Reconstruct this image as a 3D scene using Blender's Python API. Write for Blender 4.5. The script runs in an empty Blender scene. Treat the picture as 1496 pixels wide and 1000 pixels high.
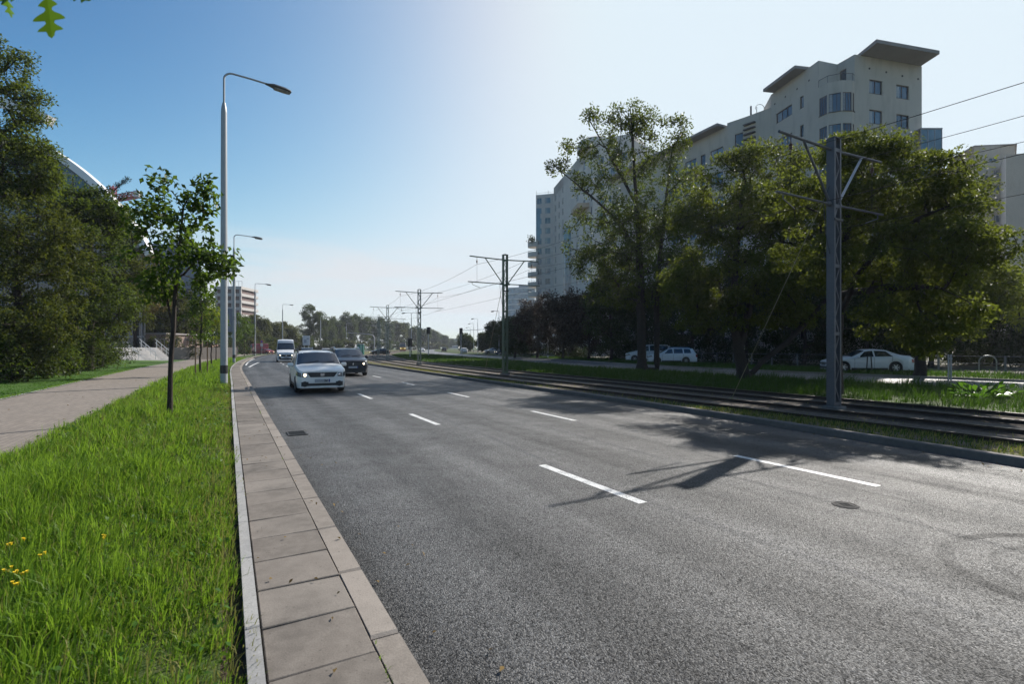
# tram-line avenue on a sunny late-summer afternoon (units: metres, camera at the origin looking along +Y)
SKY_STR, SUN_STR, EXPO = .13, 5.0, 0.55
SKY_DUST, SKY_OZONE = 2.0, 1.0
CLOUD = (4.0, 4.15, 4.35, 1)
SKY_SAT = 1.3
HAZE = .00028
import bpy, math, random
import numpy as np
from mathutils import Vector, Matrix
R = math.radians
rng = np.random.default_rng(7)
random.seed(7)
scene = bpy.context.scene
COL = scene.collection
F = 748.0          # focal length in photo pixels (18 mm lens)
CH = 1.65          # camera height above the carriageway
HY = 508.0         # horizon row of the photo

def P(px, py, d):
    return Vector(((px - 748) / F * d, d, CH + (HY - py) / F * d))
def X(px, d):
    return (px - 748) / F * d
def Zr(py, d):
    return CH + (HY - py) / F * d

# ------------------------------------------------------------------ tagging
def tag(o, label=None, cat=None, group=None, kind=None):
    if label: o['label'] = label
    if cat: o['category'] = cat
    if group: o['group'] = group
    if kind: o['kind'] = kind
    return o
def empty(name, loc=(0, 0, 0), rz=0.0, label=None, cat=None, group=None):
    o = bpy.data.objects.new(name, None)
    COL.objects.link(o)
    o.empty_display_size = 0.3
    o.location = loc
    o.rotation_euler = (0, 0, rz)
    return tag(o, label, cat, group)
def link(name, me, parent=None):
    o = bpy.data.objects.new(name, me)
    COL.objects.link(o)
    if parent is not None: o.parent = parent
    return o
def kids(o):
    return [c for c in bpy.data.objects if c.parent == o]
def copy_tree(o, parent=None):
    c = o.copy(); COL.objects.link(c)
    if parent is not None: c.parent = parent
    for ch in kids(o): copy_tree(ch, c)
    return c

# ------------------------------------------------------------------ mesh builder
class MB:
    def __init__(s): s.v = []; s.f = []; s.m = []
    def add(s, vs, fs, mi=0):
        b = len(s.v)
        s.v.extend([tuple(p) for p in vs])
        for f in fs:
            s.f.append(tuple(b + i for i in f)); s.m.append(mi)
        return s
    def quad(s, a, b, c, d, mi=0): return s.add([a, b, c, d], [(0, 1, 2, 3)], mi)
    def poly(s, pts, mi=0): return s.add(pts, [tuple(range(len(pts)))], mi)
    def box(s, c, size, mi=0, M=None, bev=0.0):
        x, y, z = size[0] / 2, size[1] / 2, size[2] / 2
        if bev <= 0:
            vs = [Vector((sx * x, sy * y, sz * z)) for sz in (-1, 1) for sy in (-1, 1) for sx in (-1, 1)]
            fs = [(0, 2, 3, 1), (4, 5, 7, 6), (0, 1, 5, 4), (2, 6, 7, 3), (0, 4, 6, 2), (1, 3, 7, 5)]
        else:
            b = min(bev, x * .9, y * .9, z * .9)
            def ring(k, zz): 
                xx, yy = x - k, y - k
                return [Vector(p + (zz,)) for p in ((-xx + b, -yy), (xx - b, -yy), (xx, -yy + b), (xx, yy - b), (xx - b, yy), (-xx + b, yy), (-xx, yy - b), (-xx, -yy + b))]
            vs = ring(b * .6, -z) + ring(0, -z + b) + ring(0, z - b) + ring(b * .6, z)
            fs = [tuple(range(7, -1, -1)), tuple(range(24, 32))]
            for k in range(3):
                for i in range(8):
                    j = (i + 1) % 8
                    fs.append((k * 8 + i, k * 8 + j, k * 8 + 8 + j, k * 8 + 8 + i))
        if M is not None: vs = [M @ p for p in vs]
        return s.add([Vector(c) + p for p in vs], fs, mi)
    def bar(s, a, b, w, h=None, mi=0, up=(0, 0, 1)):
        a, b = Vector(a), Vector(b); h = h or w
        d = (b - a); L = d.length
        if L < 1e-6: return s
        d /= L; up = Vector(up)
        if abs(d.dot(up)) > .98: up = Vector((0, 1, 0))
        sx = d.cross(up).normalized(); sz = sx.cross(d).normalized()
        vs = []
        for p in (a, b):
            for i, j in ((-1, -1), (1, -1), (1, 1), (-1, 1)):
                vs.append(p + sx * i * w / 2 + sz * j * h / 2)
        return s.add(vs, [(0, 3, 2, 1), (4, 5, 6, 7), (0, 1, 5, 4), (1, 2, 6, 5), (2, 3, 7, 6), (3, 0, 4, 7)], mi)
    def tube(s, pts, rad, n=8, mi=0, cap=True):
        pts = [Vector(p) for p in pts]
        if not hasattr(rad, '__len__'): rad = [rad] * len(pts)
        vs = []; fs = []
        prev = None
        for k, p in enumerate(pts):
            t = (pts[min(k + 1, len(pts) - 1)] - pts[max(k - 1, 0)])
            t = t.normalized() if t.length > 1e-9 else Vector((0, 0, 1))
            if prev is None:
                u = t.cross(Vector((0, 0, 1)))
                if u.length < .05: u = t.cross(Vector((1, 0, 0)))
                u.normalize()
            else:
                u = (prev - t * prev.dot(t))
                u = u.normalized() if u.length > 1e-6 else t.orthogonal().normalized()
            prev = u; w = t.cross(u)
            for i in range(n):
                a = 2 * math.pi * i / n
                vs.append(p + (u * math.cos(a) + w * math.sin(a)) * rad[k])
        for k in range(len(pts) - 1):
            for i in range(n):
                j = (i + 1) % n
                fs.append((k * n + i, k * n + j, k * n + n + j, k * n + n + i))
        if cap:
            fs.append(tuple(range(n - 1, -1, -1)))
            fs.append(tuple((len(pts) - 1) * n + i for i in range(n)))
        return s.add(vs, fs, mi)
    def lathe(s, prof, n=24, axis='Z', c=(0, 0, 0), mi=0):
        vs = []; fs = []
        for r, z in prof:
            for i in range(n):
                a = 2 * math.pi * i / n
                x, y = r * math.cos(a), r * math.sin(a)
                q = (x, y, z) if axis == 'Z' else ((z, x, y) if axis == 'X' else (x, z, y))
                vs.append(Vector(c) + Vector(q))
        m = len(prof)
        for k in range(m - 1):
            for i in range(n):
                j = (i + 1) % n
                fs.append((k * n + i, k * n + j, k * n + n + j, k * n + n + i))
        return s.add(vs, fs, mi)
    def prism(s, poly, z0, z1, mi=0, top=True, bot=True, mt=None):
        n = len(poly)
        vs = [(p[0], p[1], z0) for p in poly] + [(p[0], p[1], z1) for p in poly]
        fs = [(i, (i + 1) % n, n + (i + 1) % n, n + i) for i in range(n)]
        s.add(vs, fs, mi)
        if top: s.poly([(p[0], p[1], z1) for p in poly], mi if mt is None else mt)
        if bot: s.poly([(p[0], p[1], z0) for p in reversed(poly)], mi)
        return s
    def mesh(s, name, mats, smooth=None):
        me = bpy.data.meshes.new(name)
        me.from_pydata(s.v, [], s.f)
        if not isinstance(mats, (list, tuple)): mats = [mats]
        for m in mats: me.materials.append(m)
        if len(mats) > 1: me.polygons.foreach_set('material_index', s.m)
        if smooth is not None:
            me.polygons.foreach_set('use_smooth', [True] * len(me.polygons))
            me.set_sharp_from_angle(angle=R(smooth))
        me.update()
        return me
    def build(s, name, mats, parent=None, smooth=None):
        return link(name, s.mesh(name, mats, smooth), parent)

def npmesh(name, V, Q, mats, T=None, mi=None):
    """V (n,3); Q (m,4) quads; T (k,3) tris"""
    me = bpy.data.meshes.new(name)
    nq = 0 if Q is None else len(Q); nt = 0 if T is None else len(T)
    me.vertices.add(len(V)); me.vertices.foreach_set('co', np.ascontiguousarray(V, dtype=np.float32).ravel())
    loops = []
    if nq: loops.append(np.asarray(Q, dtype=np.int32).ravel())
    if nt: loops.append(np.asarray(T, dtype=np.int32).ravel())
    loops = np.concatenate(loops)
    me.loops.add(len(loops)); me.loops.foreach_set('vertex_index', loops)
    me.polygons.add(nq + nt)
    st = np.concatenate([np.arange(nq) * 4, nq * 4 + np.arange(nt) * 3]).astype(np.int32)
    me.polygons.foreach_set('loop_start', st)
    if not isinstance(mats, (list, tuple)): mats = [mats]
    for m in mats: me.materials.append(m)
    if mi is not None: me.polygons.foreach_set('material_index', np.asarray(mi, dtype=np.int32))
    me.update(calc_edges=True)
    return me

# ------------------------------------------------------------------ materials
MATS = {}
class NT:
    def __init__(s, name):
        s.m = bpy.data.materials.new(name); s.m.use_nodes = True
        s.t = s.m.node_tree; s.n = s.t.nodes; s.l = s.t.links
        s.b = s.n['Principled BSDF']; s.out = s.n['Material Output']
    def node(s, ty, **kw):
        n = s.n.new(ty)
        for k, v in kw.items():
            if k.startswith('_'): setattr(n, k[1:], v)
            else: n.inputs[k].default_value = v
        return n
    def coord(s, kind='Object'):
        return s.n.new('ShaderNodeTexCoord').outputs[kind]
    def noise(s, scale, detail=3, vec=None, rough=.55, dist=0):
        n = s.node('ShaderNodeTexNoise', Scale=scale, Detail=detail, Roughness=rough, Distortion=dist)
        s.l.new(vec if vec is not None else s.coord(), n.inputs['Vector'])
        return n.outputs['Fac']
    def ramp(s, fac, stops):
        r = s.n.new('ShaderNodeValToRGB')
        e = r.color_ramp.elements
        while len(e) < len(stops): e.new(.5)
        for i, (p, c) in enumerate(stops):
            e[i].position = p
            e[i].color = (c, c, c, 1) if not hasattr(c, '__len__') else tuple(c) + ((1,) if len(c) == 3 else ())
        s.l.new(fac, r.inputs[0])
        return r.outputs[0]
    def mix(s, fac, a, b, mode='MIX'):
        m = s.n.new('ShaderNodeMix'); m.data_type = 'RGBA'; m.blend_type = mode
        for k, v in ((0, fac), (6, a), (7, b)):
            if hasattr(v, 'is_linked'): s.l.new(v, m.inputs[k])
            elif hasattr(v, '__len__'): m.inputs[k].default_value = tuple(v) + ((1,) if len(v) == 3 else ())
            else: m.inputs[k].default_value = v if k == 0 else (v, v, v, 1)
        return m.outputs[2]
    def math(s, op, a, b=0.0):
        m = s.n.new('ShaderNodeMath'); m.operation = op
        for k, v in ((0, a), (1, b)):
            if hasattr(v, 'is_linked'): s.l.new(v, m.inputs[k])
            else: m.inputs[k].default_value = v
        return m.outputs[0]
    def bump(s, h, strength=.3, dist=.01):
        b = s.node('ShaderNodeBump', Strength=strength, Distance=dist)
        s.l.new(h, b.inputs['Height']); s.l.new(b.outputs[0], s.b.inputs['Normal'])
    def color(s, c):
        if hasattr(c, 'is_linked'): s.l.new(c, s.b.inputs['Base Color'])
        else: s.b.inputs['Base Color'].default_value = tuple(c) + (1,)
    def set(s, **kw):
        for k, v in kw.items():
            k = k.replace('_', ' ')
            if hasattr(v, 'is_linked'): s.l.new(v, s.b.inputs[k])
            else: s.b.inputs[k].default_value = v
        return s

def sc(c, k): return tuple(max(0, x * k) for x in c)
def M(name, col, rough=.6, metal=0.0, var=.12, scale=3.0, bump=0.0, bscale=40.0, spec=.5, coat=0.0):
    """plain procedural material with gentle mottling"""
    if name in MATS: return MATS[name]
    t = NT(name)
    n = t.noise(scale, 4)
    n2 = t.noise(scale * 9, 3)
    f = t.math('ADD', t.math('MULTIPLY', n, .6), t.math('MULTIPLY', n2, .4))
    t.color(t.ramp(f, [(.3, sc(col, 1 - var)), (.7, sc(col, 1 + var))]))
    t.set(Roughness=rough, Metallic=metal, Specular_IOR_Level=spec, Coat_Weight=coat)
    if coat: t.set(Coat_Roughness=.04)
    if bump: t.bump(t.noise(bscale, 4), bump, .01)
    MATS[name] = t.m
    return t.m
def leafmat(name, dark, light, back, trans=.4, rough=.5, clump=.7):
    if name in MATS: return MATS[name]
    t = NT(name)
    geo = t.n.new('ShaderNodeNewGeometry')
    rnd = geo.outputs['Random Per Island']
    nz = t.noise(clump, 3)
    f = t.math('ADD', t.math('MULTIPLY', rnd, .55), t.math('MULTIPLY', nz, .45))
    c = t.ramp(f, [(.15, dark), (.5, sc([(a + b) / 2 for a, b in zip(dark, light)], 1)), (.85, light)])
    t.color(c); t.set(Roughness=rough, Specular_IOR_Level=.12)
    tr = t.n.new('ShaderNodeBsdfTranslucent')
    t.l.new(t.mix(.75, c, back), tr.inputs['Color'])
    ms = t.n.new('ShaderNodeMixShader'); ms.inputs[0].default_value = trans
    t.l.new(t.b.outputs[0], ms.inputs[1]); t.l.new(tr.outputs[0], ms.inputs[2])
    t.l.new(ms.outputs[0], t.out.inputs['Surface'])
    MATS[name] = t.m
    return t.m
def paint(name, col, flake=0.0, rough=.3):
    if name in MATS: return MATS[name]
    t = NT(name)
    n = t.noise(2.5, 3)
    g = t.coord()
    sx = t.n.new('ShaderNodeSeparateXYZ'); t.l.new(g, sx.inputs[0])
    dirt = t.ramp(sx.outputs[2], [(.12, .55), (.45, 0.0)])          # road dust low on the body
    dirt = t.mix(1.0, dirt, t.ramp(t.noise(6, 4), [(.3, .2), (.7, 1.0)]), 'MULTIPLY')
    base = t.ramp(n, [(.3, sc(col, .95)), (.7, sc(col, 1.04))])
    t.color(t.mix(dirt, base, (.12, .105, .09)))
    t.set(Roughness=rough, Coat_Weight=.4, Coat_Roughness=.06, Metallic=flake)
    MATS[name] = t.m
    return t.m
def emit(name, col, s):
    if name in MATS: return MATS[name]
    t = NT(name); t.color(col); t.set(Emission_Color=tuple(col) + (1,), Emission_Strength=s)
    n = t.noise(20, 2); t.set(Roughness=t.ramp(n, [(.3, .1), (.7, .2)]))
    MATS[name] = t.m
    return t.m
def glassmat(name, col, rough=.04, spec=.8, metal=0.0, scale=.4):
    if name in MATS: return MATS[name]
    t = NT(name)
    n = t.noise(scale, 2)
    t.color(t.ramp(n, [(.35, sc(col, .7)), (.65, sc(col, 1.3))]))
    t.set(Roughness=rough, Specular_IOR_Level=spec, Metallic=metal)
    t.bump(t.noise(1.3, 2), .02, .02)
    MATS[name] = t.m
    return t.m

# asphalt: stone chips, tyre polish, patches
def asphalt(name, lo, hi, rough=(.42, .62)):
    t = NT(name)
    co = t.coord()
    vo = t.node('ShaderNodeTexVoronoi', Scale=105.0); t.l.new(co, vo.inputs['Vector'])
    vo2 = t.node('ShaderNodeTexVoronoi', Scale=230.0); t.l.new(co, vo2.inputs['Vector'])
    sep = t.n.new('ShaderNodeSeparateColor'); t.l.new(vo.outputs['Color'], sep.inputs[0])
    big = t.noise(.25, 4); mid = t.noise(2.2, 4)
    chip = t.ramp(sep.outputs[0], [(.08, lo), (.62, sc([(a + b) / 2 for a, b in zip(lo, hi)], 1)), (.82, sc(hi, 1.15)), (.97, sc(hi, 3.2))])
    tone = t.ramp(t.math('ADD', t.math('MULTIPLY', big, .6), t.math('MULTIPLY', mid, .4)), [(.3, .8), (.7, 1.2)])
    t.color(t.mix(1.0, chip, tone, 'MULTIPLY'))
    uv = t.coord('UV'); su = t.n.new('ShaderNodeSeparateXYZ'); t.l.new(uv, su.inputs[0])
    wv = t.math('COSINE', t.math('MULTIPLY', t.math('SUBTRACT', su.outputs[1], .78), 2 * math.pi / 1.53))
    mp = t.n.new('ShaderNodeMapping'); mp.inputs['Scale'].default_value = (.09, 1.3, 1); t.l.new(uv, mp.inputs[0])
    stk = t.noise(1.0, 6, mp.outputs[0], .65)
    trk = t.math('ADD', t.math('MULTIPLY', wv, .10), t.math('MULTIPLY', stk, 1.0))
    trkc = t.ramp(trk, [(.30, .62), (.52, .95), (.75, 1.3)])
    fr_ = t.math('ABSOLUTE', t.math('SUBTRACT', t.math('ADD', su.outputs[1], t.math('MULTIPLY', t.noise(.6, 3), .12)), 6.42))
    seam = t.ramp(fr_, [(.012, .55), (.03, 1.0)])
    vp = t.node('ShaderNodeTexVoronoi', Scale=.22); vp.feature = 'DISTANCE_TO_EDGE'
    wob = t.node('ShaderNodeTexNoise', Scale=1.3, Detail=4.0); t.l.new(co, wob.inputs['Vector'])
    wmx = t.n.new('ShaderNodeMix'); wmx.data_type = 'VECTOR'; wmx.inputs[0].default_value = .12; t.l.new(co, wmx.inputs[4]); t.l.new(wob.outputs['Color'], wmx.inputs[5]); t.l.new(wmx.outputs[1], vp.inputs['Vector'])
    crack = t.ramp(vp.outputs['Distance'], [(.0015, .55), (.004, 1.0)])
    crack = t.mix(t.ramp(t.noise(.12, 2), [(.5, 0.0), (.62, .8)]), (1, 1, 1), crack)
    oil = t.ramp(t.noise(.9, 3), [(.60, 1.0), (.78, .72)])
    for lay in (trkc, seam, crack, oil): tone = t.mix(1.0, tone, lay, 'MULTIPLY')
    t.n.remove(t.b.inputs['Base Color'].links[0].from_node) if t.b.inputs['Base Color'].is_linked else None
    t.color(t.mix(1.0, chip, tone, 'MULTIPLY'))
    h = t.math('ADD', t.math('MULTIPLY', vo.outputs['Distance'], -1.0), t.math('MULTIPLY', vo2.outputs['Distance'], -.4))
    h = t.math('ADD', h, t.math('MULTIPLY', t.noise(160, 2), .5))
    t.bump(h, .75, .015)
    t.set(Roughness=t.ramp(mid, [(.3, rough[0]), (.7, rough[1])]), Specular_IOR_Level=t.math('MULTIPLY', t.ramp(sep.outputs[1], [(.10, .2), (.45, .72), (.75, 1.25), (.95, 1.6)]), t.math('MULTIPLY', trkc, t.ramp(big, [(.3, .72), (.7, 1.12)]))))
    MATS[name] = t.m
    return t
A1 = asphalt('asphalt', (.005, .0052, .0062), (.029, .0292, .0305), (.50, .66))
A2 = asphalt('asphalt_worn', (.045, .045, .046), (.12, .119, .117))
ASPH, ASPH2 = A1.m, A2.m

def slabmat(name, a, b, c, stain=.5):
    t = NT(name)
    geo = t.n.new('ShaderNodeNewGeometry')
    base = t.ramp(geo.outputs['Random Per Island'], [(0, a), (.5, b), (1, c)])
    n1 = t.noise(1.3, 5); n2 = t.noise(9, 5); n3 = t.noise(120, 2)
    base = t.mix(t.ramp(n1, [(.45, 0.0), (.72, stain)]), base, sc(a, .55))
    base = t.mix(t.ramp(n2, [(.35, .35), (.6, 0.0)]), base, sc(c, 1.15))
    base = t.mix(1.0, base, t.ramp(n3, [(.3, .82), (.7, 1.12)]), 'MULTIPLY')
    n4 = t.noise(34, 2); base = t.mix(t.ramp(n4, [(.66, 0.0), (.74, .5)]), base, sc(a, .35))
    t.color(base); t.set(Roughness=.8, Specular_IOR_Level=.3)
    t.bump(t.math('ADD', n3, t.math('MULTIPLY', n2, .7)), .25, .004)
    MATS[name] = t.m
    return t.m
SLAB = slabmat('slab_concrete', (.135, .117, .100), (.174, .151, .129), (.208, .184, .159), .75)
KERB = slabmat('kerb_stone', (.18, .157, .134), (.232, .202, .172), (.268, .236, .205), .6)
BORD = slabmat('border_concrete', (.25, .247, .24), (.285, .28, .272), (.32, .315, .305), .4)

def bricks(name):
    t = NT(name)
    uv = t.coord('UV')
    b = t.n.new('ShaderNodeTexBrick')
    t.l.new(uv, b.inputs['Vector'])
    b.inputs['Color1'].default_value = (.245, .21, .178, 1); b.inputs['Color2'].default_value = (.185, .158, .134, 1)
    b.inputs['Mortar'].default_value = (.13, .115, .10, 1)
    b.inputs['Scale'].default_value = 1; b.inputs['Mortar Size'].default_value = .006
    b.inputs['Brick Width'].default_value = .2; b.inputs['Row Height'].default_value = .1
    n = t.noise(.9, 5)
    c = t.mix(t.ramp(n, [(.4, 0.0), (.75, .45)]), b.outputs['Color'], (.17, .15, .13))
    c = t.mix(1.0, c, t.ramp(t.noise(60, 2), [(.3, .85), (.7, 1.12)]), 'MULTIPLY')
    t.color(c); t.set(Roughness=.85, Specular_IOR_Level=.3)
    t.bump(t.math('MULTIPLY', b.outputs['Fac'], -1), .3, .005)
    MATS[name] = t.m
    return t.m
PAVE = bricks('path_blocks')
def groundmat(name, a, b, c, s1=.8, s2=12, bump=.4):
    t = NT(name)
    n1 = t.noise(s1, 5); n2 = t.noise(s2, 5); n3 = t.noise(s2 * 8, 2)
    x = t.mix(t.ramp(n1, [(.35, 0.0), (.65, 1.0)]), a, b)
    x = t.mix(t.ramp(n2, [(.45, 0.0), (.7, 1.0)]), x, c)
    x = t.mix(1.0, x, t.ramp(n3, [(.3, .75), (.7, 1.2)]), 'MULTIPLY')
    t.color(x); t.set(Roughness=.9, Specular_IOR_Level=.2)
    t.bump(t.math('ADD', n2, n3), bump, .03)
    MATS[name] = t.m
    return t.m
SOIL = groundmat('soil', (.045, .034, .024), (.06, .046, .032), (.09, .07, .05))
TURF = groundmat('turf', (.035, .062, .014), (.05, .08, .018), (.075, .085, .03))
DRYT = groundmat('dry_turf', (.10, .095, .035), (.07, .09, .025), (.15, .12, .06))
BALL = groundmat('ballast', (.16, .135, .11), (.11, .095, .08), (.24, .21, .18), 1.2, 16, .9)
BALLD = groundmat('ballast_dark', (.085, .068, .052), (.05, .042, .033), (.13, .108, .085), 1.2, 16, .9)
LAWN = groundmat('lawn_turf', (.045, .10, .015), (.06, .125, .02), (.07, .11, .03), 1.0, 14, .5)

WHITE_LINE = None
def linemat():
    t = NT('road_paint')
    n = t.noise(70, 4); n2 = t.noise(6, 4)
    f = t.math('ADD', t.math('MULTIPLY', n, .65), t.math('MULTIPLY', n2, .35))
    t.color(t.ramp(f, [(.36, (.10, .10, .10)), (.44, (.42, .42, .41)), (.58, (.70, .70, .68))]))
    t.set(Roughness=.6); t.bump(n, .3, .004)
    return t.m
WHITE_LINE = linemat()

GLASS_CAR = glassmat('car_glass', (.008, .016, .026), .03, .9)
GLASS_B = glassmat('window_glass', (.05, .085, .13), .04, 1.0)
GLASS_TEAL = glassmat('blue_glazing', (.10, .17, .22), .06, 1.0)
BLACKP = M('black_plastic', (.018, .018, .02), .5, 0, .1, 8)
RUBBER = M('tyre_rubber', (.014, .014, .014), .8, 0, .2, 14)
ALLOY = M('alloy', (.42, .43, .44), .35, .8, .1, 9)
CHROME = M('chrome', (.6, .6, .62), .16, 1.0, .05, 9)
GALV = M('galvanised_steel', (.42, .43, .44), .5, .35, .1, 2.5, .05, 30)
LAMPG = M('lamp_grey_paint', (.33, .345, .355), .45, .1, .08, 1.2, .04, 25)
DARKG = M('dark_grey_housing', (.07, .075, .08), .45, .1, .1, 4)
STEELD = M('dark_painted_steel', (.085, .088, .1), .5, .3, .18, 1.5, .08, 30)
STEELG = M('green_painted_steel', (.10, .135, .085), .5, .25, .18, 1.5, .08, 30)
STEELL = M('pale_painted_steel', (.24, .26, .22), .5, .25, .15, 1.5, .08, 30)
WIRE = M('wire_copper', (.02, .018, .017), .9, .0, .1, 3)
RUST = M('rusty_rail', (.035, .022, .016), .7, .3, .3, 6, .2, 40)
RAILTOP = M('polished_rail_top', (.07, .06, .055), .42, .6, .2, 3)
BARK = M('bark', (.055, .042, .033), .9, 0, .35, 4, .9, 22, .2)
BARKD = M('dark_bark', (.035, .028, .024), .9, 0, .35, 4, .9, 22, .2)
WOOD = M('stake_wood', (.12, .085, .055), .85, 0, .3, 5, .4, 30, .2)
# ------------------------------------------------------------------ alignment curves, x as a function of y (metres)
def curve(tab):
    ys = np.array([t[0] for t in tab], float); xs = np.array([t[1] for t in tab], float)
    d = np.diff(xs) / np.diff(ys)
    m = np.concatenate([[d[0]], (d[1:] * np.diff(ys)[:-1] + d[:-1] * np.diff(ys)[1:]) / (np.diff(ys)[1:] + np.diff(ys)[:-1]), [d[-1]]])
    def f(y):
        y = min(max(y, ys[0]), ys[-1])
        i = min(max(int(np.searchsorted(ys, y)) - 1, 0), len(ys) - 2)
        h = ys[i + 1] - ys[i]; t = (y - ys[i]) / h
        return float((2 * t**3 - 3 * t**2 + 1) * xs[i] + (t**3 - 2 * t**2 + t) * h * m[i] + (-2 * t**3 + 3 * t**2) * xs[i + 1] + (t**3 - t**2) * h * m[i + 1])
    return f
xL = curve([(-30, 17.5), (0, .93), (20, -10.13), (41.7, -22.0), (69.8, -35.6), (120.8, -55.9), (200, -72), (300, -84), (400, -93), (600, -115)])
xR = curve([(-30, 23), (0, 10.0), (7, 7.05), (14.9, 3.45), (21.3, .1), (30.1, -4.4), (48.4, -13.5), (74, -25), (120, -41), (200, -58), (300, -71), (400, -81), (600, -104)])
xP = curve([(-30, 30.7), (0, 14.87), (12.87, 8.09), (29, -.39), (46.4, -8.4), (63.8, -15.5), (83, -21.6), (101, -26.5), (150, -36.5), (200, -44.5), (300, -58), (400, -71), (600, -96)])
xS = curve([(-30, 53), (0, 30.5), (18.7, 18.4), (27.8, 12.0), (35.2, 8.1), (63, -.67), (100, -13), (150, -26), (200, -37), (300, -53), (400, -66), (600, -90)])
def off(f, d):
    """curve f moved d metres to the right of its direction (+ = right), returns y -> (x, y)"""
    def g(y):
        s = (f(y + .25) - f(y - .25)) / .5
        k = 1 / math.hypot(1, s)
        return (f(y) + d * k, y - d * s * k)
    return g
def heading(f, y):
    s = (f(y + .5) - f(y - .5)); return math.atan(s)     # angle of the direction from +Y towards +X
def ylist(y0, y1, near=.6):
    out = [y0]; y = y0
    while y < y1:
        y += max(near, abs(y) * .03); out.append(min(y, y1))
    return out
def strip(name, ga, gb, z, mat, y0=-28, y1=600, near=.8, kind='structure', parent=None, zf=None, uv=True, nx=1):
    ys = ylist(y0, y1, near)
    vs = []; fs = []; uvs = []; s = 0; last = None
    for y in ys:
        a, b = ga(y), gb(y)
        c = ((a[0] + b[0]) / 2, (a[1] + b[1]) / 2)
        if last: s += math.dist(c, last)
        last = c
        w = math.dist(a, b)
        for i in range(nx + 1):
            t = i / nx
            p = (a[0] + (b[0] - a[0]) * t, a[1] + (b[1] - a[1]) * t)
            vs.append((p[0], p[1], z if zf is None else zf(p[0], p[1], t))); uvs.append((s, w * t))
    n = nx + 1
    for k in range(len(ys) - 1):
        for i in range(nx):
            fs.append((k * n + i, k * n + i + 1, k * n + n + i + 1, k * n + n + i))
    me = bpy.data.meshes.new(name); me.from_pydata(vs, [], fs); me.materials.append(mat)
    if uv:
        l = me.uv_layers.new(name='UVMap')
        for lp in me.loops: l.data[lp.index].uv = uvs[lp.vertex_index]
    o = link(name, me, parent)
    if kind: tag(o, kind=kind)
    return o
def wall_strip(name, g, z0, z1, mat, y0=-28, y1=600, kind='structure'):
    ys = ylist(y0, y1, .8); vs = []; fs = []
    for y in ys:
        a = g(y); vs += [(a[0], a[1], z0), (a[0], a[1], z1)]
    for k in range(len(ys) - 1): fs.append((2 * k, 2 * k + 1, 2 * k + 3, 2 * k + 2))
    me = bpy.data.meshes.new(name); me.from_pydata(vs, [], fs); me.materials.append(mat)
    return tag(link(name, me), kind=kind)

# base ground reaching the horizon
gm = MB()
n = 48
ring = [(1800 * math.cos(2 * math.pi * i / n), 1800 * math.sin(2 * math.pi * i / n), -.06) for i in range(n)]
gm.add([(0, 0, -.06)] + ring, [(0, 1 + i, 1 + (i + 1) % n) for i in range(n)])
tag(gm.build('ground', TURF), kind='structure')

# carriageway
road = strip('road', off(xL, -.02), off(xR, .02), 0.0, ASPH, near=.8)
# second carriageway
SW = 7.4
road2 = strip('far_road', off(xS, 0), off(xS, SW), 0.02, ASPH2, near=1.0)

# left kerb, pavement slabs, border
def row_of_stones(name, d0, d1, ztop, thick, length, mat, y0, y1, gap=.006, jit=.004, bev=.008, parent=None):
    mb = MB()
    y = y0
    while y < y1:
        h = heading(xL, y); L = length * (1 if length < .8 else random.uniform(.85, 1.1))
        dy = L * math.cos(h)
        a, b = off(xL, d0)(y), off(xL, d1)(y)
        c, d = off(xL, d1)(y + dy), off(xL, d0)(y + dy)
        t = Vector((d[0] - a[0], d[1] - a[1], 0)).normalized() * gap / 2
        z = [ztop + random.uniform(-jit, jit) for _ in range(4)]
        A, B, Cc, D = Vector((a[0], a[1], z[0])) + t, Vector((b[0], b[1], z[1])) + t, Vector((c[0], c[1], z[2])) - t, Vector((d[0], d[1], z[3])) - t
        ctr = (A + B + Cc + D) / 4
        dn = Vector((0, 0, -thick)); e = Vector((0, 0, -bev))
        ins = [p + (ctr - p).normalized() * bev * 1.4 for p in (A, B, Cc, D)]
        vs = ins + [A + e, B + e, Cc + e, D + e] + [A + dn, B + dn, Cc + dn, D + dn]
        fs = [(0, 1, 2, 3)] + [(i, 4 + i, 4 + (i + 1) % 4, (i + 1) % 4) for i in range(4)] + [(4 + i, 8 + i, 8 + (i + 1) % 4, 4 + (i + 1) % 4) for i in range(4)]
        mb.add(vs, fs)
        y += dy
    return tag(mb.build(name, mat, parent), kind='structure')
PZ = .10
row_of_stones('kerb', -.15, 0.0, PZ, .16, 1.0, KERB, -3, 75, .01, .003, .014)
row_of_stones('pavement', -.655, -.156, PZ, .05, .5, SLAB, -3, 75, .009, .005, .005)
row_of_stones('pavement_border', -.738, -.664, PZ + .012, .1, 1.0, BORD, -3, 75, .006, .002, .006)
strip('pavement_bed', off(xL, -.75), off(xL, -.01), .06, SOIL, -5, 75)
strip('far_kerb', off(xL, -.16), off(xL, 0), PZ, KERB, 75, 600)
strip('far_pavement', off(xL, -.75), off(xL, -.16), PZ - .004, SLAB, 75, 600)
strip('verge_soil', off(xL, -.86), off(xL, -.74), .045, SOIL, -5, 80)
def hum(x, y, t): return .075 + .05 * math.sin(t * math.pi) + .015 * math.sin(y * 1.7 + x)
strip('grass_verge', off(xL, -3.5), off(xL, -.85), .08, TURF, -5, 600, .6, zf=hum, nx=6)
strip('footpath', off(xL, -6.75), off(xL, -3.48), .085, PAVE, -20, 600)
strip('path_edging', off(xL, -6.86), off(xL, -6.75), .10, BORD, -20, 250)
strip('lawn', off(xL, -12.5), off(xL, -6.86), .09, LAWN, -20, 600, 1.0, zf=lambda x, y, t: .09 + .28 * max(0, .75 - t) , nx=6)
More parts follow.
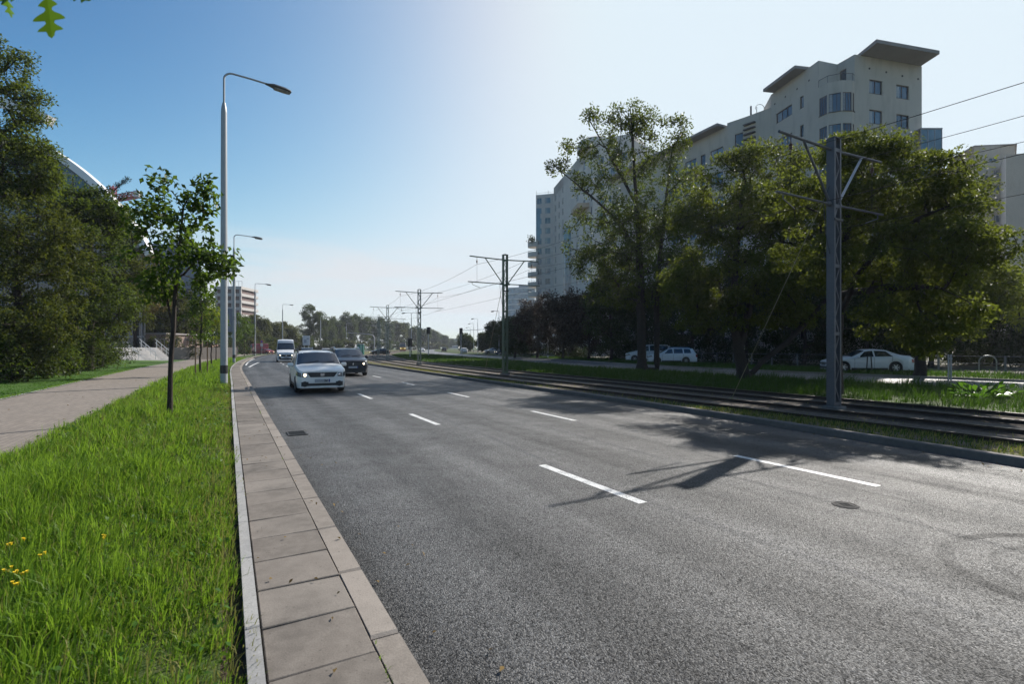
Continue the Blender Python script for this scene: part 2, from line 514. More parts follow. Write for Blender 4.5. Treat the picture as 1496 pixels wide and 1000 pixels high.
strip('shrub_bed', off(xL, -75), off(xL, -12.5), .28, SOIL, -20, 300)

# right kerb
KR = MB()
ys = ylist(-28, 400, .9)
for a, b in zip(ys[:-1], ys[1:]):
    p0, p1 = off(xR, 0)(a), off(xR, .15)(a); q0, q1 = off(xR, 0)(b), off(xR, .15)(b)
    e0, e1 = off(xR, .02)(a), off(xR, .02)(b)
    z = .125
    KR.add([(*p0, -.01), (*p0, z - .02), (*e0, z), (*p1, z), (*p1, 0), (*q0, -.01), (*q0, z - .02), (*e1, z), (*q1, z), (*q1, 0)],
           [(0, 1, 6, 5), (1, 2, 7, 6), (2, 3, 8, 7), (3, 4, 9, 8)])
tag(KR.build('median_kerb', M('median_kerb_stone', (.115, .10, .09), .85, 0, .3, 1.6, .3, 60)), kind='structure')
# tram bed: verge, ballast, rails
strip('track_verge', off(xR, .15), off(xP, -3.0), .085, DRYT, -28, 400)
strip('track_bed', off(xP, -3.0), off(xP, 3.0), .09, BALL, -28, 400, nx=1)
for o_ in (-2.22, -.78, .78, 2.22):
    strip('track_ballast', off(xP, o_ - .3), off(xP, o_ + .3), .095 + .004, BALLD, -28, 300)
strip('median_verge', off(xP, 3.0), off(xS, -.12), .10, TURF, -28, 400, 1.0, nx=3)
strip('far_road_kerb', off(xS, -.12), off(xS, 0), .12, KERB, -28, 300)
wall_strip('far_road_kerb_face', off(xS, -.121), .0, .12, KERB, -28, 300)
KR2 = MB()
for a, b in zip(ylist(-28, 300, 1.0)[:-1], ylist(-28, 300, 1.0)[1:]):
    p0, p1 = off(xS, SW)(a), off(xS, SW + .15)(a); q0, q1 = off(xS, SW)(b), off(xS, SW + .15)(b)
    KR2.add([(*p0, 0), (*p0, .14), (*p1, .14), (*p1, .05), (*q0, 0), (*q0, .14), (*q1, .14), (*q1, .05)], [(0, 1, 5, 4), (1, 2, 6, 5), (2, 3, 7, 6)])
tag(KR2.build('far_side_kerb', KERB), kind='structure')
strip('far_side_verge', off(xS, SW + .15), off(xS, SW + 9), .10, TURF, -28, 400, 1.0)
strip('courtyard', off(xS, SW + 9), off(xS, SW + 120), .06, groundmat('yard_soil', (.07, .065, .05), (.05, .06, .03), (.10, .09, .07)), -28, 300, 2.0)

def rail(o_, label):
    mb = MB(); prof = [(-.07, .09), (-.07, .105), (-.012, .12), (-.012, .145), (-.034, .15), (-.034, .178), (.034, .178), (.034, .15), (.012, .145), (.012, .12), (.07, .105), (.07, .09)]
    ys = ylist(-28, 330, .9)
    pts = []
    for y in ys:
        for d, z in prof:
            q = off(xP, o_ + d)(y); pts.append((q[0], q[1], z))
    n = len(prof); fs = []; mi = []
    for k in range(len(ys) - 1):
        for i in range(n - 1):
            fs.append((k * n + i, k * n + n + i, k * n + n + i + 1, k * n + i + 1)); mi.append(1 if i == 5 else 0)
    for f, m_ in zip(fs, mi): mb.f.append(f); mb.m.append(m_)
    mb.v = pts
    tag(mb.build('tram_rail', [RUST, RAILTOP]), label, 'tram rail', 'tram rails')
rail(-2.22, 'rusty tram rail closest to the kerb of the near road')
rail(-.78, 'rusty tram rail of the near track, on the side of the steel masts')
rail(.78, 'rusty tram rail of the far track, on the side of the steel masts')
rail(2.22, 'rusty tram rail farthest from the near road, beside the shaded median grass')

# lane markings (sheets 4 mm above the asphalt)
def dash(o_, ya, yb, w=.12, z=.004, base=xL, parent=None):
    mb = MB()
    ks = np.linspace(ya, yb, 7)
    for a, b in zip(ks[:-1], ks[1:]):
        p, q = off(base, o_(a) - w / 2)(a), off(base, o_(a) + w / 2)(a)
        r, s = off(base, o_(b) + w / 2)(b), off(base, o_(b) - w / 2)(b)
        mb.quad((*p, z), (*q, z), (*r, z), (*s, z))
    return mb.build('lane_marking', WHITE_LINE, parent)
o1 = lambda y: 3.02 + .018 * min(max(y - 5.4, 0), 25)
o2 = lambda y: 5.93 + .028 * min(max(y - 6, 0), 25)
for k in range(18):
    dash(o1, 3.95 + 5.45 * k, 3.95 + 5.45 * k + 1.75, parent=road)
    dash(o2, 3.2 + 5.4 * k, 3.2 + 5.4 * k + 1.72, parent=road)
for k in range(26): dash(lambda y: 3.7, -6 + 6 * k, -4 + 6 * k, base=xS, z=.024, parent=road2)
dash(lambda y: .25, 47, 75, .14, parent=road)
dash(lambda y: .5 + (y - 42) * .06, 42.5, 56, .16, parent=road)

# tyre sweep marks, manhole and gully
tm = MB()
c0 = Vector((4.35, 3.62))
for rr, w, a0_, n_ in ((1.0, .12, 75, 30), (.70, .09, 70, 30)):
    for i in range(n_):
        a, b = R(a0_ + i * 5.2), R(a0_ + (i + 1) * 5.2)
        tm.quad(*[(c0.x + r_ * math.cos(t_), c0.y + r_ * .82 * math.sin(t_), .003) for r_, t_ in ((rr, a), (rr + w, a), (rr + w, b), (rr, b))])
tmm = NT('tyre_rubber_film'); tmm.color((.006, .006, .006)); tmm.set(Roughness=.95, Specular_IOR_Level=.05)
tr_ = tmm.n.new('ShaderNodeBsdfTransparent'); mxs = tmm.n.new('ShaderNodeMixShader')
tmm.l.new(tmm.ramp(tmm.math('ADD', tmm.math('MULTIPLY', tmm.noise(1.2, 3), .6), tmm.math('MULTIPLY', tmm.noise(60, 3), .4)), [(.40, 0.0), (.70, .40)]), mxs.inputs[0])
tmm.l.new(tr_.outputs[0], mxs.inputs[1]); tmm.l.new(tmm.b.outputs[0], mxs.inputs[2]); tmm.l.new(mxs.outputs[0], tmm.out.inputs['Surface'])
tm.build('tyre_mark', tmm.m, road)
def G(px, py, z=0):
    d = F * (CH - z) / (py - HY); return Vector((X(px, d), d, z))
p = G(1235, 739)
mh = MB(); mh.lathe([(0, .008), (.085, .008), (.088, .004), (.096, .004), (.099, .008), (.115, .008), (.125, .002)], 28, 'Z', (p.x, p.y, 0))
for i in range(-3, 4):
    for j in range(-3, 4):
        if i * i + j * j < 9: mh.box((p.x + i * .021, p.y + j * .021, .009), (.012, .012, .004))
tag(mh.build('manhole_cover', M('cast_iron', (.06, .057, .053), .85, 0, .3, 12, .2, 60, .2)), 'small round iron cover set in the asphalt of the nearest lane', 'manhole cover')
p = G(436, 634)
h = -heading(xL, p.y)
dr = MB(); Mr = Matrix.Rotation(h, 3, 'Z')
def rb(c, s): dr.box(Vector((p.x - .03, p.y, 0)) + Mr @ (Vector(c) * .78), (s[0] * .78, s[1] * .78, s[2]), 0, Mr)
for c, s in (((-.2, 0, .006), (.04, .62, .02)), ((.2, 0, .006), (.04, .62, .02)), ((0, .3, .006), (.36, .04, .02)), ((0, -.3, .006), (.36, .04, .02))): rb(c, s)
for k in range(9): rb((0, -.24 + k * .06, .005), (.36, .022, .016))
rb((0, 0, .001), (.36, .56, .004))
tag(dr.build('drain_grate', M('grate_iron', (.035, .033, .031), .6, .4, .2, 12)), 'dark slotted iron gully grate beside the left kerb', 'drain grate')

# ------------------------------------------------------------------ grass
def grass(name, n, ga, gb, y0, y1, h, w, mat, z=.08, ypow=1.0, hfun=None, patch=.35, kind='stuff', dens=None, zfun=None, tuft=0, spread=.04):
    m_ = n if not tuft else max(1, n // tuft)
    u = rng.random(m_); y = y0 + (y1 - y0) * u ** ypow
    t = rng.random(m_)
    tab = np.linspace(y0, y1, 160)
    A = np.array([ga(v) for v in tab]); B = np.array([gb(v) for v in tab])
    ax, ay = np.interp(y, tab, A[:, 0]), np.interp(y, tab, A[:, 1])
    bx, by = np.interp(y, tab, B[:, 0]), np.interp(y, tab, B[:, 1])
    x = ax + (bx - ax) * t; yy = ay + (by - ay) * t
    if tuft:
        hs_ = np.repeat(rng.gamma(5, .2, m_), tuft); x, yy, t = np.repeat(x, tuft), np.repeat(yy, tuft), np.repeat(t, tuft); n = len(x)
        ox, oy = rng.normal(0, spread, n), rng.normal(0, spread, n); x = x + ox; yy = yy + oy
    if dens is not None:
        k = rng.random(n) < dens(x, yy, t); x, yy, t = x[k], yy[k], t[k]; n = len(x)
    # height patches
    pt = (np.sin(x * 2.1 + 1.3 * np.sin(yy * 1.1)) + np.sin(yy * 1.7 + 2.0 * np.sin(x * .9 + 2)) + np.sin((x + yy) * 4.3 + np.sin(yy * 3))) / 3
    H = h * (1 + patch * pt) * rng.uniform(.45, 1.15, n)
    if tuft: H = H * np.clip(hs_, .35, 1.9)
    if hfun is not None: H = H * hfun(x, yy, t)
    W = w * rng.uniform(.6, 1.3, n)
    az = rng.uniform(0, 2 * math.pi, n)
    if tuft: az = np.arctan2(oy, ox) + rng.normal(0, .7, n)
    lean = rng.uniform(.1, .95, n) ** 1.3 * H
    # combed by the wind
    lx = np.cos(az) * lean + .15 * H; ly = np.sin(az) * lean - .05 * H
    fa = az + math.pi / 2 + rng.normal(0, .5, n)
    wx, wy = np.cos(fa) * W / 2, np.sin(fa) * W / 2
    z0 = (np.full(n, z) if zfun is None else zfun(x, yy, t)) - .02
    V = np.zeros((n, 5, 3))
    V[:, 0] = np.stack([x - wx, yy - wy, z0], 1); V[:, 1] = np.stack([x + wx, yy + wy, z0], 1)
    mx, my, mz = x + lx * .35, yy + ly * .35, z0 + H * .62
    V[:, 2] = np.stack([mx + wx * .8, my + wy * .8, mz], 1); V[:, 3] = np.stack([mx - wx * .8, my - wy * .8, mz], 1)
    V[:, 4] = np.stack([x + lx, yy + ly, z0 + H * (1 - .28 * (lean / H) ** 2)], 1)
    b = np.arange(n)[:, None] * 5
    me = npmesh(name, V.reshape(-1, 3), b + np.array([[0, 1, 2, 3]]), mat, b + np.array([[3, 2, 4]]))
    return tag(link(name, me), kind=kind)
GRASS = leafmat('grass_blades', (.027, .074, .006), (.145, .235, .026), (.28, .46, .035), .45, .42, 1.1)
GRASSY = leafmat('grass_dry_blades', (.09, .11, .022), (.30, .28, .10), (.26, .26, .05), .4, .5, 1.1)
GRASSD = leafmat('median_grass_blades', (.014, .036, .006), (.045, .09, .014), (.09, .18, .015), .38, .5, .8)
vz = lambda x, y, t: .075 + .05 * np.sin(t * math.pi)
edge = lambda x, y, t: np.clip(.42 + (1 - t) * 1.7, .42, 1.0) * np.clip(.75 + .5 * np.exp(-y / 5), .7, 1.25)
verge = lambda a, b: (off(xL, a), off(xL, b))
gA, gB = verge(-3.55, -.80)
grass('grass_tufts', 70000, gA, gB, .4, 7.5, .185, .0072, GRASS, ypow=.85, patch=.45, hfun=edge, zfun=vz, tuft=26, spread=.045)
grass('grass_tufts', 26000, gA, gB, .4, 8, .12, .0075, GRASS, ypow=.9, hfun=edge, zfun=vz)
grass('grass_tufts', 46000, gA, gB, 7, 20, .20, .012, GRASS, ypow=1.3, hfun=edge, zfun=vz, tuft=22, spread=.06)
grass('grass_tufts', 16000, gA, gB, 7, 20, .13, .012, GRASS, ypow=1.3, hfun=edge, zfun=vz)
grass('grass_tufts', 34000, gA, gB, 19, 75, .22, .022, GRASS, ypow=1.5, hfun=edge, zfun=vz, tuft=14, spread=.1)
# straw-coloured blades mixed in near the edges
grass('dry_grass_tufts', 6500, off(xL, -1.35), off(xL, -.76), .4, 30, .13, .006, GRASSY, ypow=1.7)
grass('dry_grass_tufts', 9000, gA, gB, 1, 20, .23, .006, GRASSY, ypow=1.2, zfun=vz)
grass('path_edge_grass', 4000, off(xL, -6.95), off(xL, -6.75), 8, 40, .1, .012, GRASS, ypow=1.2)
grass('lawn_blades', 42000, off(xL, -11), off(xL, -6.86), 11, 48, .06, .018, leafmat('lawn_blade', (.035, .10, .01), (.07, .16, .02), (.10, .22, .015), .4, .5, .8), ypow=1.3,
      zfun=lambda x, y, t: .09 + .28 * np.maximum(0, .75 - t * .73 - .27))
trk = lambda x, y, t: np.clip(.35 + .6 * np.sin(x * 1.3 + y * .8) * np.sin(y * .37 + 1), .06, 1)
grass('track_weeds', 30000, off(xR, .14), off(xP, -2.35), 4, 75, .12, .013, GRASSY, ypow=1.5, dens=trk)
grass('track_weeds', 14000, off(xR, .14), off(xP, -2.35), 4, 30, .13, .011, GRASSD, ypow=1.2, dens=trk)
grass('track_weeds', 9000, off(xP, -2.1), off(xP, 2.2), 4, 45, .10, .012, GRASSY, ypow=1.2, dens=lambda x, y, t: trk(x, y, t) * .6)
grass('median_grass', 40000, off(xP, 2.75), off(xS, -.15), 9, 30, .25, .017, GRASSD, ypow=1.0, tuft=16, spread=.1)
grass('median_grass', 34000, off(xP, 2.75), off(xS, -.15), 30, 110, .27, .034, GRASSD, ypow=1.4)
grass('far_verge_grass', 26000, off(xS, SW + .2), off(xS, SW + 7), 12, 75, .3, .035, GRASSD, ypow=1.0)

# tufts in the joints of the pavement and fallen leaves
jt = lambda x, y, t: (np.sin(x * 7.1 + y * 3.3) * np.sin(y * 1.9) > .55) * .9
grass('joint_weeds', 1500, off(xL, -.75), off(xL, -.655), .8, 24, .09, .006, GRASSY, dens=jt, ypow=1.4, z=.10)
grass('joint_weeds', 900, off(xL, -.17), off(xL, -.14), 1.5, 24, .05, .006, GRASS, dens=jt, ypow=1.4, z=.10)
grass('joint_weeds', 700, off(xR, -.05), off(xR, .01), 5, 40, .07, .012, GRASSY, dens=jt, z=.0)
# a few broad-leaved herbs between the grass
def litter(name, n, ga, gb, y0, y1, size, mat, z, ypow=1.3, tilt=.35):
    y = y0 + (y1 - y0) * rng.random(n) ** ypow; t = rng.random(n)
    A = np.array([ga(v) for v in y]); B = np.array([gb(v) for v in y]); P0 = A + (B - A) * t[:, None]
    az = rng.uniform(0, 6.28, n); C = np.stack([P0[:, 0], P0[:, 1], np.full(n, z) + rng.uniform(0, .012, n)], 1)
    D = np.stack([np.cos(az), np.sin(az), rng.normal(0, tilt, n)], 1); D /= np.linalg.norm(D, axis=1, keepdims=True)
    N = np.stack([rng.normal(0, tilt, n), rng.normal(0, tilt, n), np.ones(n)], 1)
    V, Q = leaf_quads(C, D, N, size * rng.uniform(.6, 1.3, n), size * .6 * rng.uniform(.6, 1.3, n))
    return tag(link(name, npmesh(name, V, Q, mat)), kind='stuff')
# ------------------------------------------------------------------ trees
def leaf_quads(C, D, N, L, W):
    n = len(C)
    S = np.cross(D, N); S /= np.linalg.norm(S, axis=1, keepdims=True) + 1e-9
    Nn = np.cross(S, D)
    L = L[:, None]; W = W[:, None]
    V = np.zeros((n, 4, 3))
    V[:, 0] = C - D * L * .5
    V[:, 1] = C - S * W * .5 + Nn * W * .18 + D * L * .05
    V[:, 2] = C + D * L * .5 - Nn * L * .12
    V[:, 3] = C + S * W * .5 + Nn * W * .18 + D * L * .05
    return V.reshape(-1, 3), np.arange(n * 4).reshape(-1, 4)
def unit(a): return a / (np.linalg.norm(a, axis=-1, keepdims=True) + 1e-9)

def crown_clumps(blobs, r, g):
    """clump centres, denser towards the surface of each ellipsoid"""
    out = []
    for b in blobs:
        c, rad, n = np.array(b[0], float), np.array(b[1], float), b[2]
        k = 0; tries = 0
        while k < n and tries < n * 12:
            tries += 1
            d = unit(g.normal(size=3))
            q = c + d * rad * (g.random() ** .42) * g.uniform(.86, 1.1)
            if out and min(np.sum((np.array(out) - q) ** 2, 1)) < (r * .62) ** 2: continue
            out.append(q); k += 1
    return np.array(out)

def make_tree(name, label, cat, base, stems, blobs, cr=.6, npl=90, leaf=(.17, .085), mat=None, bark=None, trunk_r=.2,
              group=None, seed=1, droop=.25, twig=.012, flat=.8, stemlim=True, extra=None, sides=7):
    """stems: list of polylines (absolute points); blobs: (centre, radii, number of leaf clumps) in absolute coordinates"""
    g = np.random.default_rng(seed)
    base = np.array(base, float)
    root = empty(name, tuple(base), 0, label, cat, group)
    nodes = []; par = []; isstem = []
    for s in stems:
        s = [np.array(p, float) for p in s]
        prev = -1
        if nodes:
            dd = [np.sum((nodes[i] - s[0]) ** 2) for i in range(len(nodes))]
            prev = int(np.argmin(dd)) if min(dd) < 1.5 else -1
        for k in range(len(s) - 1):
            m = max(2, int(np.linalg.norm(s[k + 1] - s[k]) / .45))
            for j in range(m if k < len(s) - 2 else m + 1):
                q = s[k] + (s[k + 1] - s[k]) * j / m
                if 0 < j: q = q + g.normal(0, .018, 3)
                nodes.append(q); par.append(prev); isstem.append(True); prev = len(nodes) - 1
    C = crown_clumps(blobs, cr, g)
    if extra is not None: C = np.vstack([C, np.array(extra, float)])
    S0 = np.array(nodes)
    order = np.argsort([np.min(np.sum((S0 - c) ** 2, 1)) for c in C])
    tips = []
    zmin = min(c[2] for c in C)
    for i in order:
        c = C[i]; A = np.array(nodes)
        v = c - A; d = np.linalg.norm(v, axis=1)
        up = v[:, 2] / (d + 1e-6)
        low = (A[:, 2] < zmin - .2) & np.array(isstem)
        cost = d * (1 + .55 * np.clip(-up + .15, 0, 1)) + low * .6
        j = int(np.argmin(cost)); p0 = nodes[j]; L = d[j]
        m = max(2, int(L / .5)); prev = j
        mid = (p0 + c) / 2 + np.array([0, 0, -.10 * L]) * g.uniform(-.3, 1) + g.normal(0, .05 * L, 3)
        for k in range(1, m + 1):
            t = k / m
            q = (1 - t) ** 2 * p0 + 2 * t * (1 - t) * mid + t * t * c
            nodes.append(q); par.append(prev); isstem.append(False); prev = len(nodes) - 1
        tips.append(prev)
    nn = len(nodes); wgt = np.zeros(nn)
    for t in tips: wgt[t] += 1
    kidn = np.zeros(nn)
    for i in range(nn - 1, -1, -1):
        if par[i] >= 0: wgt[par[i]] += wgt[i]; kidn[par[i]] += 1
    wmax = wgt.max()
    rad = np.maximum(twig, trunk_r * (np.maximum(wgt, .5) / wmax) ** .52)
    # chains
    first = {}
    for i in range(nn):
        if par[i] >= 0:
            p_ = par[i]
            if p_ not in first or wgt[i] > wgt[first[p_]]: first[p_] = i
    mb = MB()
    for i in range(nn):
        st = par[i] < 0 or first.get(par[i]) != i
        if not st: continue
        ch = [i]
        while ch[-1] in first: ch.append(first[ch[-1]])
        pts = [nodes[k] for k in ch]; rr = [rad[k] for k in ch]
        if par[i] >= 0:
            pts = [nodes[par[i]]] + pts; rr = [min(rad[par[i]], rr[0] * 1.15)] + rr
        else:
            rr[0] *= 1.35                                              # root flare
            if len(rr) > 2: rr[1] *= 1.08
        if len(pts) < 2: continue
        big = max(rr)
        step = 1 if big > .03 else 2
        idx = list(range(0, len(pts), step))
        if idx[-1] != len(pts) - 1: idx.append(len(pts) - 1)
        mb.tube([Vector(pts[k]) - Vector(base) for k in idx], [rr[k] for k in idx], 9 if big > .12 else (6 if big > .04 else 3), cap=False)
    mb.build('trunk', bark or BARK, root, 60)
    # leaves
    nc = len(C)
    cnt = (npl * g.uniform(.55, 1.3, nc)).astype(int)
    idx = np.repeat(np.arange(nc), cnt); n = len(idx)
    r_ = cr * g.uniform(.7, 1.25, nc)
    d = unit(g.normal(size=(n, 3)))
    rr = g.random(n) ** .5
    pos = C[idx] + d * (rr * r_[idx])[:, None] * np.array([1, 1, flat])
    cc = C.mean(0)
    D = unit(d * .6 + unit(C[idx] - cc) * .4 + g.normal(0, .55, (n, 3)) + np.array([0, 0, -droop]))
    N = unit(g.normal(0, .6, (n, 3)) + np.array([0, 0, .9]) + d * .3)
    Ls = leaf[0] * g.uniform(.65, 1.25, n); Ws = leaf[1] * g.uniform(.7, 1.25, n)
    V, Q = leaf_quads(pos, D, N, Ls, Ws)
    link('crown', npmesh('crown', V - base, Q, mat), root)
    return root

LF = {
 'dark': leafmat('leaf_dark', (.010, .024, .005), (.034, .056, .010), (.17, .24, .02), .36, .55, .5),
 'olive': leafmat('leaf_olive', (.010, .022, .004), (.044, .062, .010), (.24, .29, .03), .38, .6, .45),
 'maple': leafmat('leaf_maple', (.010, .024, .005), (.036, .056, .010), (.2, .26, .02), .36, .5, .5),
 'oliveleft': leafmat('leaf_olive_left', (.010, .024, .004), (.052, .066, .010), (.17, .20, .02), .32, .55, .5),
 'young': leafmat('leaf_young', (.011, .030, .006), (.038, .068, .013), (.16, .26, .02), .38, .42, 1.0),
 'yellow': leafmat('leaf_yellowgreen', (.04, .07, .008), (.12, .15, .018), (.36, .42, .03), .45, .5, .5),
 'brown': leafmat('leaf_brownish', (.05, .045, .012), (.12, .095, .025), (.2, .15, .03), .32, .5, .6),
 'plum': leafmat('leaf_purple', (.013, .012, .008), (.036, .026, .015), (.07, .04, .02), .25, .45, .6),
 'conifer': leafmat('leaf_conifer', (.012, .026, .010), (.03, .05, .016), (.05, .07, .015), .15, .5, .8),
 'distant': leafmat('leaf_distant', (.014, .028, .008), (.045, .07, .016), (.12, .16, .02), .28, .6, .12),
 'distant2': leafmat('leaf_distant_warm', (.032, .044, .010), (.08, .09, .02), (.13, .14, .02), .28, .6, .12),
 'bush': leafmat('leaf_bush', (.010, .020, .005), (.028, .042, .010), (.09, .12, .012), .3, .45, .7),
}
# --- right: tall open tree with two trunks (over the median)
d0 = 35.0
b0 = (X(938, d0), d0, .08); b1 = (X(960, d0 + .4), d0 + .4, .08)
z = lambda py, d=d0: Zr(py, d)
x = lambda px, d=d0: X(px, d)
make_tree('ash_tree', 'tall thin-topped tree with two dark trunks in front of the parked white cars', 'tree', b0,
   [[b0, (x(937), d0, z(470)), (x(934), d0 - .1, z(380)), (x(930), d0, z(300)), (x(925), d0 + .1, z(215)), (x(921), d0, z(155))],
    [b1, (x(962), d0 + .5, z(450)), (x(968), d0 + .6, z(370)), (x(975), d0 + .5, z(300)), (x(985), d0 + .5, z(215)), (x(1000), d0 + .4, z(190))],
    [(x(934), d0 - .1, z(380)), (x(905), d0 - .6, z(330)), (x(868), d0 - 1, z(300)), (x(812), d0 - 1.2, z(255))],
    [(x(930), d0, z(300)), (x(895), d0 + .6, z(225)), (x(862), d0 + .8, z(165))]],
   [((x(930), d0, z(385)), (3.7, 3.2, 2.2), 95), ((x(880), d0 - .5, z(375)), (2.4, 2.4, 1.7), 46), ((x(985), d0, z(425)), (2.4, 2.4, 1.6), 44), ((x(900), d0, z(430)), (2.4, 2.2, 1.2), 30), ((x(945), d0 - .5, z(310)), (2.4, 2.2, 1.4), 24), ((x(905), d0 - .4, z(325)), (3.6, 3.0, 1.7), 66), ((x(975), d0, z(350)), (3.1, 2.8, 2.2), 64),
    ((x(858), d0 - .8, z(272)), (1.6, 1.6, .9), 16), ((x(815), d0 - 1, z(252)), (.9, .9, .5), 7), ((x(935), d0, z(255)), (2.6, 2.2, 1.7), 30), ((x(890), d0, z(228)), (1.9, 1.4, 1.0), 20), ((x(842), d0, z(212)), (1.2, 1, .5), 9),
    ((x(902), d0, z(185)), (1.7, 1.4, 1.2), 22), ((x(942), d0, z(175)), (1.3, 1.2, 1.7), 26), ((x(868), d0 + .5, z(165)), (.6, .6, .5), 6), ((x(985), d0, z(205)), (1.1, 1.1, 2.1), 20), ((x(990), d0, z(265)), (1.9, 1.6, 1.3), 20)],
   .58, 66, (.2, .105), LF['maple'], BARKD, .36, seed=11, twig=.022, flat=1.0)
# --- right: big spreading multi-stem tree
d0 = 24.6
b0 = (X(1088, d0), d0, .08)
make_tree('spreading_maple_tree', 'broad yellow-topped tree with a leaning forked trunk on the median behind the nearest tram mast', 'tree', b0,
   [[b0, (x(1080, d0), d0, z(515, d0)), (x(1072, d0), d0 + .1, z(470, d0)), (x(1078, d0), d0 + .2, z(380, d0)), (x(1085, d0), d0 + .2, z(290, d0))],
    [b0, (x(1112, d0), d0 - .1, z(528, d0)), (x(1150, d0), d0 - .2, z(498, d0)), (x(1200, d0), d0 - .4, z(440, d0)), (x(1250, d0), d0 - .4, z(370, d0)), (x(1275, d0), d0 - .3, z(290, d0))],
    [(x(1080, d0), d0, z(515, d0)), (x(1105, d0), d0 + .6, z(440, d0)), (x(1150, d0), d0 + 1.0, z(360, d0)), (x(1190, d0), d0 + 1.2, z(270, d0))]],
   [((x(1085, d0), d0 + .3, z(310, d0)), (2.6, 2.6, 2.6), 80), ((x(1050, d0), d0, z(400, d0)), (2.7, 2.6, 1.9), 56), ((x(1150, d0), d0 + .5, z(300, d0)), (2.4, 2.6, 2.3), 70),
    ((x(1215, d0), d0 + .2, z(300, d0)), (2.5, 2.4, 2.3), 56), ((x(1170, d0), d0, z(410, d0)), (2.8, 2.6, 1.9), 56),
    ((x(1095, d0), d0, z(232, d0)), (1.4, 1.3, .8), 16), ((x(1160, d0), d0, z(235, d0)), (1.1, 1.1, .6), 10), ((x(1015, d0), d0, z(330, d0)), (1.2, 1.4, 1.3), 20), ((x(1010, d0), d0, z(420, d0)), (1.5, 1.6, 1.6), 24), ((x(1035, d0), d0, z(462, d0)), (1.5, 1.5, .9), 20), ((x(1150, d0), d0 + .6, z(458, d0)), (1.6, 1.5, .9), 20)],
   .62, 150, (.16, .085), LF['olive'], BARKD, .30, seed=12, flat=.62)
dn = 17.2
bn = (X(1220, dn), dn, .08)
q = lambda px, py, d: (X(px, d), d, Zr(py, d))
make_tree('overhanging_maple_tree', 'yellow-rimmed tree whose trunk hides behind the nearest tram mast', 'tree', bn,
   [[bn, q(1221, 520, dn), q(1224, 440, dn), q(1232, 380, 17.0), q(1240, 300, 16.8), q(1250, 240, 16.6)],
    [q(1222, 480, dn), q(1250, 405, 16.4), q(1285, 360, 15.8), q(1340, 320, 15.2), q(1385, 300, 14.8)],
    [q(1224, 440, dn), q(1205, 370, 17.4), q(1190, 290, 17.6)],
    [q(1232, 430, 17), q(1290, 420, 15.6), q(1350, 420, 14.6), q(1395, 425, 14)]],
   [((q(1210, 285, 17.3)), (1.8, 2.0, 1.6), 56), ((q(1280, 270, 16.6)), (1.9, 2, 1.6), 62), ((q(1345, 285, 15.4)), (1.5, 1.8, 1.3), 46), ((q(1235, 365, 16.8)), (2.1, 2, 1.3), 50),
    ((q(1325, 385, 15.4)), (2.0, 2, 1.3), 56), ((q(1390, 370, 14.4)), (1.1, 1.6, 1.3), 44), ((q(1385, 460, 14.8)), (.9, 1.2, .65), 22), ((q(1310, 460, 15.6)), (1.5, 1.4, .75), 30),
    ((q(1262, 218, 16.4)), (.8, .9, .45), 12), ((q(1300, 222, 16)), (.6, .7, .35), 8), ((q(1385, 280, 14.6)), (.75, 1, .6), 16), ((q(1425, 350, 14.6)), (.4, .8, .5), 10), ((q(1225, 215, 17)), (.5, .6, .35), 6), ((q(1350, 500, 15)), (.5, .6, .35), 8)],
   .46, 150, (.115, .062), LF['olive'], BARKD, .19, seed=17, flat=.62)
d1 = 23.0
b1 = (X(1352, 27), 27.4, .08)
make_tree('round_crowned_tree', 'dense round-crowned tree on the right edge with foliage hanging near the ground', 'tree', b1,
   [[b1, (X(1356, 27), 27.3, z(450, 27)), (X(1364, 27), 27, z(380, 27)), (X(1370, 27), 26.6, z(290, 27))]],
   [((X(1355, 27), 26.5, z(335, 27)), (2.6, 2.6, 2.7), 76), ((X(1365, 27), 26, z(440, 27)), (2.5, 2.0, 1.8), 40), ((X(1395, 27), 26.5, z(415, 27)), (2.1, 2.4, 2.2), 54), ((X(1385, 27), 26.5, z(295, 27)), (1.5, 1.8, 1.1), 24),
    ((X(1450, 27), 26.6, z(430, 27)), (1.2, 1.6, 1.3), 28), ((X(1400, 27), 26.6, z(470, 27)), (1.3, 1.5, .8), 20)],
   .64, 135, (.16, .085), LF['olive'], BARKD, .24, seed=13, flat=.62)
b2 = (X(1530, 31), 31, .08)
make_tree('leafy_street_tree', 'yellow-green tree cut off by the right edge, in front of the pale tower block', 'tree', b2,
   [[b2, (X(1525, 31), 31, z(420, 31)), (X(1515, 31), 31, z(370, 31))]],
   [((X(1518, 31), 31, z(428, 31)), (1.9, 2.0, 1.8), 50), ((X(1490, 31), 30.5, z(455, 31)), (1.1, 1.4, 1.0), 22)],
   .55, 80, (.16, .08), LF['yellow'], BARKD, .2, seed=14)
